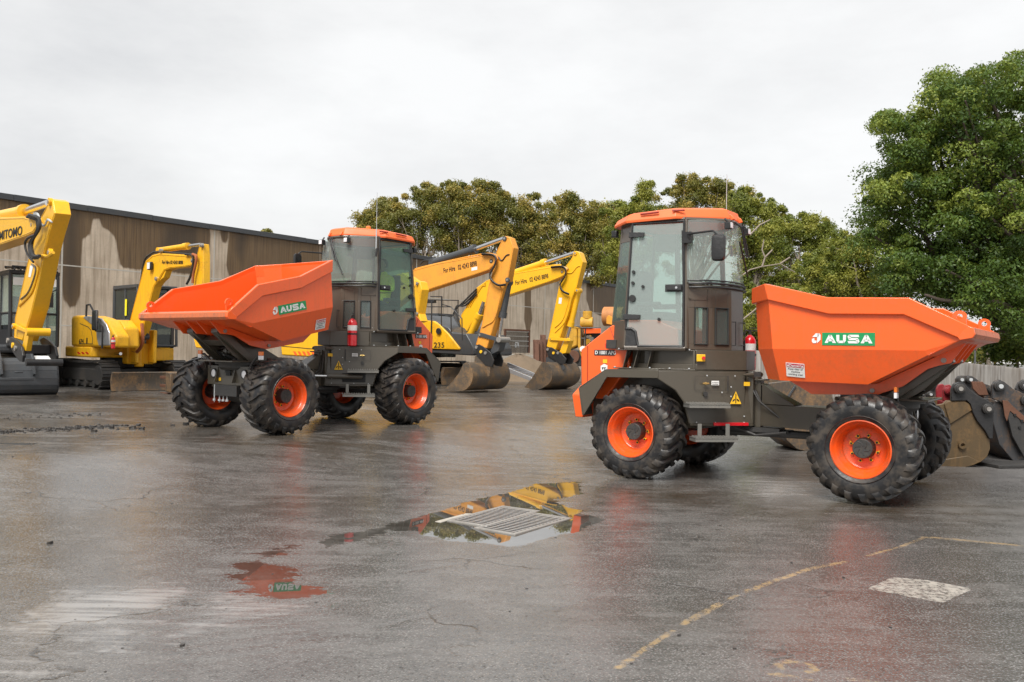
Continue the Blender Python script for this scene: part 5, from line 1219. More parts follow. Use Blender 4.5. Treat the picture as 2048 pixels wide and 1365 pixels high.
sp = MB(); P = fa.xz([(275,505),(310,470),(505,472),(560,500),(590,575),(340,735),(330,690)], -.02, Ki, ki); sp.prism(P, -.03, -.0); sp.build('side_plate', M['brownsteel'], bo, bevel=.01)
sp = MB(); P = fa.xz([(210,1240),(285,1130),(540,1090),(690,1160),(600,1203),(430,1247)], -.02, Ki, ki); sp.prism(P, -.025, 0); sp.build('heel_plate', M['brownsteel'], bo, bevel=.01)
sp = MB(); c = L3(fa,(480,970),Ki,ki,-.02); sp.lathe([(-.03,.03),(-.03,.055),(0,.06),(0,.02)], 18, 'y', c, close=True); sp.build('shackle_boss', M['brownsteel'], bo)
for yy in (-.05,.5):
    m = MB(); P = fa.xz([(355,470),(358,330),(385,275),(440,250),(500,262),(570,340),(640,395),(760,455),(830,500),(852,540),(840,640),(832,900),(790,900),(740,805),(650,695),(602,600),(575,505),(530,462)], yy, Ki, ki); m.prism(P, yy, yy+.06); m.build('pin_bracket', M['black'], oa, bevel=.01)
pinboss(fa, oa, [(440,328),(757,557)], Ki, ki, -.05, .075, M['dark'], M['steel'])
# red coupler part, left of it
fb, ob = attachment('red_coupler', 'crimson coupler bracket peeking over the brown clay bucket', 1893, 800, 13.4, -8, 'coupler')
m = MB(); P = fb.xz([(265,470),(262,340),(290,290),(340,282),(368,310),(370,470)], 0, Ki, ki); m.prism(P, 0, .05); m.prism(P, .3, .35); m.box(P[0][0], P[-1][0], 0.0, .35, .05, P[0][1]); m.build('bracket', M['redsteel'], ob, bevel=.01)
pinboss(fb, ob, [(315,350)], Ki, ki, 0, .062, M['redsteel'], M['redsteel'])
# dark bucket behind the wheel
def dark_bucket(label, off, poly, ear, pinpts, Y, yaw, px, py, w=.9, mat='bucketdark', edge=None, r=.08):
    fr, o = attachment('digging_bucket', label, px, py, Y, yaw, 'bucket')
    m = MB(); P = fr.xz(poly, 0, Ki, ki); m.prism(P, 0, .05); m.prism(P, w-.05, w); cx = sum(p[0] for p in P)/len(P); cz = sum(p[1] for p in P)/len(P)
    for i in range(len(P)//2+1):
        a, b = P[i], P[i+1]; q = lambda p: (p[0]+(cx-p[0])*.06, p[1]+(cz-p[1])*.06)
        m.loft([[(c_[0],y,c_[1]) for c_ in (a,b,q(b),q(a))] for y in (.01,w-.01)])
    m.build('shell', M[mat], o, bevel=.01)
    for yy in (-.05,w*.5): m = MB(); m.prism(fr.xz(ear, yy, Ki, ki), yy, yy+.055); m.build('pin_bracket', M[mat], o, bevel=.008)
    pinboss(fr, o, pinpts, Ki, ki, -.05, r, M['dark'], M['lightgrey'])
    return fr, o
dark_bucket('dark bucket with two pale pins seen above and behind the brown clay bucket', 0, [(430,420),(400,1150),(700,1200),(860,1120),(900,800),(850,430)], [(405,280),(408,215),(440,182),(560,178),(620,200),(700,260),(820,300),(830,420),(700,460),(500,400)], [(457,225),(557,225),(808,340)], 14.6, -8, 1955, 850, r=.065)
dark_bucket('dark bucket half hidden behind the right dumper far front wheel', 0, [(60,560),(60,1150),(200,1220),(300,1150),(300,600),(250,420)], [(60,330),(120,270),(180,262),(260,330),(262,420),(200,520),(60,480)], [(138,275),(105,392)], 14.0, -8, 1870, 850, r=.05)
fr6, o6 = dark_bucket('black bucket with bolted cutting edge at the right end of the row', 0, [(840,480),(830,700),(900,960),(1060,1150),(1230,1230),(1400,1150),(1420,800),(1250,560),(1080,470)], [(822,440),(820,290),(850,245),(905,225),(960,250),(1060,330),(1190,390),(1260,520),(1100,600),(900,470)], [(893,300),(1195,462)], 13.6, -6, 2000, 900, mat='bucketdark', r=.082)
e = MB(); P = fr6.xz([(935,460),(995,465),(1050,520),(1190,645),(1330,800),(1330,980),(1183,1120),(1040,860),(1000,690)], -.09, Ki, ki); e.prism(P, -.12, -.06); ce = e.build('cutting_edge', M['dark'], o6, bevel=.006)
e = MB(); P = fr6.xz([(935,460),(995,465),(1050,525),(1180,640),(1330,790),(1330,810),(1150,690),(1020,580),(985,700),(960,640)], -.12, Ki, ki); e.prism(P, -.135, -.12); e.build('worn_rim', M['rust'], ce, bevel=.003)
bh = MB()
for q in ((1080,628),(1160,695),(1135,770),(1250,790)): c = L3(fr6,q,Ki,ki,-.135); bh.cyl(c+Vector((0,.01,0)),c-Vector((0,.01,0)),.02,10)
build_each(bh, 'edge_bolt', M['ink'], ce)
dark_bucket('dark bucket with white pin end cut by the right picture edge', 0, [(1120,430),(1130,900),(1300,1150),(1500,1100),(1500,500)], [(1085,330),(1120,260),(1180,222),(1260,240),(1400,330),(1400,470),(1150,420)], [(1178,290)], 15.0, -8, 2060, 850, r=.09)
frr, orr = attachment('rusty_teeth', 'rusty ribbed tooth rack between the dark buckets', 1955, 790, 13.9, -8, 'tooth rack')
rt_ = MB()
for i in range(4): P = frr.xz([(585+i*36,250+i*3),(605+i*36,246),(640+i*36,290),(700+i*28,405),(665+i*28,400),(600+i*36,330)], 0, Ki, ki); rt_.prism(P, -.02+.01*i, .04+.01*i)
for x in rt_.v[:0]: pass
build_each(rt_, 'tooth', M['rust'], orr, bevel=.006)
rs = MB(); P = frr.xz([(600,320),(740,320),(770,410),(690,410)], .05, Ki, ki); rs.prism(P, .05, .15); P = frr.xz([(690,400),(760,410),(760,1000),(690,1000)], .06, Ki, ki); rs.prism(P, .16, .20); rs.build('rack_plate', M['rust'], orr, bevel=.01)
ply = MB(); p = atY(2030, 948, 12.9); pf = Fr(p.x, p.y, float(gz(p.x,p.y)), math.radians(12)); po = ply.box(-.5,.5,-.25,.25,.005,.05).build('steel_plate', M['dark'], None, bevel=.006)
po.location = pf.loc; po.rotation_euler = (0,0,pf.yaw); tag(po, 'flat dark steel plate on the ground under the rightmost bucket', 'steel plate')
# big tilting bucket under / behind the right dumper
fg, og = attachment('digging_bucket', 'brown wide bucket seen through the gap between right dumper cab and skip', 1590, 905, 14.4, 4, 'bucket', 'excavator buckets lined up by the fence')
m = MB(); prof = [(300,560),(340,780),(420,1060),(500,1170),(600,1255),(720,1285),(860,1280),(980,1150),(1020,900),(960,660),(860,560),(560,530)]
P = fg.xz(prof, 0, Kj, kj); m.prism(P, 0, .06); m.prism(P, .84, .9)
cx = sum(p[0] for p in P)/len(P); cz = sum(p[1] for p in P)/len(P)
for i in range(len(P)-2):
    a, b = P[i], P[i+1]; q = lambda p: (p[0]+(cx-p[0])*.05, p[1]+(cz-p[1])*.05); m.loft([[(c_[0],y,c_[1]) for c_ in (a,b,q(b),q(a))] for y in (.01,.89)])
m.build('shell', M['mudsteel'], og, bevel=.01)
m = MB(); P = fg.xz([(470,745),(570,585),(590,590),(490,755)], -.02, Kj, kj); m.prism(P, -.03, 0); m.build('gusset', M['greypaint'], og, bevel=.004)

# sand pile, low block wall, mesh panel, rails
def heap(name, px, py, Y, r, h, mat, label, seed):
    p = atY(px, py, Y); z0 = float(gz(p.x, p.y)); rg_ = np.random.default_rng(seed); m = MB(); n, k = 56, 16; rings = []
    ph = rg_.random(6)*6
    for j in range(k+1):
        t = j/k; ring = []
        for i in range(n):
            a = 2*PI*i/n; rr = r*(1-t)*(1+.10*math.sin(2*a+ph[0])+.06*math.sin(5*a+ph[1])+.03*math.sin(11*a+ph[2]*j)); zz = h*(1-(1-t)**1.25)*(1 if t < .97 else .985)
            ring.append((p.x+rr*math.cos(a)+rg_.normal()*.02, p.y+rr*math.sin(a)*.8+rg_.normal()*.02, z0-.05+zz+rg_.normal()*.015))
        rings.append(ring)
    m.loft(rings); o = m.build(name, mat, None, ang=80); return tag(o, label, 'heap')
M['sand'] = paint('damp_sand', (.17,.125,.082), .9, .6, (.09,.065,.04), scale=3, bump=.05)
heap('sand_heap', 1037, 745, 43, 2.7, 1.35, M['sand'], 'heap of brown sand in front of the low concrete block wall', 3)
def place_box(name, pa, pb, Y0, Y1, ztop_px, thick, mat, label, cat, h0=None):
    a, b = atY(pa, ztop_px[0], Y0), atY(pb, ztop_px[1], Y1); d = (b-a); yaw = math.atan2(d.y, d.x); z0 = float(gz(a.x, a.y))-.1
    L = math.hypot(d.x, d.y); m = MB(); m.hexa([(0,0,z0),(L,0,z0),(L,thick,z0),(0,thick,z0)], [(0,0,a.z),(L,0,b.z),(L,thick,b.z),(0,thick,a.z)])
    o = m.build(name, mat, None, bevel=.02); o.location = (a.x,a.y,0); o.rotation_euler = (0,0,yaw); return tag(o, label, cat), a, b
place_box('block_wall', 985, 1073, 45.5, 47, (707,711), .6, M['concrete_lt'], 'low stained concrete block wall behind the sand heap', 'wall')
# steel mesh panel leaning on the wall
a = atY(1010, 710, 49.5); fm = Fr(a.x, a.y, float(gz(a.x,a.y)), math.radians(48)); om = empty('mesh_panel', fm, 'rusty framed steel mesh panel leaning on the concrete wall', 'mesh panel')
zt_ = L3(fm,(520,315),Kc,kc,0).z; zb_ = L3(fm,(560,650),Kc,kc,0).z; x0_, x1_ = L3(fm,(520,315),Kc,kc,0).x, L3(fm,(905,315),Kc,kc,0).x
m = MB(); m.box(x0_,x0_+.12,-.05,.05,zb_,zt_); m.box(x1_-.12,x1_,-.05,.05,zb_,zt_); m.box(x0_,x1_,-.06,.06,zt_,zt_+.1); m.build('frame', M['rust'], om)
m = MB()
for i in range(26): z = zb_+(zt_-zb_)*i/26; m.box(x0_+.1,x1_-.1,-.015,.015,z,z+.022)
for i in range(30): x = x0_+(x1_-x0_)*i/30; m.box(x,x+.018,-.03,-.012,zb_,zt_)
mo = m.build('mesh', M['dark'], om); 
for i in range(4): m = MB(); z = zb_+(zt_-zb_)*(.3+.22*i); m.box(x0_,x1_,-.05,-.03,z,z+.05); m.build('crossbar', M['steel'], om)
boom_text(fm, om, '674', (680,535), (740,535), Kc, kc, -.06, .45, M['lightgrey'])
# rusty rails standing and lying
for i, (u, v0, v1, lab) in enumerate(((1012,455,800,'rusty steel beam standing nearest the mesh panel'),(1060,455,760,'rusty steel beam standing second from the mesh panel'),(1105,380,740,'tallest rusty steel beam with a knob on top'),(1160,450,700,'rusty steel beam partly behind the bright yellow stick'))):
    a, b = atY(Kc[0]+u/kc, Kc[1]+v1/kc, 44+i*.3), atY(Kc[0]+u/kc-2+i, Kc[1]+v0/kc, 44.6+i*.3); m = MB()
    a.z = min(a.z, float(gz(a.x,a.y))+.02)
    for dx in (-.14,.12): m.hexa([(dx,-.12,0),(dx+.03,-.12,0),(dx+.03,.12,0),(dx,.12,0)], [(dx+b.x-a.x,-.12+.6,b.z-a.z),(dx+.03+b.x-a.x,-.12+.6,b.z-a.z),(dx+.03+b.x-a.x,.12+.6,b.z-a.z),(dx+b.x-a.x,.12+.6,b.z-a.z)])
    m.hexa([(-.12,-.02,0),(.13,-.02,0),(.13,.02,0),(-.12,.02,0)], [(-.12+b.x-a.x,.58,b.z-a.z),(.13+b.x-a.x,.58,b.z-a.z),(.13+b.x-a.x,.62,b.z-a.z),(-.12+b.x-a.x,.62,b.z-a.z)])
    o = m.build('steel_beam', M['rust'], None, bevel=.004); o.location = a; tag(o, lab, 'steel beam', 'rusty beams by the wall')
# ramp of pale steel lying before the heap
a = atY(1010, 745, 36.5); fp = Fr(a.x, a.y, float(gz(a.x,a.y)), math.radians(-38)); op = empty('loading_ramp', fp, 'pale steel loading ramp with slats, between the two hanging buckets', 'ramp')
for y in (0,.9): m = MB(); m.hexa([(-.6,y,.75),(1.9,y,.08),(1.9,y+.08,.08),(-.6,y+.08,.75)], [(-.6,y,.95),(1.9,y,.22),(1.9,y+.08,.22),(-.6,y+.08,.95)]); m.build('side_rail', M['silverplate'], op, bevel=.004)
m = MB()
for i in range(12): x = -.5+i*.2; z = .80-.27*(x+.5)/1; m.box(x,x+.06,.08,.9,z,z+.03)
m.build('tread', M['silverplate'], op)

# old yellow machine against the wall
fo = Fr(*(lambda p: (p.x, p.y, float(gz(p.x,p.y))))(atY(1195, 760, 41)), math.radians(-12)); oo = empty('old_loader', fo, 'old worn yellow machine with exposed engine and air cleaner, behind the right dumper cover', 'machine')
Kh, kh = (1080,560), 6.825
slab('fuel_tank', fo, [(350,640),(505,640),(515,900),(430,945),(350,940),(330,800)], Kh, kh, -.9, .3, M['oldyellow'], oo, .08)
slab('engine_bay', fo, [(520,650),(560,650),(560,780),(555,900),(620,905),(640,1050),(560,1050),(515,900)], Kh, kh, -.9, .4, M['oldyellow'], oo, .02)
slab('engine_block', fo, [(600,730),(820,730),(820,1100),(640,1100)], Kh, kh, -.4, .4, M['dark'], oo, .05)
slab('upper_beam', fo, [(600,665),(830,665),(830,730),(600,735)], Kh, kh, -.6, -.4, M['orange'], oo, .01)
slab('chassis', fo, [(330,940),(900,1000),(900,1180),(440,1180),(340,1050)], Kh, kh, -.8, .8, M['dark'], oo, .03)
m = MB(); c = L3(fo,(640,590),Kh,kh,-.5); m.cyl(c-Vector((.28,0,0)), c+Vector((.28,0,0)), .27, 24); m.cyl(c-Vector((.30,0,0)),c-Vector((.28,0,0)),.20,20); m.cyl(c+Vector((.02,0,.2)),c+Vector((.02,0,.55)),.22,20); m.build('air_cleaner', M['oldyellow'], oo, bevel=.03)
m = MB(); m.tube([L3(fo,q,Kh,kh,-.5) for q in ((610,480),(600,440),(620,425))], .05, 8); m.build('exhaust', M['black'], oo)
m = MB()
for a_, b_ in (((560,655),(560,900)),((340,620),(560,640)),((560,655),(830,655)),((560,800),(620,800)),((620,655),(620,900))): m.tube([L3(fo,a_,Kh,kh,-.95), L3(fo,b_,Kh,kh,-.95)], .03, 6)
m.build('guard_frame', M['dark'], oo)
for k_ in range(9): c = L3(fo,(640+random.random()*120,760+random.random()*120),Kh,kh,-.45); m = MB(); m.cyl(c,c-Vector((.02,.12,.02)),.05+.06*random.random(),10); m.build('engine_fitting', M['oldyellow'] if k_%2 else M['steel'], oo)
m = MB(); c = L3(fo,(585,945),Kh,kh,-.95); m.cyl(c,c-Vector((0,.06,0)),.14,20); m.build('headlamp', M['lamp'], oo)
m = MB(); c = L3(fo,(450,1050),Kh,kh,-.9); m.cyl(c,c+Vector((0,.3,0)),.30,24); m.build('idler_wheel', M['rust'], oo, bevel=.02)
fd = Fr(*(lambda p: (p.x, p.y, float(gz(p.x,p.y))))(atY(1232, 760, 38)), math.radians(-25)); od = empty('chute', fd, 'rusty orange round chute above the right dumper cover, before the wall', 'chute')
m = MB(); c = L3(fd,(1015,500),Kh,kh,0); m.lathe([(-.45,.42),(.45,.42),(.45,.38),(-.45,.38)], 30, 'x', c, close=True); m.build('drum', M['rust'] if False else paint('rusty_orange', (.50,.20,.06), .6, .5), od)
slab('chute_side', fd, [(905,520),(935,480),(1090,570),(1090,640),(905,600)], Kh, kh, -.45, -.40, M['amberpaint'], od, .01)
m = MB(); m.box(c.x-.1,c.x+.1,-.1,.1,0,c.z-.4); m.build('stand', M['dark'], od)

# ================================================================== WALL
WA = Vector((-18.7, 36.0, 0)); WD = Vector((.705, 1.0, 0)); wl_ = WD.length; WU = WD/wl_; WY = math.atan2(WD.y, WD.x)
def wall_s(px, py):   # pixel -> (distance along wall, height)
    r = ray(px, py); nrm = Vector((WD.y, -WD.x, 0)); t = (WA-Vector((0,0,0))).dot(nrm)/r.dot(nrm); q = r*t
    return ((q-WA).dot(WU), q.z+CAMZ)
S0, S1 = -14., 52.; ZW = 7.30
def inpoly(X, Y, P):
    r = np.zeros(X.shape, bool); n_ = len(P)
    for i in range(n_):
        x1, y1 = P[i]; x2, y2 = P[(i+1) % n_]
        c = ((y1 > Y) != (y2 > Y)) & (X < (x2-x1)*(Y-y1)/((y2-y1) if y2 != y1 else 1e-9)+x1); r ^= c
    return r
def sdist(X, Y, P):
    d = np.full(X.shape, 1e9)
    for i in range(len(P)):
        x1, y1 = P[i]; x2, y2 = P[(i+1) % len(P)]; dx, dy = x2-x1, y2-y1; L = dx*dx+dy*dy+1e-9
        t = np.clip(((X-x1)*dx+(Y-y1)*dy)/L, 0, 1); d = np.minimum(d, np.hypot(X-x1-t*dx, Y-y1-t*dy))
    return np.where(inpoly(X, Y, P), -d, d)
def grid_mesh(name, xs, ys, fn, attrs, mat, parent=None, keep=None):
    X, Y = np.meshgrid(xs, ys); co = fn(X, Y); n1, n2 = len(ys), len(xs)
    me = bpy.data.meshes.new(name); nv = n1*n2; me.vertices.add(nv); me.vertices.foreach_set('co', co.reshape(-1, 3).astype(np.float32).ravel())
    i = np.arange(n1-1)[:, None]*n2+np.arange(n2-1)[None, :]; F = np.stack([i, i+1, i+n2+1, i+n2], -1).reshape(-1, 4)
    if keep is not None: F = F[keep((xs[:-1]+xs[1:])/2, (ys[:-1]+ys[1:])/2).ravel()]
    me.loops.add(F.size); me.loops.foreach_set('vertex_index', F.ravel().astype(np.int32)); me.polygons.add(len(F))
    me.polygons.foreach_set('loop_start', np.arange(0, F.size, 4, dtype=np.int32)); me.polygons.foreach_set('loop_total', np.full(len(F), 4, np.int32))
    me.update(calc_edges=True); me.validate(); me.polygons.foreach_set('use_smooth', np.ones(len(F), bool))
    for k_, v in attrs.items():
        a_ = me.attributes.new(k_, 'FLOAT', 'POINT'); a_.data.foreach_set('value', np.asarray(v, np.float32).ravel())
    o = bpy.data.objects.new(name, me); COL.objects.link(o); me.materials.append(mat)
    if parent: o.parent = parent
    return o
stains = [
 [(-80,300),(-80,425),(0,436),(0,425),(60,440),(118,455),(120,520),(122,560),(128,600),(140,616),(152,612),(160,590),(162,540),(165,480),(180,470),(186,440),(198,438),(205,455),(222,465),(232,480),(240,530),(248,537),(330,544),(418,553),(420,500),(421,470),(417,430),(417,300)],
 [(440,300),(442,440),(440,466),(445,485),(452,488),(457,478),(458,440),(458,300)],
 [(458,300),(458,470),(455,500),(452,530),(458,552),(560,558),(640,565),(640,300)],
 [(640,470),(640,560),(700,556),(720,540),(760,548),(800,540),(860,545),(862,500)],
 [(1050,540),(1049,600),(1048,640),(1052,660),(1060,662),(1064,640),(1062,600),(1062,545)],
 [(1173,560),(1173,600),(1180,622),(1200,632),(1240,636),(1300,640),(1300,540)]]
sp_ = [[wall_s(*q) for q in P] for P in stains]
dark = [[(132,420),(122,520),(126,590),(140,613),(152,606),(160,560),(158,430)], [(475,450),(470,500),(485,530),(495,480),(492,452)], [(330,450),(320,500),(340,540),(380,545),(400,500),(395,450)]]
dk_ = [[wall_s(*q) for q in P] for P in dark]
def wall_mat():
    m, nt, out = newmat('stained_precast_concrete'); n = N(nt); tc = n('TexCoord').outputs['Object']
    a = n.noise(.7, 6, .6, tc); b = n.noise(14, 6, .65, tc); st = n.noise(1., 5, .6, stretch(n, tc, (6., 6., .35))); st2 = n.noise(1., 4, .6, stretch(n, tc, (16., 16., .5)))
    base = n.mix(n.ramp(a, (.35, 0.), (.65, 1.)), (.66,.555,.435), (.48,.39,.295))
    base = n.mix(n.math('MULTIPLY', n.ramp(st, (.47, 0.), (.68, 1.)), .75), base, (.25,.19,.13))
    base = n.mix(n.math('MULTIPLY', n.ramp(b, (.5, 0.), (.7, 1.)), .3), base, (.34,.29,.25))
    s_ = n('Attribute', attribute_name='stain').outputs['Fac']; d_ = n('Attribute', attribute_name='dark').outputs['Fac']
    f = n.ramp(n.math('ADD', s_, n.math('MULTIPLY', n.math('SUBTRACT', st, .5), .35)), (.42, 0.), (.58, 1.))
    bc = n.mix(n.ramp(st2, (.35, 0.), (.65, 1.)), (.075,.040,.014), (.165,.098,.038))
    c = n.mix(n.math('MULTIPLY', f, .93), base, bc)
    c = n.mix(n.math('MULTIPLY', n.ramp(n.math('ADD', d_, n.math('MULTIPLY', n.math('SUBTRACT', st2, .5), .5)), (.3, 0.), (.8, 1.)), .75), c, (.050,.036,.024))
    bp = n('Bump', i={'Strength': .35, 'Distance': .02, 'Height': b}); r = n.mixf(f, .85, .5)
    p = n('BsdfPrincipled', i={'Base Color': c, 'Roughness': r, 'Normal': bp.outputs[0]}); nt.links.new(p.outputs[0], out.inputs[0]); return m
M['wall'] = wall_mat()
frw = Fr(WA.x, WA.y, 0, WY); wo = empty('concrete_wall', frw, 'tall stained precast concrete panel wall behind the parked excavators', 'wall')
xs = np.arange(S0, S1, .09); zs = np.arange(-.8, ZW, .09); X, Z = np.meshgrid(xs, zs)
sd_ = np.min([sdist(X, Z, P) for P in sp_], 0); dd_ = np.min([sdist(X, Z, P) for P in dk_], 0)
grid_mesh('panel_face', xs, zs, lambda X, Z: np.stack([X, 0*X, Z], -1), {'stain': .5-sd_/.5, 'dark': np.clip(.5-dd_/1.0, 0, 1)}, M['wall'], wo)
m = MB(); m.box(S0+.01, S1-.1, .01, .2, -.8, ZW-.05); m.build('wall_core', M['concrete_lt'], wo)
for i in range(-2, 8):
    s_ = i*6*wl_
    if S0 < s_ < S1-1: m = MB(); m.box(s_-.035, s_+.035, -.006, .004, -.8, ZW-.05); m.build('vertical_joint', M['cream'], wo)
for z in (2.28, 4.78): m = MB(); m.box(S0, S1-.1, -.004, .004, z-.025, z+.025); m.build('horizontal_joint', M['cream'], wo)
m = MB()
for i in range(22): s_ = S0+i*3; m.box(s_, min(s_+2.99, S1), -.12, .3, ZW-.16+.006*(i%2), ZW+.08+.006*(i%3))
build_each(m, 'capping', M['greypaint'], wo, bevel=.01)

# ================================================================== FENCE, SIGN, POLES
def fence(pts, label):
    o = empty('corrugated_fence', Fr(pts[0][0], pts[0][1], 0, 0), label, 'fence'); base = Vector((pts[0][0], pts[0][1], 0))
    for a, b in zip(pts[:-1], pts[1:]):
        L = math.hypot(b[0]-a[0], b[1]-a[1]); n_ = int(L/.019); t = np.linspace(0, 1, n_); off = .013*np.cos(np.arange(n_)*2*PI/4)
        nx, ny = -(b[1]-a[1])/L, (b[0]-a[0])/L; x = a[0]+(b[0]-a[0])*t+nx*off; y = a[1]+(b[1]-a[1])*t+ny*off; zt = a[2]+(b[2]-a[2])*t; jag = np.repeat(rng.normal(0, .008, n_//40+1), 40)[:n_]
        m = MB(); vs = []; 
        for i in range(n_): vs += [(x[i]-base.x, y[i]-base.y, zt[i]-2.1), (x[i]-base.x, y[i]-base.y, zt[i]+jag[i])]
        m.add(vs, [(2*i, 2*i+2, 2*i+3, 2*i+1) for i in range(n_-1)]); m.build('corrugated_sheet', M['fencemat'], o, ang=80)
    return o
m_, nt, out = newmat('weathered_galvanised_sheet'); n = N(nt); tc = n('TexCoord').outputs['Object']
a_ = n.noise(1., 4, .6, stretch(n, tc, (5,5,.5))); b_ = n.noise(.4, 3, .5, tc)
c_ = n.mix(n.ramp(a_, (.42, 0.), (.66, 1.)), (.50,.48,.45), (.22,.19,.165)); c_ = n.mix(n.math('MULTIPLY', n.ramp(b_, (.5,0.), (.7,1.)), .4), c_, (.30,.24,.18))
p_ = n('BsdfPrincipled', i={'Base Color': c_, 'Roughness': .6, 'Metallic': .15}); nt.links.new(p_.outputs[0], out.inputs[0]); M['fencemat'] = m_
F1, F2, F3, F4 = atY(1485, 700, 50), atY(1790, 716, 34), atY(1920, 724.5, 28), atY(2140, 747, 20.5)
fence([tuple(F1), tuple(F2), tuple(F3), tuple(F4)], 'weathered corrugated iron fence behind the row of buckets')
p = atY(1950, 720, 36); m = MB(); m.cyl((0,0,-1.5),(0,0,p.z+.9),.035,10); fs = Fr(p.x, p.y, 0, math.radians(35)); so_ = empty('give_way_sign', fs, 'red triangular give-way sign seen edge-on past the fence', 'sign'); m.build('post', M['lightgrey'], so_)
c = p.z+.75; m = MB(); m.prism([(-.42,c+.35),(.42,c+.35),(0,c-.40)], -.045, -.035); sg = m.build('sign_plate', M['red'], so_); m = MB(); m.prism([(-.2,c+.2),(.2,c+.2),(0,c-.15)], -.052, -.047); m.build('sign_centre', M['white'], sg)
for (u, v, Y, lab) in ((1962,688,44,'thin pale pole left of the thicker one past the fence'),(1981,680,40,'thicker pale timber pole past the fence')):
    p = atY(u, v, Y); m = MB(); r_ = .07 if u < 1970 else .12; m.cyl((p.x,p.y,-1.5),(p.x-.1,p.y,p.z),r_,10,r_*.8); m.cyl((p.x-.1,p.y,p.z),(p.x-.1,p.y,p.z+.03),r_*.85,10); o = m.build('timber_pole', M['bark'], None); tag(o, lab, 'pole', 'poles beyond the fence')
p = atY(1958, 718, 120); m = MB(); m.box(p.x-5,p.x+5,p.y,p.y+6,-1,p.z-.6); m.prism([(p.x-6,p.z-.6),(p.x+6,p.z-.6),(p.x+2,p.z+1.2),(p.x-2,p.z+1.2)], p.y-1, p.y+7); o = m.build('house', M['white'], None); tag(o, 'distant white-roofed house past the corrugated fence', 'house')

# ================================================================== DRAIN GRATES
def grate(cx_, cy_, yaw, label):
    GR.append((cx_, cy_, yaw)); fr = Fr(cx_, cy_, float(gz(cx_, cy_)), yaw); o = empty('drain_grate', fr, label, 'drain grate', 'steel grates over the yard drain'); z = .001; L, W_ = .45, .197
    m = MB(); m.box(-L,L,-W_,W_,-.42,-.40); m.box(-L-.01,-L,-W_,W_,-.40,-.003); m.box(L,L+.01,-W_,W_,-.40,-.003); m.box(-L,L,-W_-.01,-W_,-.40,-.003); m.box(-L,L,W_,W_+.01,-.40,-.003); m.build('pit', M['ink'], o)
    m = MB()
    for a, b, c, d in ((-L-.03,L+.03,-W_-.03,-W_+.018),(-L-.03,L+.03,W_-.018,W_+.03),(-L-.03,-L+.02,-W_+.018,W_-.018),(L-.02,L+.03,-W_+.018,W_-.018)): m.box(a,b,c,d,-.008,z+.006)
    fo_ = m.build('frame', M['steel'], o, bevel=.002)
    for i in range(14): x = -L+.055+i*.0595; m = MB(); m.box(x,x+.022,-W_+.018,W_-.018,z+.002,z+.004); m.build('grate_bar', M['gratesteel'], o)
M['gratesteel'] = paint('wet_galvanised_grate', (.60,.59,.58), .2, .3, (.25,.20,.16), metal=.5)
GR = []
A_ = math.atan2(9.003-8.244, -.017+.5)
grate((-.5+.232)/2, (8.244+8.693)/2, A_, 'left steel drain grate half under the puddle'); grate((-.189+.49)/2, (7.944+8.357)/2, math.atan2(8.591-7.944, .271+.189), 'right steel drain grate half under the puddle')
q_ = Fr(.0, 8.3, float(gz(0, 8.3)), A_); m = MB()
m.box(-.50,.52,.435,.50,-.02,.003)
o = m.build('drain_kerb', M['concrete_lt'], None, bevel=.003); o.location = q_.loc; o.rotation_euler = (0,0,A_); tag(o, 'pale concrete edging strip beside the drain grates', 'drain edging')
# ================================================================== GROUND
def G(u, v, z=0.):
    for _ in range(4): p = atZ(u, v, z); z = float(gz(p.x, p.y))
    return (p.x, p.y)
xs = np.concatenate([-np.geomspace(160, 7.2, 60), np.arange(-7, 7.01, .035), np.geomspace(7.2, 160, 60)])
ys = np.concatenate([[-40,-20,-10,-4,-1,1,2,2.6], np.arange(3., 13.01, .035), 13+np.geomspace(.05, 260, 110)])
X, Y = np.meshgrid(xs, ys)
drain = [(780,1054),(832,1037),(880,1024),(920,1012),(960,1000),(1005,990),(1030,984),(1055,976),(1075,969),(1110,967),(1152,965),(1156,988),(1130,994),(1098,998),(1120,1012),(1145,1022),(1175,1032),(1208,1040),(1165,1056),(1140,1064),(1100,1070),(1060,1086),(1020,1092),(985,1088),(950,1084),(900,1082),(865,1072),(835,1060),(790,1062)]
stream = [(835,1036),(800,1043),(760,1052),(715,1062),(668,1074),(635,1088),(648,1098),(690,1090),(730,1078),(780,1064),(838,1058)]
orange = [(440,1172),(462,1152),(462,1130),(490,1112),(530,1098),(575,1086),(620,1086),(640,1088),(600,1104),(570,1116),(560,1128),(600,1140),(610,1152),(640,1172),(650,1190),(610,1206),(545,1214),(505,1210),(500,1190),(455,1180)]
small1 = [(625,1212),(632,1200),(652,1196),(700,1202),(694,1212),(660,1226),(640,1228)]
small2 = [(0,888),(60,884),(105,884),(60,892),(10,892)]
small3 = [(405,872),(440,866),(450,872),(420,878)]
def sdm(polys, z=-.015, sc=1): return np.min([sdist(X, Y, [G(u, v, z) for u, v in P]) for P in polys], 0)
near = (np.abs(X) < 9) & (Y < 24) & (Y > 2)
pud = .5-np.clip(sdm([drain, stream]), -.5, .5)/.5*.5*1.
pud = np.clip(.60-sdm([drain])/.36, 0, 1); pud = np.maximum(pud, np.clip(.48-sdm([stream])/.6, 0, 1)); pud = np.maximum(pud, np.clip(.45-sdm([orange])/1.2, 0, 1))
pud = np.maximum(pud, np.clip(.42-sdm([small1])/.7, 0, 1)); pud = np.maximum(pud, np.clip(.44-sdm([small2, small3], .05)/1.2, 0, 1))
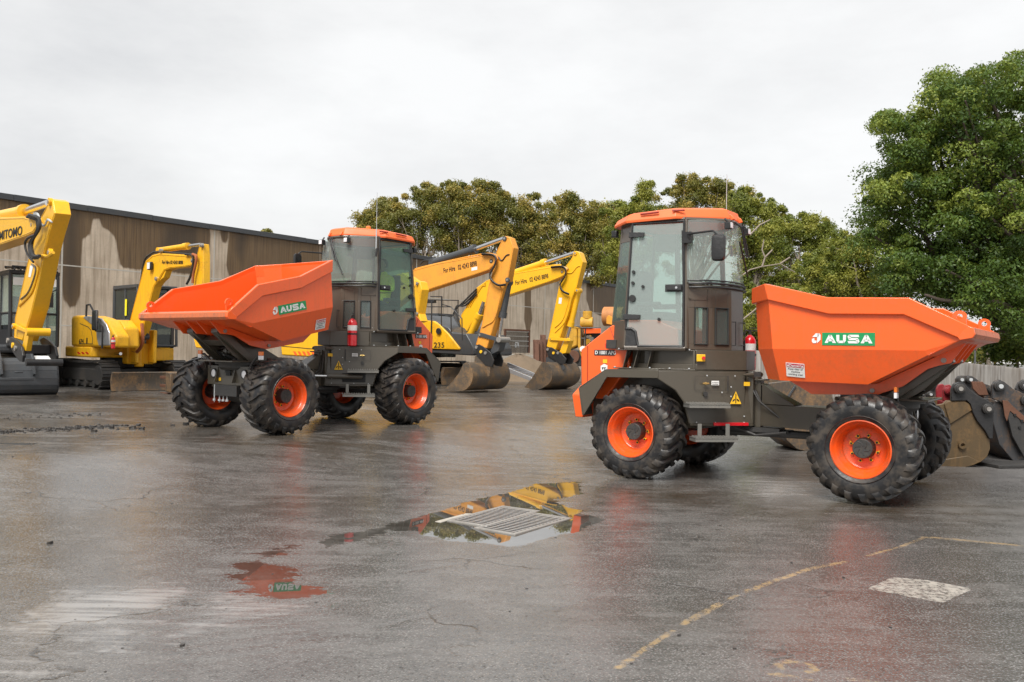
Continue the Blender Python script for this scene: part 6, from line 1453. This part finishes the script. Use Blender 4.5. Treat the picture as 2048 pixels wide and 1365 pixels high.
film = [[(90,1190),(180,1172),(290,1160),(385,1172),(400,1195),(330,1225),(300,1260),(220,1290),(120,1275),(60,1290),(0,1300),(20,1240),(80,1215)], [(390,1190),(520,1180),(640,1190),(650,1215),(600,1240),(430,1262),(350,1275),(360,1230)], [(1500,920),(1600,925),(1640,950),(1620,990),(1540,1010),(1480,990),(1470,950)], [(0,1290),(260,1320),(200,1365),(0,1365)]]
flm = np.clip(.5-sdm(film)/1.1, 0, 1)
# soft broad wet paths and muddy zones
mud = np.zeros_like(X)
for (u, v, rx, ry, w_) in ((420,850,2.4,1.2,.9),(1720,1015,1.6,.7,.9),(1420,930,1.5,1.2,.9),(550,880,2.2,1.4,.9),(760,870,1.8,1.3,.6),(1330,990,1.3,.8,.9),(1700,1010,1.4,.6,.5),(100,850,3.5,1.6,.8),(300,800,5,2.5,.8),(1000,790,5,3,.6),(620,1000,1.2,1.2,.5),(820,900,1.2,.8,.35),(1250,1240,.8,.35,.4)):
    x0_, y0_ = G(u, v, .1); mud = np.maximum(mud, w_*np.exp(-((X-x0_)/rx)**2-((Y-y0_)/ry)**2))
mud = np.maximum(mud, .75*sst(17, 26, Y))
# debris bands at the left, far from the camera
deb = np.zeros_like(X)
for (u0, v0, u1, v1, w_) in ((-60,838,200,826,.22),(-60,868,235,852,.28),(-60,812,330,800,.15)):
    a_, b_ = G(u0, v0, .2), G(u1, v1, .2); deb = np.maximum(deb, np.clip(1-np.abs(sdist(X, Y, [a_, b_, (b_[0]+.01, b_[1]+.01)]))/w_, 0, 1))
dry = sst(1.5, 5.5, X-.25*(Y-5))*.8
# painted marks
yl = np.zeros_like(X)
def line(P, w, z=0.):
    global yl
    Q = [G(u, v, z) for u, v in P]; d = np.full(X.shape, 1e9)
    for a, b in zip(Q[:-1], Q[1:]):
        dx, dy = b[0]-a[0], b[1]-a[1]; L = dx*dx+dy*dy; t = np.clip(((X-a[0])*dx+(Y-a[1])*dy)/L, 0, 1); d = np.minimum(d, np.hypot(X-a[0]-t*dx, Y-a[1]-t*dy))
    return np.clip(.5+(w*.6-d)/.09, 0, 1)
for P, w in (([(1236,1336),(1300,1292),(1345,1262)],.035),([(1368,1248),(1400,1230),(1440,1208)],.05),([(1455,1200),(1475,1190)],.03),([(1492,1184),(1560,1158),(1620,1138),(1690,1124)],.045),([(1735,1112),(1800,1094),(1850,1075)],.03),([(1850,1075),(1900,1078),(1960,1084),(2090,1096)],.055),
             ([(1548,1330),(1580,1322),(1620,1330),(1632,1340),(1615,1345)],.035),([(1540,1348),(1570,1352),(1622,1360)],.035),([(1556,1330),(1566,1340)],.03),([(1692,1358),(1730,1362),(1790,1372)],.03)):
    yl = np.maximum(yl, line(P, w))
wp_ = np.clip(.5-sdist(X, Y, [G(*q) for q in ((1735,1178),(1785,1155),(1850,1160),(1945,1178),(1885,1206),(1800,1190))])/.10, 0, 1)
wp_ = np.maximum(wp_, np.maximum(.5*line([(1990,1145),(1975,1090)], .02), .45*line([(2010,1188),(2028,1190)], .02)))
yl = np.maximum(yl, .0)
# shallow wheel ruts / lug prints in wet dust
rut = np.zeros_like(X)
for P in ([(0,1128),(60,1118),(100,1113)],[(400,1105),(480,1090)],[(760,1255),(880,1225)],[(600,1145),(710,1130)],[(930,1335),(1060,1280)],[(560,1290),(640,1265)],[(400,1330),(500,1310)],[(800,1145),(905,1130)],[(1180,1080),(1270,1068)],[(1120,1220),(1220,1185)]):
    rut = np.maximum(rut, line(P, .012))
for k_ in range(9):
    rut = np.maximum(rut, .8*line([(1215+k_*24,1040-k_*6),(1240+k_*26,1052-k_*6)], .006)); rut = np.maximum(rut, .8*line([(1230+k_*26,1052-k_*5),(1290+k_*22,1030-k_*5)], .006))
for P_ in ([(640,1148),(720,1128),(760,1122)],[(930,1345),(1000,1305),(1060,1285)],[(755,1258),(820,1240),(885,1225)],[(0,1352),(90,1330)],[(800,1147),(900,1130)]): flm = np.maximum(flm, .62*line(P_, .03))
for k_ in range(8): rut = np.maximum(rut, .7*line([(300+k_*8,1210+k_*17),(640+k_*12,1165+k_*17)], .010))
def mk_ground(X, Y):
    Z = gz(X, Y); Z = Z-0*X
    return np.stack([X, Y, Z], -1)
def ground_mat():
    m, nt, out = newmat('wet_asphalt_yard'); n = N(nt); tc = n('TexCoord').outputs['Object']; A = lambda k: n('Attribute', attribute_name=k).outputs['Fac']
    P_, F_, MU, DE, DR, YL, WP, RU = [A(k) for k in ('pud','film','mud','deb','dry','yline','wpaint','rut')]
    n1 = n.noise(.45, 6, .6, tc); n2 = n.noise(3., 6, .65, tc); n3 = n.noise(18, 5, .7, tc); n4 = n.noise(48, 5, .8, tc); ns = n.noise(1.2, 6, .65, stretch(n, tc, (1., 3.4, 1.)))
    rot = n('Mapping', i={'Vector': tc, 'Rotation': (0,0,math.radians(24)), 'Scale': (1.,7.,1.)}).outputs[0]; nr = n.noise(.8, 6, .7, rot)
    vo = n('TexVoronoi', i={'Vector': tc, 'Scale': 62.}, feature='F1').outputs['Distance']
    # puddle mask with ragged border
    rag = n.math('ADD', n.math('MULTIPLY', n.math('SUBTRACT', n2, .5), .30), n.math('ADD', n.math('MULTIPLY', n.math('SUBTRACT', n3, .5), .22), n.math('MULTIPLY', n.math('SUBTRACT', nr, .5), .45)))
    rag = n.math('MULTIPLY', rag, 1.9)
    pm = n.ramp(n.math('ADD', P_, n.math('MULTIPLY', rag, n.math('SUBTRACT', 1.35, P_))), (.49, 0.), (.535, 1.))
    sc_ = n('Mapping', i={'Vector': tc, 'Rotation': (0,0,math.radians(28)), 'Scale': (.9,34.,1.)}).outputs[0]; sm = n.math('MULTIPLY', n.ramp(n.noise(1.1, 4, .7, sc_), (.63, 0.), (.69, 1.)), n.ramp(n.noise(.5, 3, .5, tc), (.47, 0.), (.58, 1.)))
    dv = n('VectorMath', operation='ADD', i={0: tc, 1: n('VectorMath', operation='SCALE', i={0: n('TexNoise', i={'Vector': tc, 'Scale': 1.7, 'Detail': 6.}).outputs['Color'], 'Scale': .9}).outputs[0]}).outputs[0]
    ck = n.math('MULTIPLY', n.ramp(n('TexVoronoi', i={'Vector': dv, 'Scale': .42}, feature='DISTANCE_TO_EDGE').outputs['Distance'], (.0, 1.), (.007, 0.)), n.ramp(n.noise(.7, 3, .5, tc), (.50, 0.), (.60, 1.)))
    fm = n.math('MULTIPLY', n.ramp(n.math('ADD', F_, n.math('MULTIPLY', rag, 1.3)), (.46, 0.), (.62, 1.)), .9)
    # asphalt colour
    ag = n.ramp(vo, (.12, 1.), (.45, 0.))
    base = n.mix(n.ramp(n1, (.35, 0.), (.65, 1.)), (.070,.065,.060), (.125,.116,.106))
    base = n.mix(DR, base, (.078,.077,.080))
    base = n.mix(n.math('MULTIPLY', ag, .7), base, (.38,.37,.36))
    base = n.mix(n.math('MULTIPLY', n.ramp(n4, (.54, 0.), (.62, 1.)), .9), base, (.016,.015,.015))
    base = n.mix(n.math('MULTIPLY', sm, .55), base, (.30,.28,.26)); base = n.mix(n.math('MULTIPLY', ck, .8), base, (.015,.014,.013))
    mu = n.math('MULTIPLY', n.math('MULTIPLY', MU, n.ramp(n.math('ADD', ns, n.math('MULTIPLY', n2, .3)), (.46, .25), (.74, 1.))), 1.)
    base = n.mix(mu, base, (.050,.033,.016))
    sky_sheen = n.math('MULTIPLY', n.ramp(n.math('ADD', F_, n.math('MULTIPLY', rag, 1.5)), (.50, 0.), (.74, 1.)), n.math('ADD', .15, n.math('MULTIPLY', n.ramp(n.noise(1., 5, .7, n('Mapping', i={'Vector': tc, 'Rotation': (0,0,math.radians(10)), 'Scale': (.8,9.,1.)}).outputs[0]), (.42, 0.), (.56, 1.)), .55)))
    sky_sheen = n.math('MULTIPLY', sky_sheen, n.math('SUBTRACT', 1., pm))
    base = n.mix(sky_sheen, base, (.46,.44,.42))  # pale sky reflection on the wet film, painted into the base colour
    dbm = n.math('MULTIPLY', DE, n.ramp(n3, (.38, 0.), (.52, 1.)))
    base = n.mix(dbm, base, (.03,.027,.025))
    # paint marks, worn through
    wear = n.ramp(n.math('ADD', n.math('MULTIPLY', n3, .55), n.math('MULTIPLY', n4, .45)), (.45, 0.), (.56, 1.))
    ym = n.math('MULTIPLY', n.ramp(n.math('ADD', YL, n.math('MULTIPLY', n.math('SUBTRACT', n3, .5), .5)), (.45, 0.), (.62, 1.)), n.math('ADD', n.math('MULTIPLY', wear, .62), .06))
    base = n.mix(ym, base, (.56,.36,.13))
    wm = n.math('MULTIPLY', n.ramp(n.math('ADD', WP, n.math('MULTIPLY', n.math('SUBTRACT', n3, .5), .3)), (.45, 0.), (.55, 1.)), n.math('ADD', n.math('MULTIPLY', wear, .75), .12))
    base = n.mix(wm, base, (.58,.54,.47))
    base = n.mix(n.math('MULTIPLY', pm, .7), base, (.030,.026,.018))
    # roughness: wet skin of water between the stones
    wet = n.ramp(n.math('ADD', n.math('MULTIPLY', n1, .45), n.math('ADD', n.math('MULTIPLY', ns, .35), n.math('MULTIPLY', nr, .25))), (.44, 0.), (.56, 1.))
    patch = n.ramp(n.math('ADD', n.math('ADD', n.math('MULTIPLY', n1, .30), n.math('MULTIPLY', n2, .32)), n.math('ADD', n.math('MULTIPLY', n3, .18), n.math('MULTIPLY', nr, .20))), (.47, 0.), (.525, 1.))
    wet = n.math('ADD', n.math('MULTIPLY', wet, .62), n.math('MULTIPLY', patch, .38))
    base = n.mix(n.math('MULTIPLY', n.math('SUBTRACT', 1., wet), .40), base, (.19,.18,.17))
    base = n.mix(n.math('MULTIPLY', patch, .28), base, (.045,.041,.036))
    r = n.mixf(wet, .30, .12); r = n.mixf(n.math('MULTIPLY', DR, .8), r, .40); r = n.mixf(n.math('MULTIPLY', mu, .5), r, .34)
    r = n.mixf(fm, r, .13); r = n.mixf(dbm, r, .8); r = n.mixf(n.math('MAXIMUM', ym, wm), r, .5); r = n.math('ADD', r, n.math('MULTIPLY', n.math('SUBTRACT', n3, .5), .30)); r = n.mixf(pm, r, .012)
    ior = n.mixf(pm, 1.45, 2.6)
    h = n.math('ADD', n.math('MULTIPLY', n4, .35), n.math('ADD', n.math('MULTIPLY', ag, .55), n.math('MULTIPLY', n3, .8)))
    h = n.math('ADD', h, n.math('MULTIPLY', nr, .8)); h = n.math('SUBTRACT', h, n.math('MULTIPLY', ck, 2.)); h = n.math('SUBTRACT', h, n.math('MULTIPLY', RU, 1.6)); h = n.math('ADD', h, n.math('MULTIPLY', dbm, 6.))
    inv = n.math('SUBTRACT', 1., pm); st = n.math('MULTIPLY', inv, n.mixf(fm, n.mixf(DR, .40, .7), .2))
    bp = n('Bump', i={'Distance': .006, 'Height': h, 'Strength': st})
    p = n('BsdfPrincipled', i={'Base Color': base, 'Roughness': r, 'IOR': ior, 'Normal': bp.outputs[0], 'Specular IOR Level': n.mixf(n.math('MULTIPLY', inv, n.ramp(n4, (.54, 0.), (.64, 1.))), n.mixf(n.math('MULTIPLY', DR, .6), 1., .55), .12)})
    nt.links.new(p.outputs[0], out.inputs[0]); return m
M['ground'] = ground_mat()
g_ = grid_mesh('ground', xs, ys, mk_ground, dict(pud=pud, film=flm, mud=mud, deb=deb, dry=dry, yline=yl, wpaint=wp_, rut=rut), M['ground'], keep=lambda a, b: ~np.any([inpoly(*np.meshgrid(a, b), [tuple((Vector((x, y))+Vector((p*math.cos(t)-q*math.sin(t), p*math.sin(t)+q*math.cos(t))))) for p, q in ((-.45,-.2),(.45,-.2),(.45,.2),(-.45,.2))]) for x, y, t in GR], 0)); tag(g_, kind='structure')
# loose stones and clods
sb = MB(); rgs = np.random.default_rng(5)
def stone(x, y, s):
    z = float(gz(x, y)); v = []
    for k in range(8):
        v.append((x+s*((k & 1)*2-1)*(.6+.5*rgs.random()), y+s*(((k >> 1) & 1)*2-1)*(.6+.5*rgs.random()), z-.004+(s*1.1*(.6+.5*rgs.random()) if k > 3 else 0)))
    sb.add(v, [(0,2,3,1),(4,5,7,6),(0,1,5,4),(1,3,7,5),(3,2,6,7),(2,0,4,6)])
for (u0, v0, u1, v1, n_, w_, s_) in ((-60,840,200,828,160,.30,.016),(-60,868,235,853,330,.22,.022),(200,860,360,850,16,.4,.03)):
    a, b = G(u0, v0, .22), G(u1, v1, .22)
    for _ in range(n_):
        t = rgs.random(); stone(a[0]+(b[0]-a[0])*t+rgs.normal()*w_*.7, a[1]+(b[1]-a[1])*t+rgs.normal()*w_*.7, s_*(.35+rgs.random()**2))
for _ in range(420): y = 4+10*rgs.random()**1.2; stone((rgs.random()-.5)*y*1.2, y, .002+.008*rgs.random()**3)
for (u, v, s_) in ((100,1088,.022),(265,858,.05),(188,864,.04),(365,1292,.012),(1358,1272,.012),(1440,1052,.01)): x, y = G(u, v, .1 if v < 900 else 0); stone(x, y, s_)
o = sb.build('loose_stones', paint('wet_stones', (.035,.032,.030), .5, .4), None, smooth=False); tag(o, 'small dark stones and clods scattered over the wet yard', 'stones', kind='stuff')

# ================================================================== TREES
def leaves(name, C, R, n, size, mat, parent, flat=.75, up=.25, tint=None, seed=0, loc=Vector(), tight=False):
    """C: clump centres (k,3), R radii: leaf sized quads spread over each clump's outer shell"""
    rg = np.random.default_rng(seed); k = len(C); idx = rg.integers(0, k, n)
    d = rg.normal(size=(n, 3)); d /= np.linalg.norm(d, axis=1)[:, None]; d[:, 2] += up; d /= np.linalg.norm(d, axis=1)[:, None]
    rr = (.25+.85*rg.random(n)**.55)*(1+.22*rg.normal(size=n))
    if tight: rr = (.62+.42*rg.random(n)**.7)*(1+.10*rg.normal(size=n))
    P = C[idx]+d*(R[idx]*rr)[:, None]*np.array([1, 1, flat])
    nn = d+rg.normal(size=(n, 3))*.55; nn /= np.linalg.norm(nn, axis=1)[:, None]
    t = np.cross(nn, rg.normal(size=(n, 3))); t /= np.linalg.norm(t, axis=1)[:, None]; b = np.cross(nn, t)
    s = size*(.55+.8*rg.random(n))[:, None]; a_, b_ = t*s, b*s*.55
    V = np.stack([P-a_, P+b_*.9-a_*.1, P+a_, P-b_*.9-a_*.1], 1).reshape(-1, 3)-np.array(loc)
    me = bpy.data.meshes.new(name); me.vertices.add(4*n); me.vertices.foreach_set('co', V.astype(np.float32).ravel()); me.loops.add(4*n); me.loops.foreach_set('vertex_index', np.arange(4*n, dtype=np.int32))
    me.polygons.add(n); me.polygons.foreach_set('loop_start', np.arange(0, 4*n, 4, dtype=np.int32)); me.polygons.foreach_set('loop_total', np.full(n, 4, np.int32)); me.update(calc_edges=True)
    ct = rg.random(k) if tint is None else tint
    tt = np.clip(ct[idx]*.75+rg.random(n)*.35-.05, 0, 1); at = me.attributes.new('tint', 'FLOAT', 'FACE'); at.data.foreach_set('value', tt.astype(np.float32))
    o = bpy.data.objects.new(name, me); COL.objects.link(o); me.materials.append(mat); o.parent = parent; return o
def limbs(parent, name, base, tips, r, mat, seed, loc, fork=None):
    rg = np.random.default_rng(seed); m = MB()
    for tp in tips:
        base_, tp = Vector(base), Vector(tp); k = 6; pts = []; 
        for i in range(k+1):
            t = i/k; q = base_.lerp(tp, t); q.z = base_.z+(tp.z-base_.z)*(t**.85); q += Vector(rg.normal(size=3))*(.04*(tp-base_).length*math.sin(PI*t)); pts.append(q-loc)
        m.tube(pts, [r*(1-.85*i/k) for i in range(k+1)], 6)
        for _ in range(3):
            i = rg.integers(2, k); q = pts[i]; e = q+Vector(rg.normal(size=3))*.08*(tp-base_).length+Vector((0,0,.04*(tp-base_).length)); m.tube([q, q.lerp(e, .5)+Vector(rg.normal(size=3))*.05, e], [r*.35*(1-i/k*.5), r*.2, r*.06], 5)
    return m.build(name, mat, parent)
def tree(label, name, px, base_px_Y, clumps, n, size, mat, bark, seed, group, trunk_r=.18, r0=1.0, flat=.8):
    """clumps: list of (u, v, du, dv, count): pixel ellipses at the tree's own distance"""
    Yt = base_px_Y; b = atY(px, 700, Yt); z0 = float(gz(b.x, b.y)); loc = Vector((b.x, b.y, z0)); rg = np.random.default_rng(seed)
    o = empty(name, Fr(b.x, b.y, z0, 0), label, 'tree', group); C, R = [], []
    for (u, v, du, dv, cnt) in clumps:
        for _ in range(int(cnt*1.45)):
            a = rg.random()*2*PI; q = rg.random()**.6; uu, vv = u+du*q*math.cos(a), v+dv*q*math.sin(a)
            dep = (du/FPX*Yt)*math.sqrt(max(0.05, 1-q*q))*.9*(2*rg.random()-1); p = atY(uu, vv, Yt+dep*.8); C.append(tuple(p)); R.append(r0*.66*(.5+.8*rg.random()))
        for _ in range(max(3, cnt//2)):
            a = PI*(1.05+.9*rg.random()); q = 1.0+.16*rg.random(); p = atY(u+du*q*math.cos(a), v+dv*q*math.sin(a), Yt); C.append(tuple(p)); R.append(r0*(.16+.22*rg.random()))
    C, R = np.array(C), np.array(R)
    leaves('crown', C, R, n, size, mat, o, flat, .25, None, seed, loc)
    ids = rg.choice(len(C), min(len(C), 26), replace=False); top = Vector((b.x, b.y, z0+max(2., (np.median(C[:, 2])-z0)*.45)))
    mt_ = MB(); mt_.tube([(0,0,-.3),(.05,.02,(top.z-z0)*.5),(top.x-b.x,top.y-b.y,top.z-z0)], [trunk_r*1.3, trunk_r, trunk_r*.85], 10); mt_.build('trunk', bark, o)
    limbs(o, 'branch', tuple(top), [tuple(C[i]) for i in ids], trunk_r*.5, bark, seed, loc)
    return o
GB = 'trees behind the concrete wall'
T = [
 ('small olive tree at the left end of the row, next to the dumper aerial', 735, 76, [(728,448,26,22,8),(775,440,40,36,14),(760,480,50,40,14)], 15000, 'leaf_gum'),
 ('broad olive tree rising behind the left dumper roof', 840, 74, [(830,430,50,36,18),(850,398,32,24,10),(810,480,60,50,22),(880,470,45,60,18)], 26000, 'leaf_gum'),
 ('tallest rounded olive tree behind the amber boom', 930, 72, [(905,392,36,22,12),(960,396,50,28,18),(930,450,70,50,32),(990,440,42,50,18),(960,500,70,50,22)], 38000, 'leaf_gum'),
 ('thin-crowned tree with sky gaps between the two boom tips', 1045, 74, [(1050,415,26,22,8),(1040,470,34,50,14),(1080,520,40,50,14),(1062,450,20,30,5)], 12000, 'leaf_gum'),
 ('olive tree with pale twigs above the yellow boom', 1150, 72, [(1140,412,22,18,8),(1165,440,45,34,16),(1130,480,45,50,20),(1180,520,55,50,22),(1215,470,40,50,16)], 30000, 'leaf_gum'),
 ('narrow tree top beside the right dumper cab roof, left side', 1270, 66, [(1296,385,16,16,6),(1240,430,34,24,10),(1285,440,44,40,16),(1240,510,40,50,16),(1310,500,60,60,18)], 26000, 'leaf_mid'),
 ('tall yellow-green tree straight behind the right dumper roof', 1390, 62, [(1382,372,26,18,9),(1420,385,40,22,12),(1360,410,50,30,14),(1460,400,40,26,12),(1410,440,80,40,22)], 26000, 'leaf_gum'),
 ('bushy green tree right of the right dumper aerial', 1510, 58, [(1490,405,36,22,12),(1530,430,36,26,12),(1510,470,50,40,22),(1500,540,40,60,22),(1545,500,36,50,18)], 34000, 'leaf_mid'),
 ('yellow-green tree with pale bare twigs above the level skip', 1600, 54, [(1600,452,34,20,12),(1570,480,45,34,18),(1630,470,34,30,14),(1600,540,70,50,34),(1560,600,60,40,18),(1520,640,40,40,12)], 40000, 'leaf_mid'),
 ('soft green tree at the foot of the fig on its left', 1725, 38, [(1720,520,54,44,26),(1760,575,60,30,22),(1680,570,50,36,20),(1650,540,36,30,10)], 40000, 'leaf_mid'),
 ('olive tree filling the gap behind the amber stick', 1010, 80, [(1020,450,50,40,20),(1090,430,44,36,18),(1060,500,60,50,24),(985,470,40,40,14)], 22000, 'leaf_gum'),
 ('low olive tree behind the wall coping left of the right cab', 1225, 78, [(1220,440,40,32,16),(1200,500,60,50,24),(1240,540,40,40,12)], 18000, 'leaf_mid'),
 ('low rounded tree between the yellow-green tree and the fig', 1680, 46, [(1680,492,34,24,12),(1660,540,50,40,22),(1690,590,50,40,22),(1620,600,50,34,16)], 34000, 'leaf_mid'),
]
for i, (lab, px, Yt, cl, n_, mt) in enumerate(T):
    tree(lab, 'tree', px, Yt, cl, int(n_*1.9), .080*Yt/66, M[mt], M['bark'], 100+i, GB, .22, .95*Yt/66*1.0)
# bare pale branches reaching out of the yellow-green tree
bo_ = [o for o in COL.objects if o.get('label', '').startswith('yellow-green tree with pale bare')][0]
m = MB()
for P in ([(1478,556),(1500,540),(1522,534),(1560,528),(1590,545)],[(1524,534),(1530,515),(1524,500),(1528,480)],[(1530,515),(1545,500)],[(1485,640),(1510,620),(1530,600),(1560,590)],[(1530,600),(1535,570)],[(1500,470),(1520,450),(1540,440)],[(1560,528),(1580,515)]):
    Q = [atY(u, v, 50)-bo_.location for u, v in P]; m.tube(Q, [.055-.008*i for i in range(len(Q))], 6)
m.build('bare_branch', M['bark'], bo_)
# big fig tree on the right
fb_ = atY(2120, 700, 31); zb = float(gz(fb_.x, fb_.y)); loc = Vector((fb_.x, fb_.y, zb)); ft = empty('fig_tree', Fr(fb_.x, fb_.y, zb, 0), 'huge dense green fig tree filling the right side of the picture', 'tree')
rg = np.random.default_rng(42); C, R, TN = [], [], []
ell = [(1778,262,32,26,14),(1810,310,50,40,22),(1765,385,42,36,22),(1830,380,60,60,40),(1880,180,26,26,9),(1900,230,50,50,30),(1960,190,50,36,24),(2040,170,60,50,30),(1840,270,50,50,26),(1950,290,80,70,60),(2060,280,80,90,60),(1900,420,80,70,60),(2010,430,80,90,70),(1770,470,60,50,34),(1830,530,80,50,44),(1790,560,40,30,16),(1950,540,90,50,44),(1870,590,60,22,14),(1960,600,60,26,14),(2040,580,60,60,40),(2060,650,60,40,22),(2150,400,120,260,120)]
for (u, v, du, dv, cnt) in ell:
    for _ in range(cnt):
        a = rg.random()*2*PI; q = rg.random()**.6; uu, vv = u+du*q*math.cos(a), v+dv*q*math.sin(a); Yd = 30+(rg.random()-.5)*6*math.sqrt(1-q*q*.7)+(.006*(1950-uu) if uu < 1950 else 0)
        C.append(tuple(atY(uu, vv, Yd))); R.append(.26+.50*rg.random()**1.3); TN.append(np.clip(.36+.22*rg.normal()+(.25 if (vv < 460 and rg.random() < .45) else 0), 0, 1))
C, R, TN = np.array(C), np.array(R), np.array(TN)
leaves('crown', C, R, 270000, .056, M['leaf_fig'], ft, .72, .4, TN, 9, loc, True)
m = MB(); m.tube([(0,0,-.4),(-.1,0,1.2),(-.3,.1,2.6)], [.75,.6,.55], 14); m.build('trunk', M['barkd'], ft)
limbs(ft, 'branch', (fb_.x-.3, fb_.y, zb+2.4), [tuple(C[i]) for i in rg.choice(len(C), 46, replace=False)], .20, M['barkd'], 77, loc)
m = MB()
for P, r_ in (([(2080,640),(1990,603),(1930,606),(1880,600),(1850,590)],.10),([(2090,380),(2048,330),(2020,305),(2000,300)],.08),([(2060,500),(2000,455),(1980,435)],.08),([(1940,400),(1920,370)],.05)):
    Q = [atY(u, v, 28.6)-loc for u, v in P]; m.tube(Q, [r_*(1-.14*i) for i in range(len(Q))], 7)
build_each(m, 'low_branch', M['barkd'], ft)
# shrubs and far trees beyond the fence, and ground cover behind the wall line
GF = 'bushes and trees far beyond the fence'
for i, (lab, px, Yt, cl, n_, sz, mt, r0) in enumerate([
 ('dark bush under the fig at the right edge', 2035, 33, [(2040,690,40,34,22),(2000,705,30,20,10)], 12000, .08, 'leaf_fig', .6),
 ('yellowish bush behind the fence between the two poles', 1990, 42, [(1995,712,30,12,10),(1965,714,16,8,5)], 5000, .09, 'leaf_gum', .5),
 ('green bush behind the give-way sign', 1930, 40, [(1928,700,22,22,10),(1900,715,30,16,10)], 6000, .09, 'leaf_mid', .5),
 ('far pale treetop seen in the gap left of the thick pole', 1970, 130, [(1968,695,14,16,8),(1950,690,16,20,8)], 2600, .35, 'leaf_far', 1.3),
 ('far pale treetop seen in the gap right of the thick pole', 2000, 130, [(2000,694,20,18,12),(2030,700,20,16,10)], 4500, .35, 'leaf_far', 1.3),
 ('low scrub between the right dumper cab and its skip', 1500, 56, [(1500,670,26,26,14),(1530,700,30,20,10),(1480,620,24,60,14)], 9000, .12, 'leaf_mid', .9),
 ('scrub seen past the level skip towards the fence', 1700, 52, [(1620,660,60,40,20),(1760,660,70,50,22),(1860,680,50,40,16)], 14000, .12, 'leaf_mid', .9),
 ]): tree(lab, 'bush' if 'bush' in lab or 'scrub' in lab else 'tree', px, Yt, cl, n_, sz, M[mt], M['bark'], 300+i, GF, .06 if Yt < 100 else .2, r0)
# small treetop behind the wall coping at the left
tree('tiny treetop peeping over the dark wall coping', 'tree', 535, 70, [(534,466,8,5,4)], 500, .12, M['leaf_gum'], M['bark'], 401, GB, .1, .35)
# ------------------------------------------------------------------ world, light, camera
w = bpy.data.worlds.new('World'); SC.world = w; w.use_nodes = True; nt = w.node_tree
for n_ in list(nt.nodes): nt.nodes.remove(n_)
n = N(nt); out = nt.nodes.new('ShaderNodeOutputWorld')
SUN_EL, SUN_AZ = math.radians(52), math.radians(205)
sky = n('TexSky', sky_type='NISHITA', sun_disc=False, sun_elevation=SUN_EL, sun_rotation=SUN_AZ, dust_density=3.)
bg1 = n('Background', i={'Color': sky.outputs[0], 'Strength': .05})
tc = n('TexCoord').outputs['Generated']
q = stretch(n, tc, (1., 1., 2.6))
a = n.noise(1.9, 7, .6, q); b = n.noise(.8, 2, .5, stretch(n, tc, (1, 1, 1.6)))
f = n.math('ADD', n.math('MULTIPLY', a, .45), n.math('MULTIPLY', b, .55))
col = n.ramp(f, (.37, (.265, .268, .273)), (.46, (.34, .342, .345)), (.54, (.405, .405, .403)), (.63, (.46, .46, .457)))
bg2 = n('Background', i={'Color': col, 'Strength': 1.0})
mx = n('MixShader', i={0: .9, 1: bg1.outputs[0], 2: bg2.outputs[0]})
nt.links.new(mx.outputs[0], out.inputs[0])
sd = bpy.data.lights.new('sun', 'SUN'); sd.energy = 2.2; sd.angle = math.radians(30); sd.color = (1, .97, .92)
so = bpy.data.objects.new('sun', sd); COL.objects.link(so)
# light comes from behind the camera, from the left
d = Vector((math.sin(math.radians(25))*.9, math.cos(math.radians(25)), -math.tan(SUN_EL)))
so.rotation_euler = d.to_track_quat('-Z', 'Y').to_euler(); so.location = (0, 0, 30)
cd = bpy.data.cameras.new('camera'); cam = bpy.data.objects.new('camera', cd); COL.objects.link(cam)
cd.sensor_width = 36; cd.lens = FPX/2048*36; cd.clip_end = 3000; cd.clip_start = .05
fwd = Vector((0, math.cos(PIT), math.sin(PIT))); up = Vector((0, -math.sin(PIT), math.cos(PIT))); rt = Vector((1, 0, 0))
r2 = rt*math.cos(ROLL)+up*math.sin(ROLL); u2 = -rt*math.sin(ROLL)+up*math.cos(ROLL)
mt = Matrix((r2, u2, -fwd)).transposed().to_4x4(); mt.translation = (0, 0, CAMZ); cam.matrix_world = mt
SC.camera = cam
SC.view_settings.view_transform = 'Standard'; SC.view_settings.look = 'None'; SC.view_settings.exposure = 1.2; SC.view_settings.gamma = 1
SC.cycles.max_bounces = 8; SC.cycles.transparent_max_bounces = 16
SC.cycles.use_adaptive_sampling = True
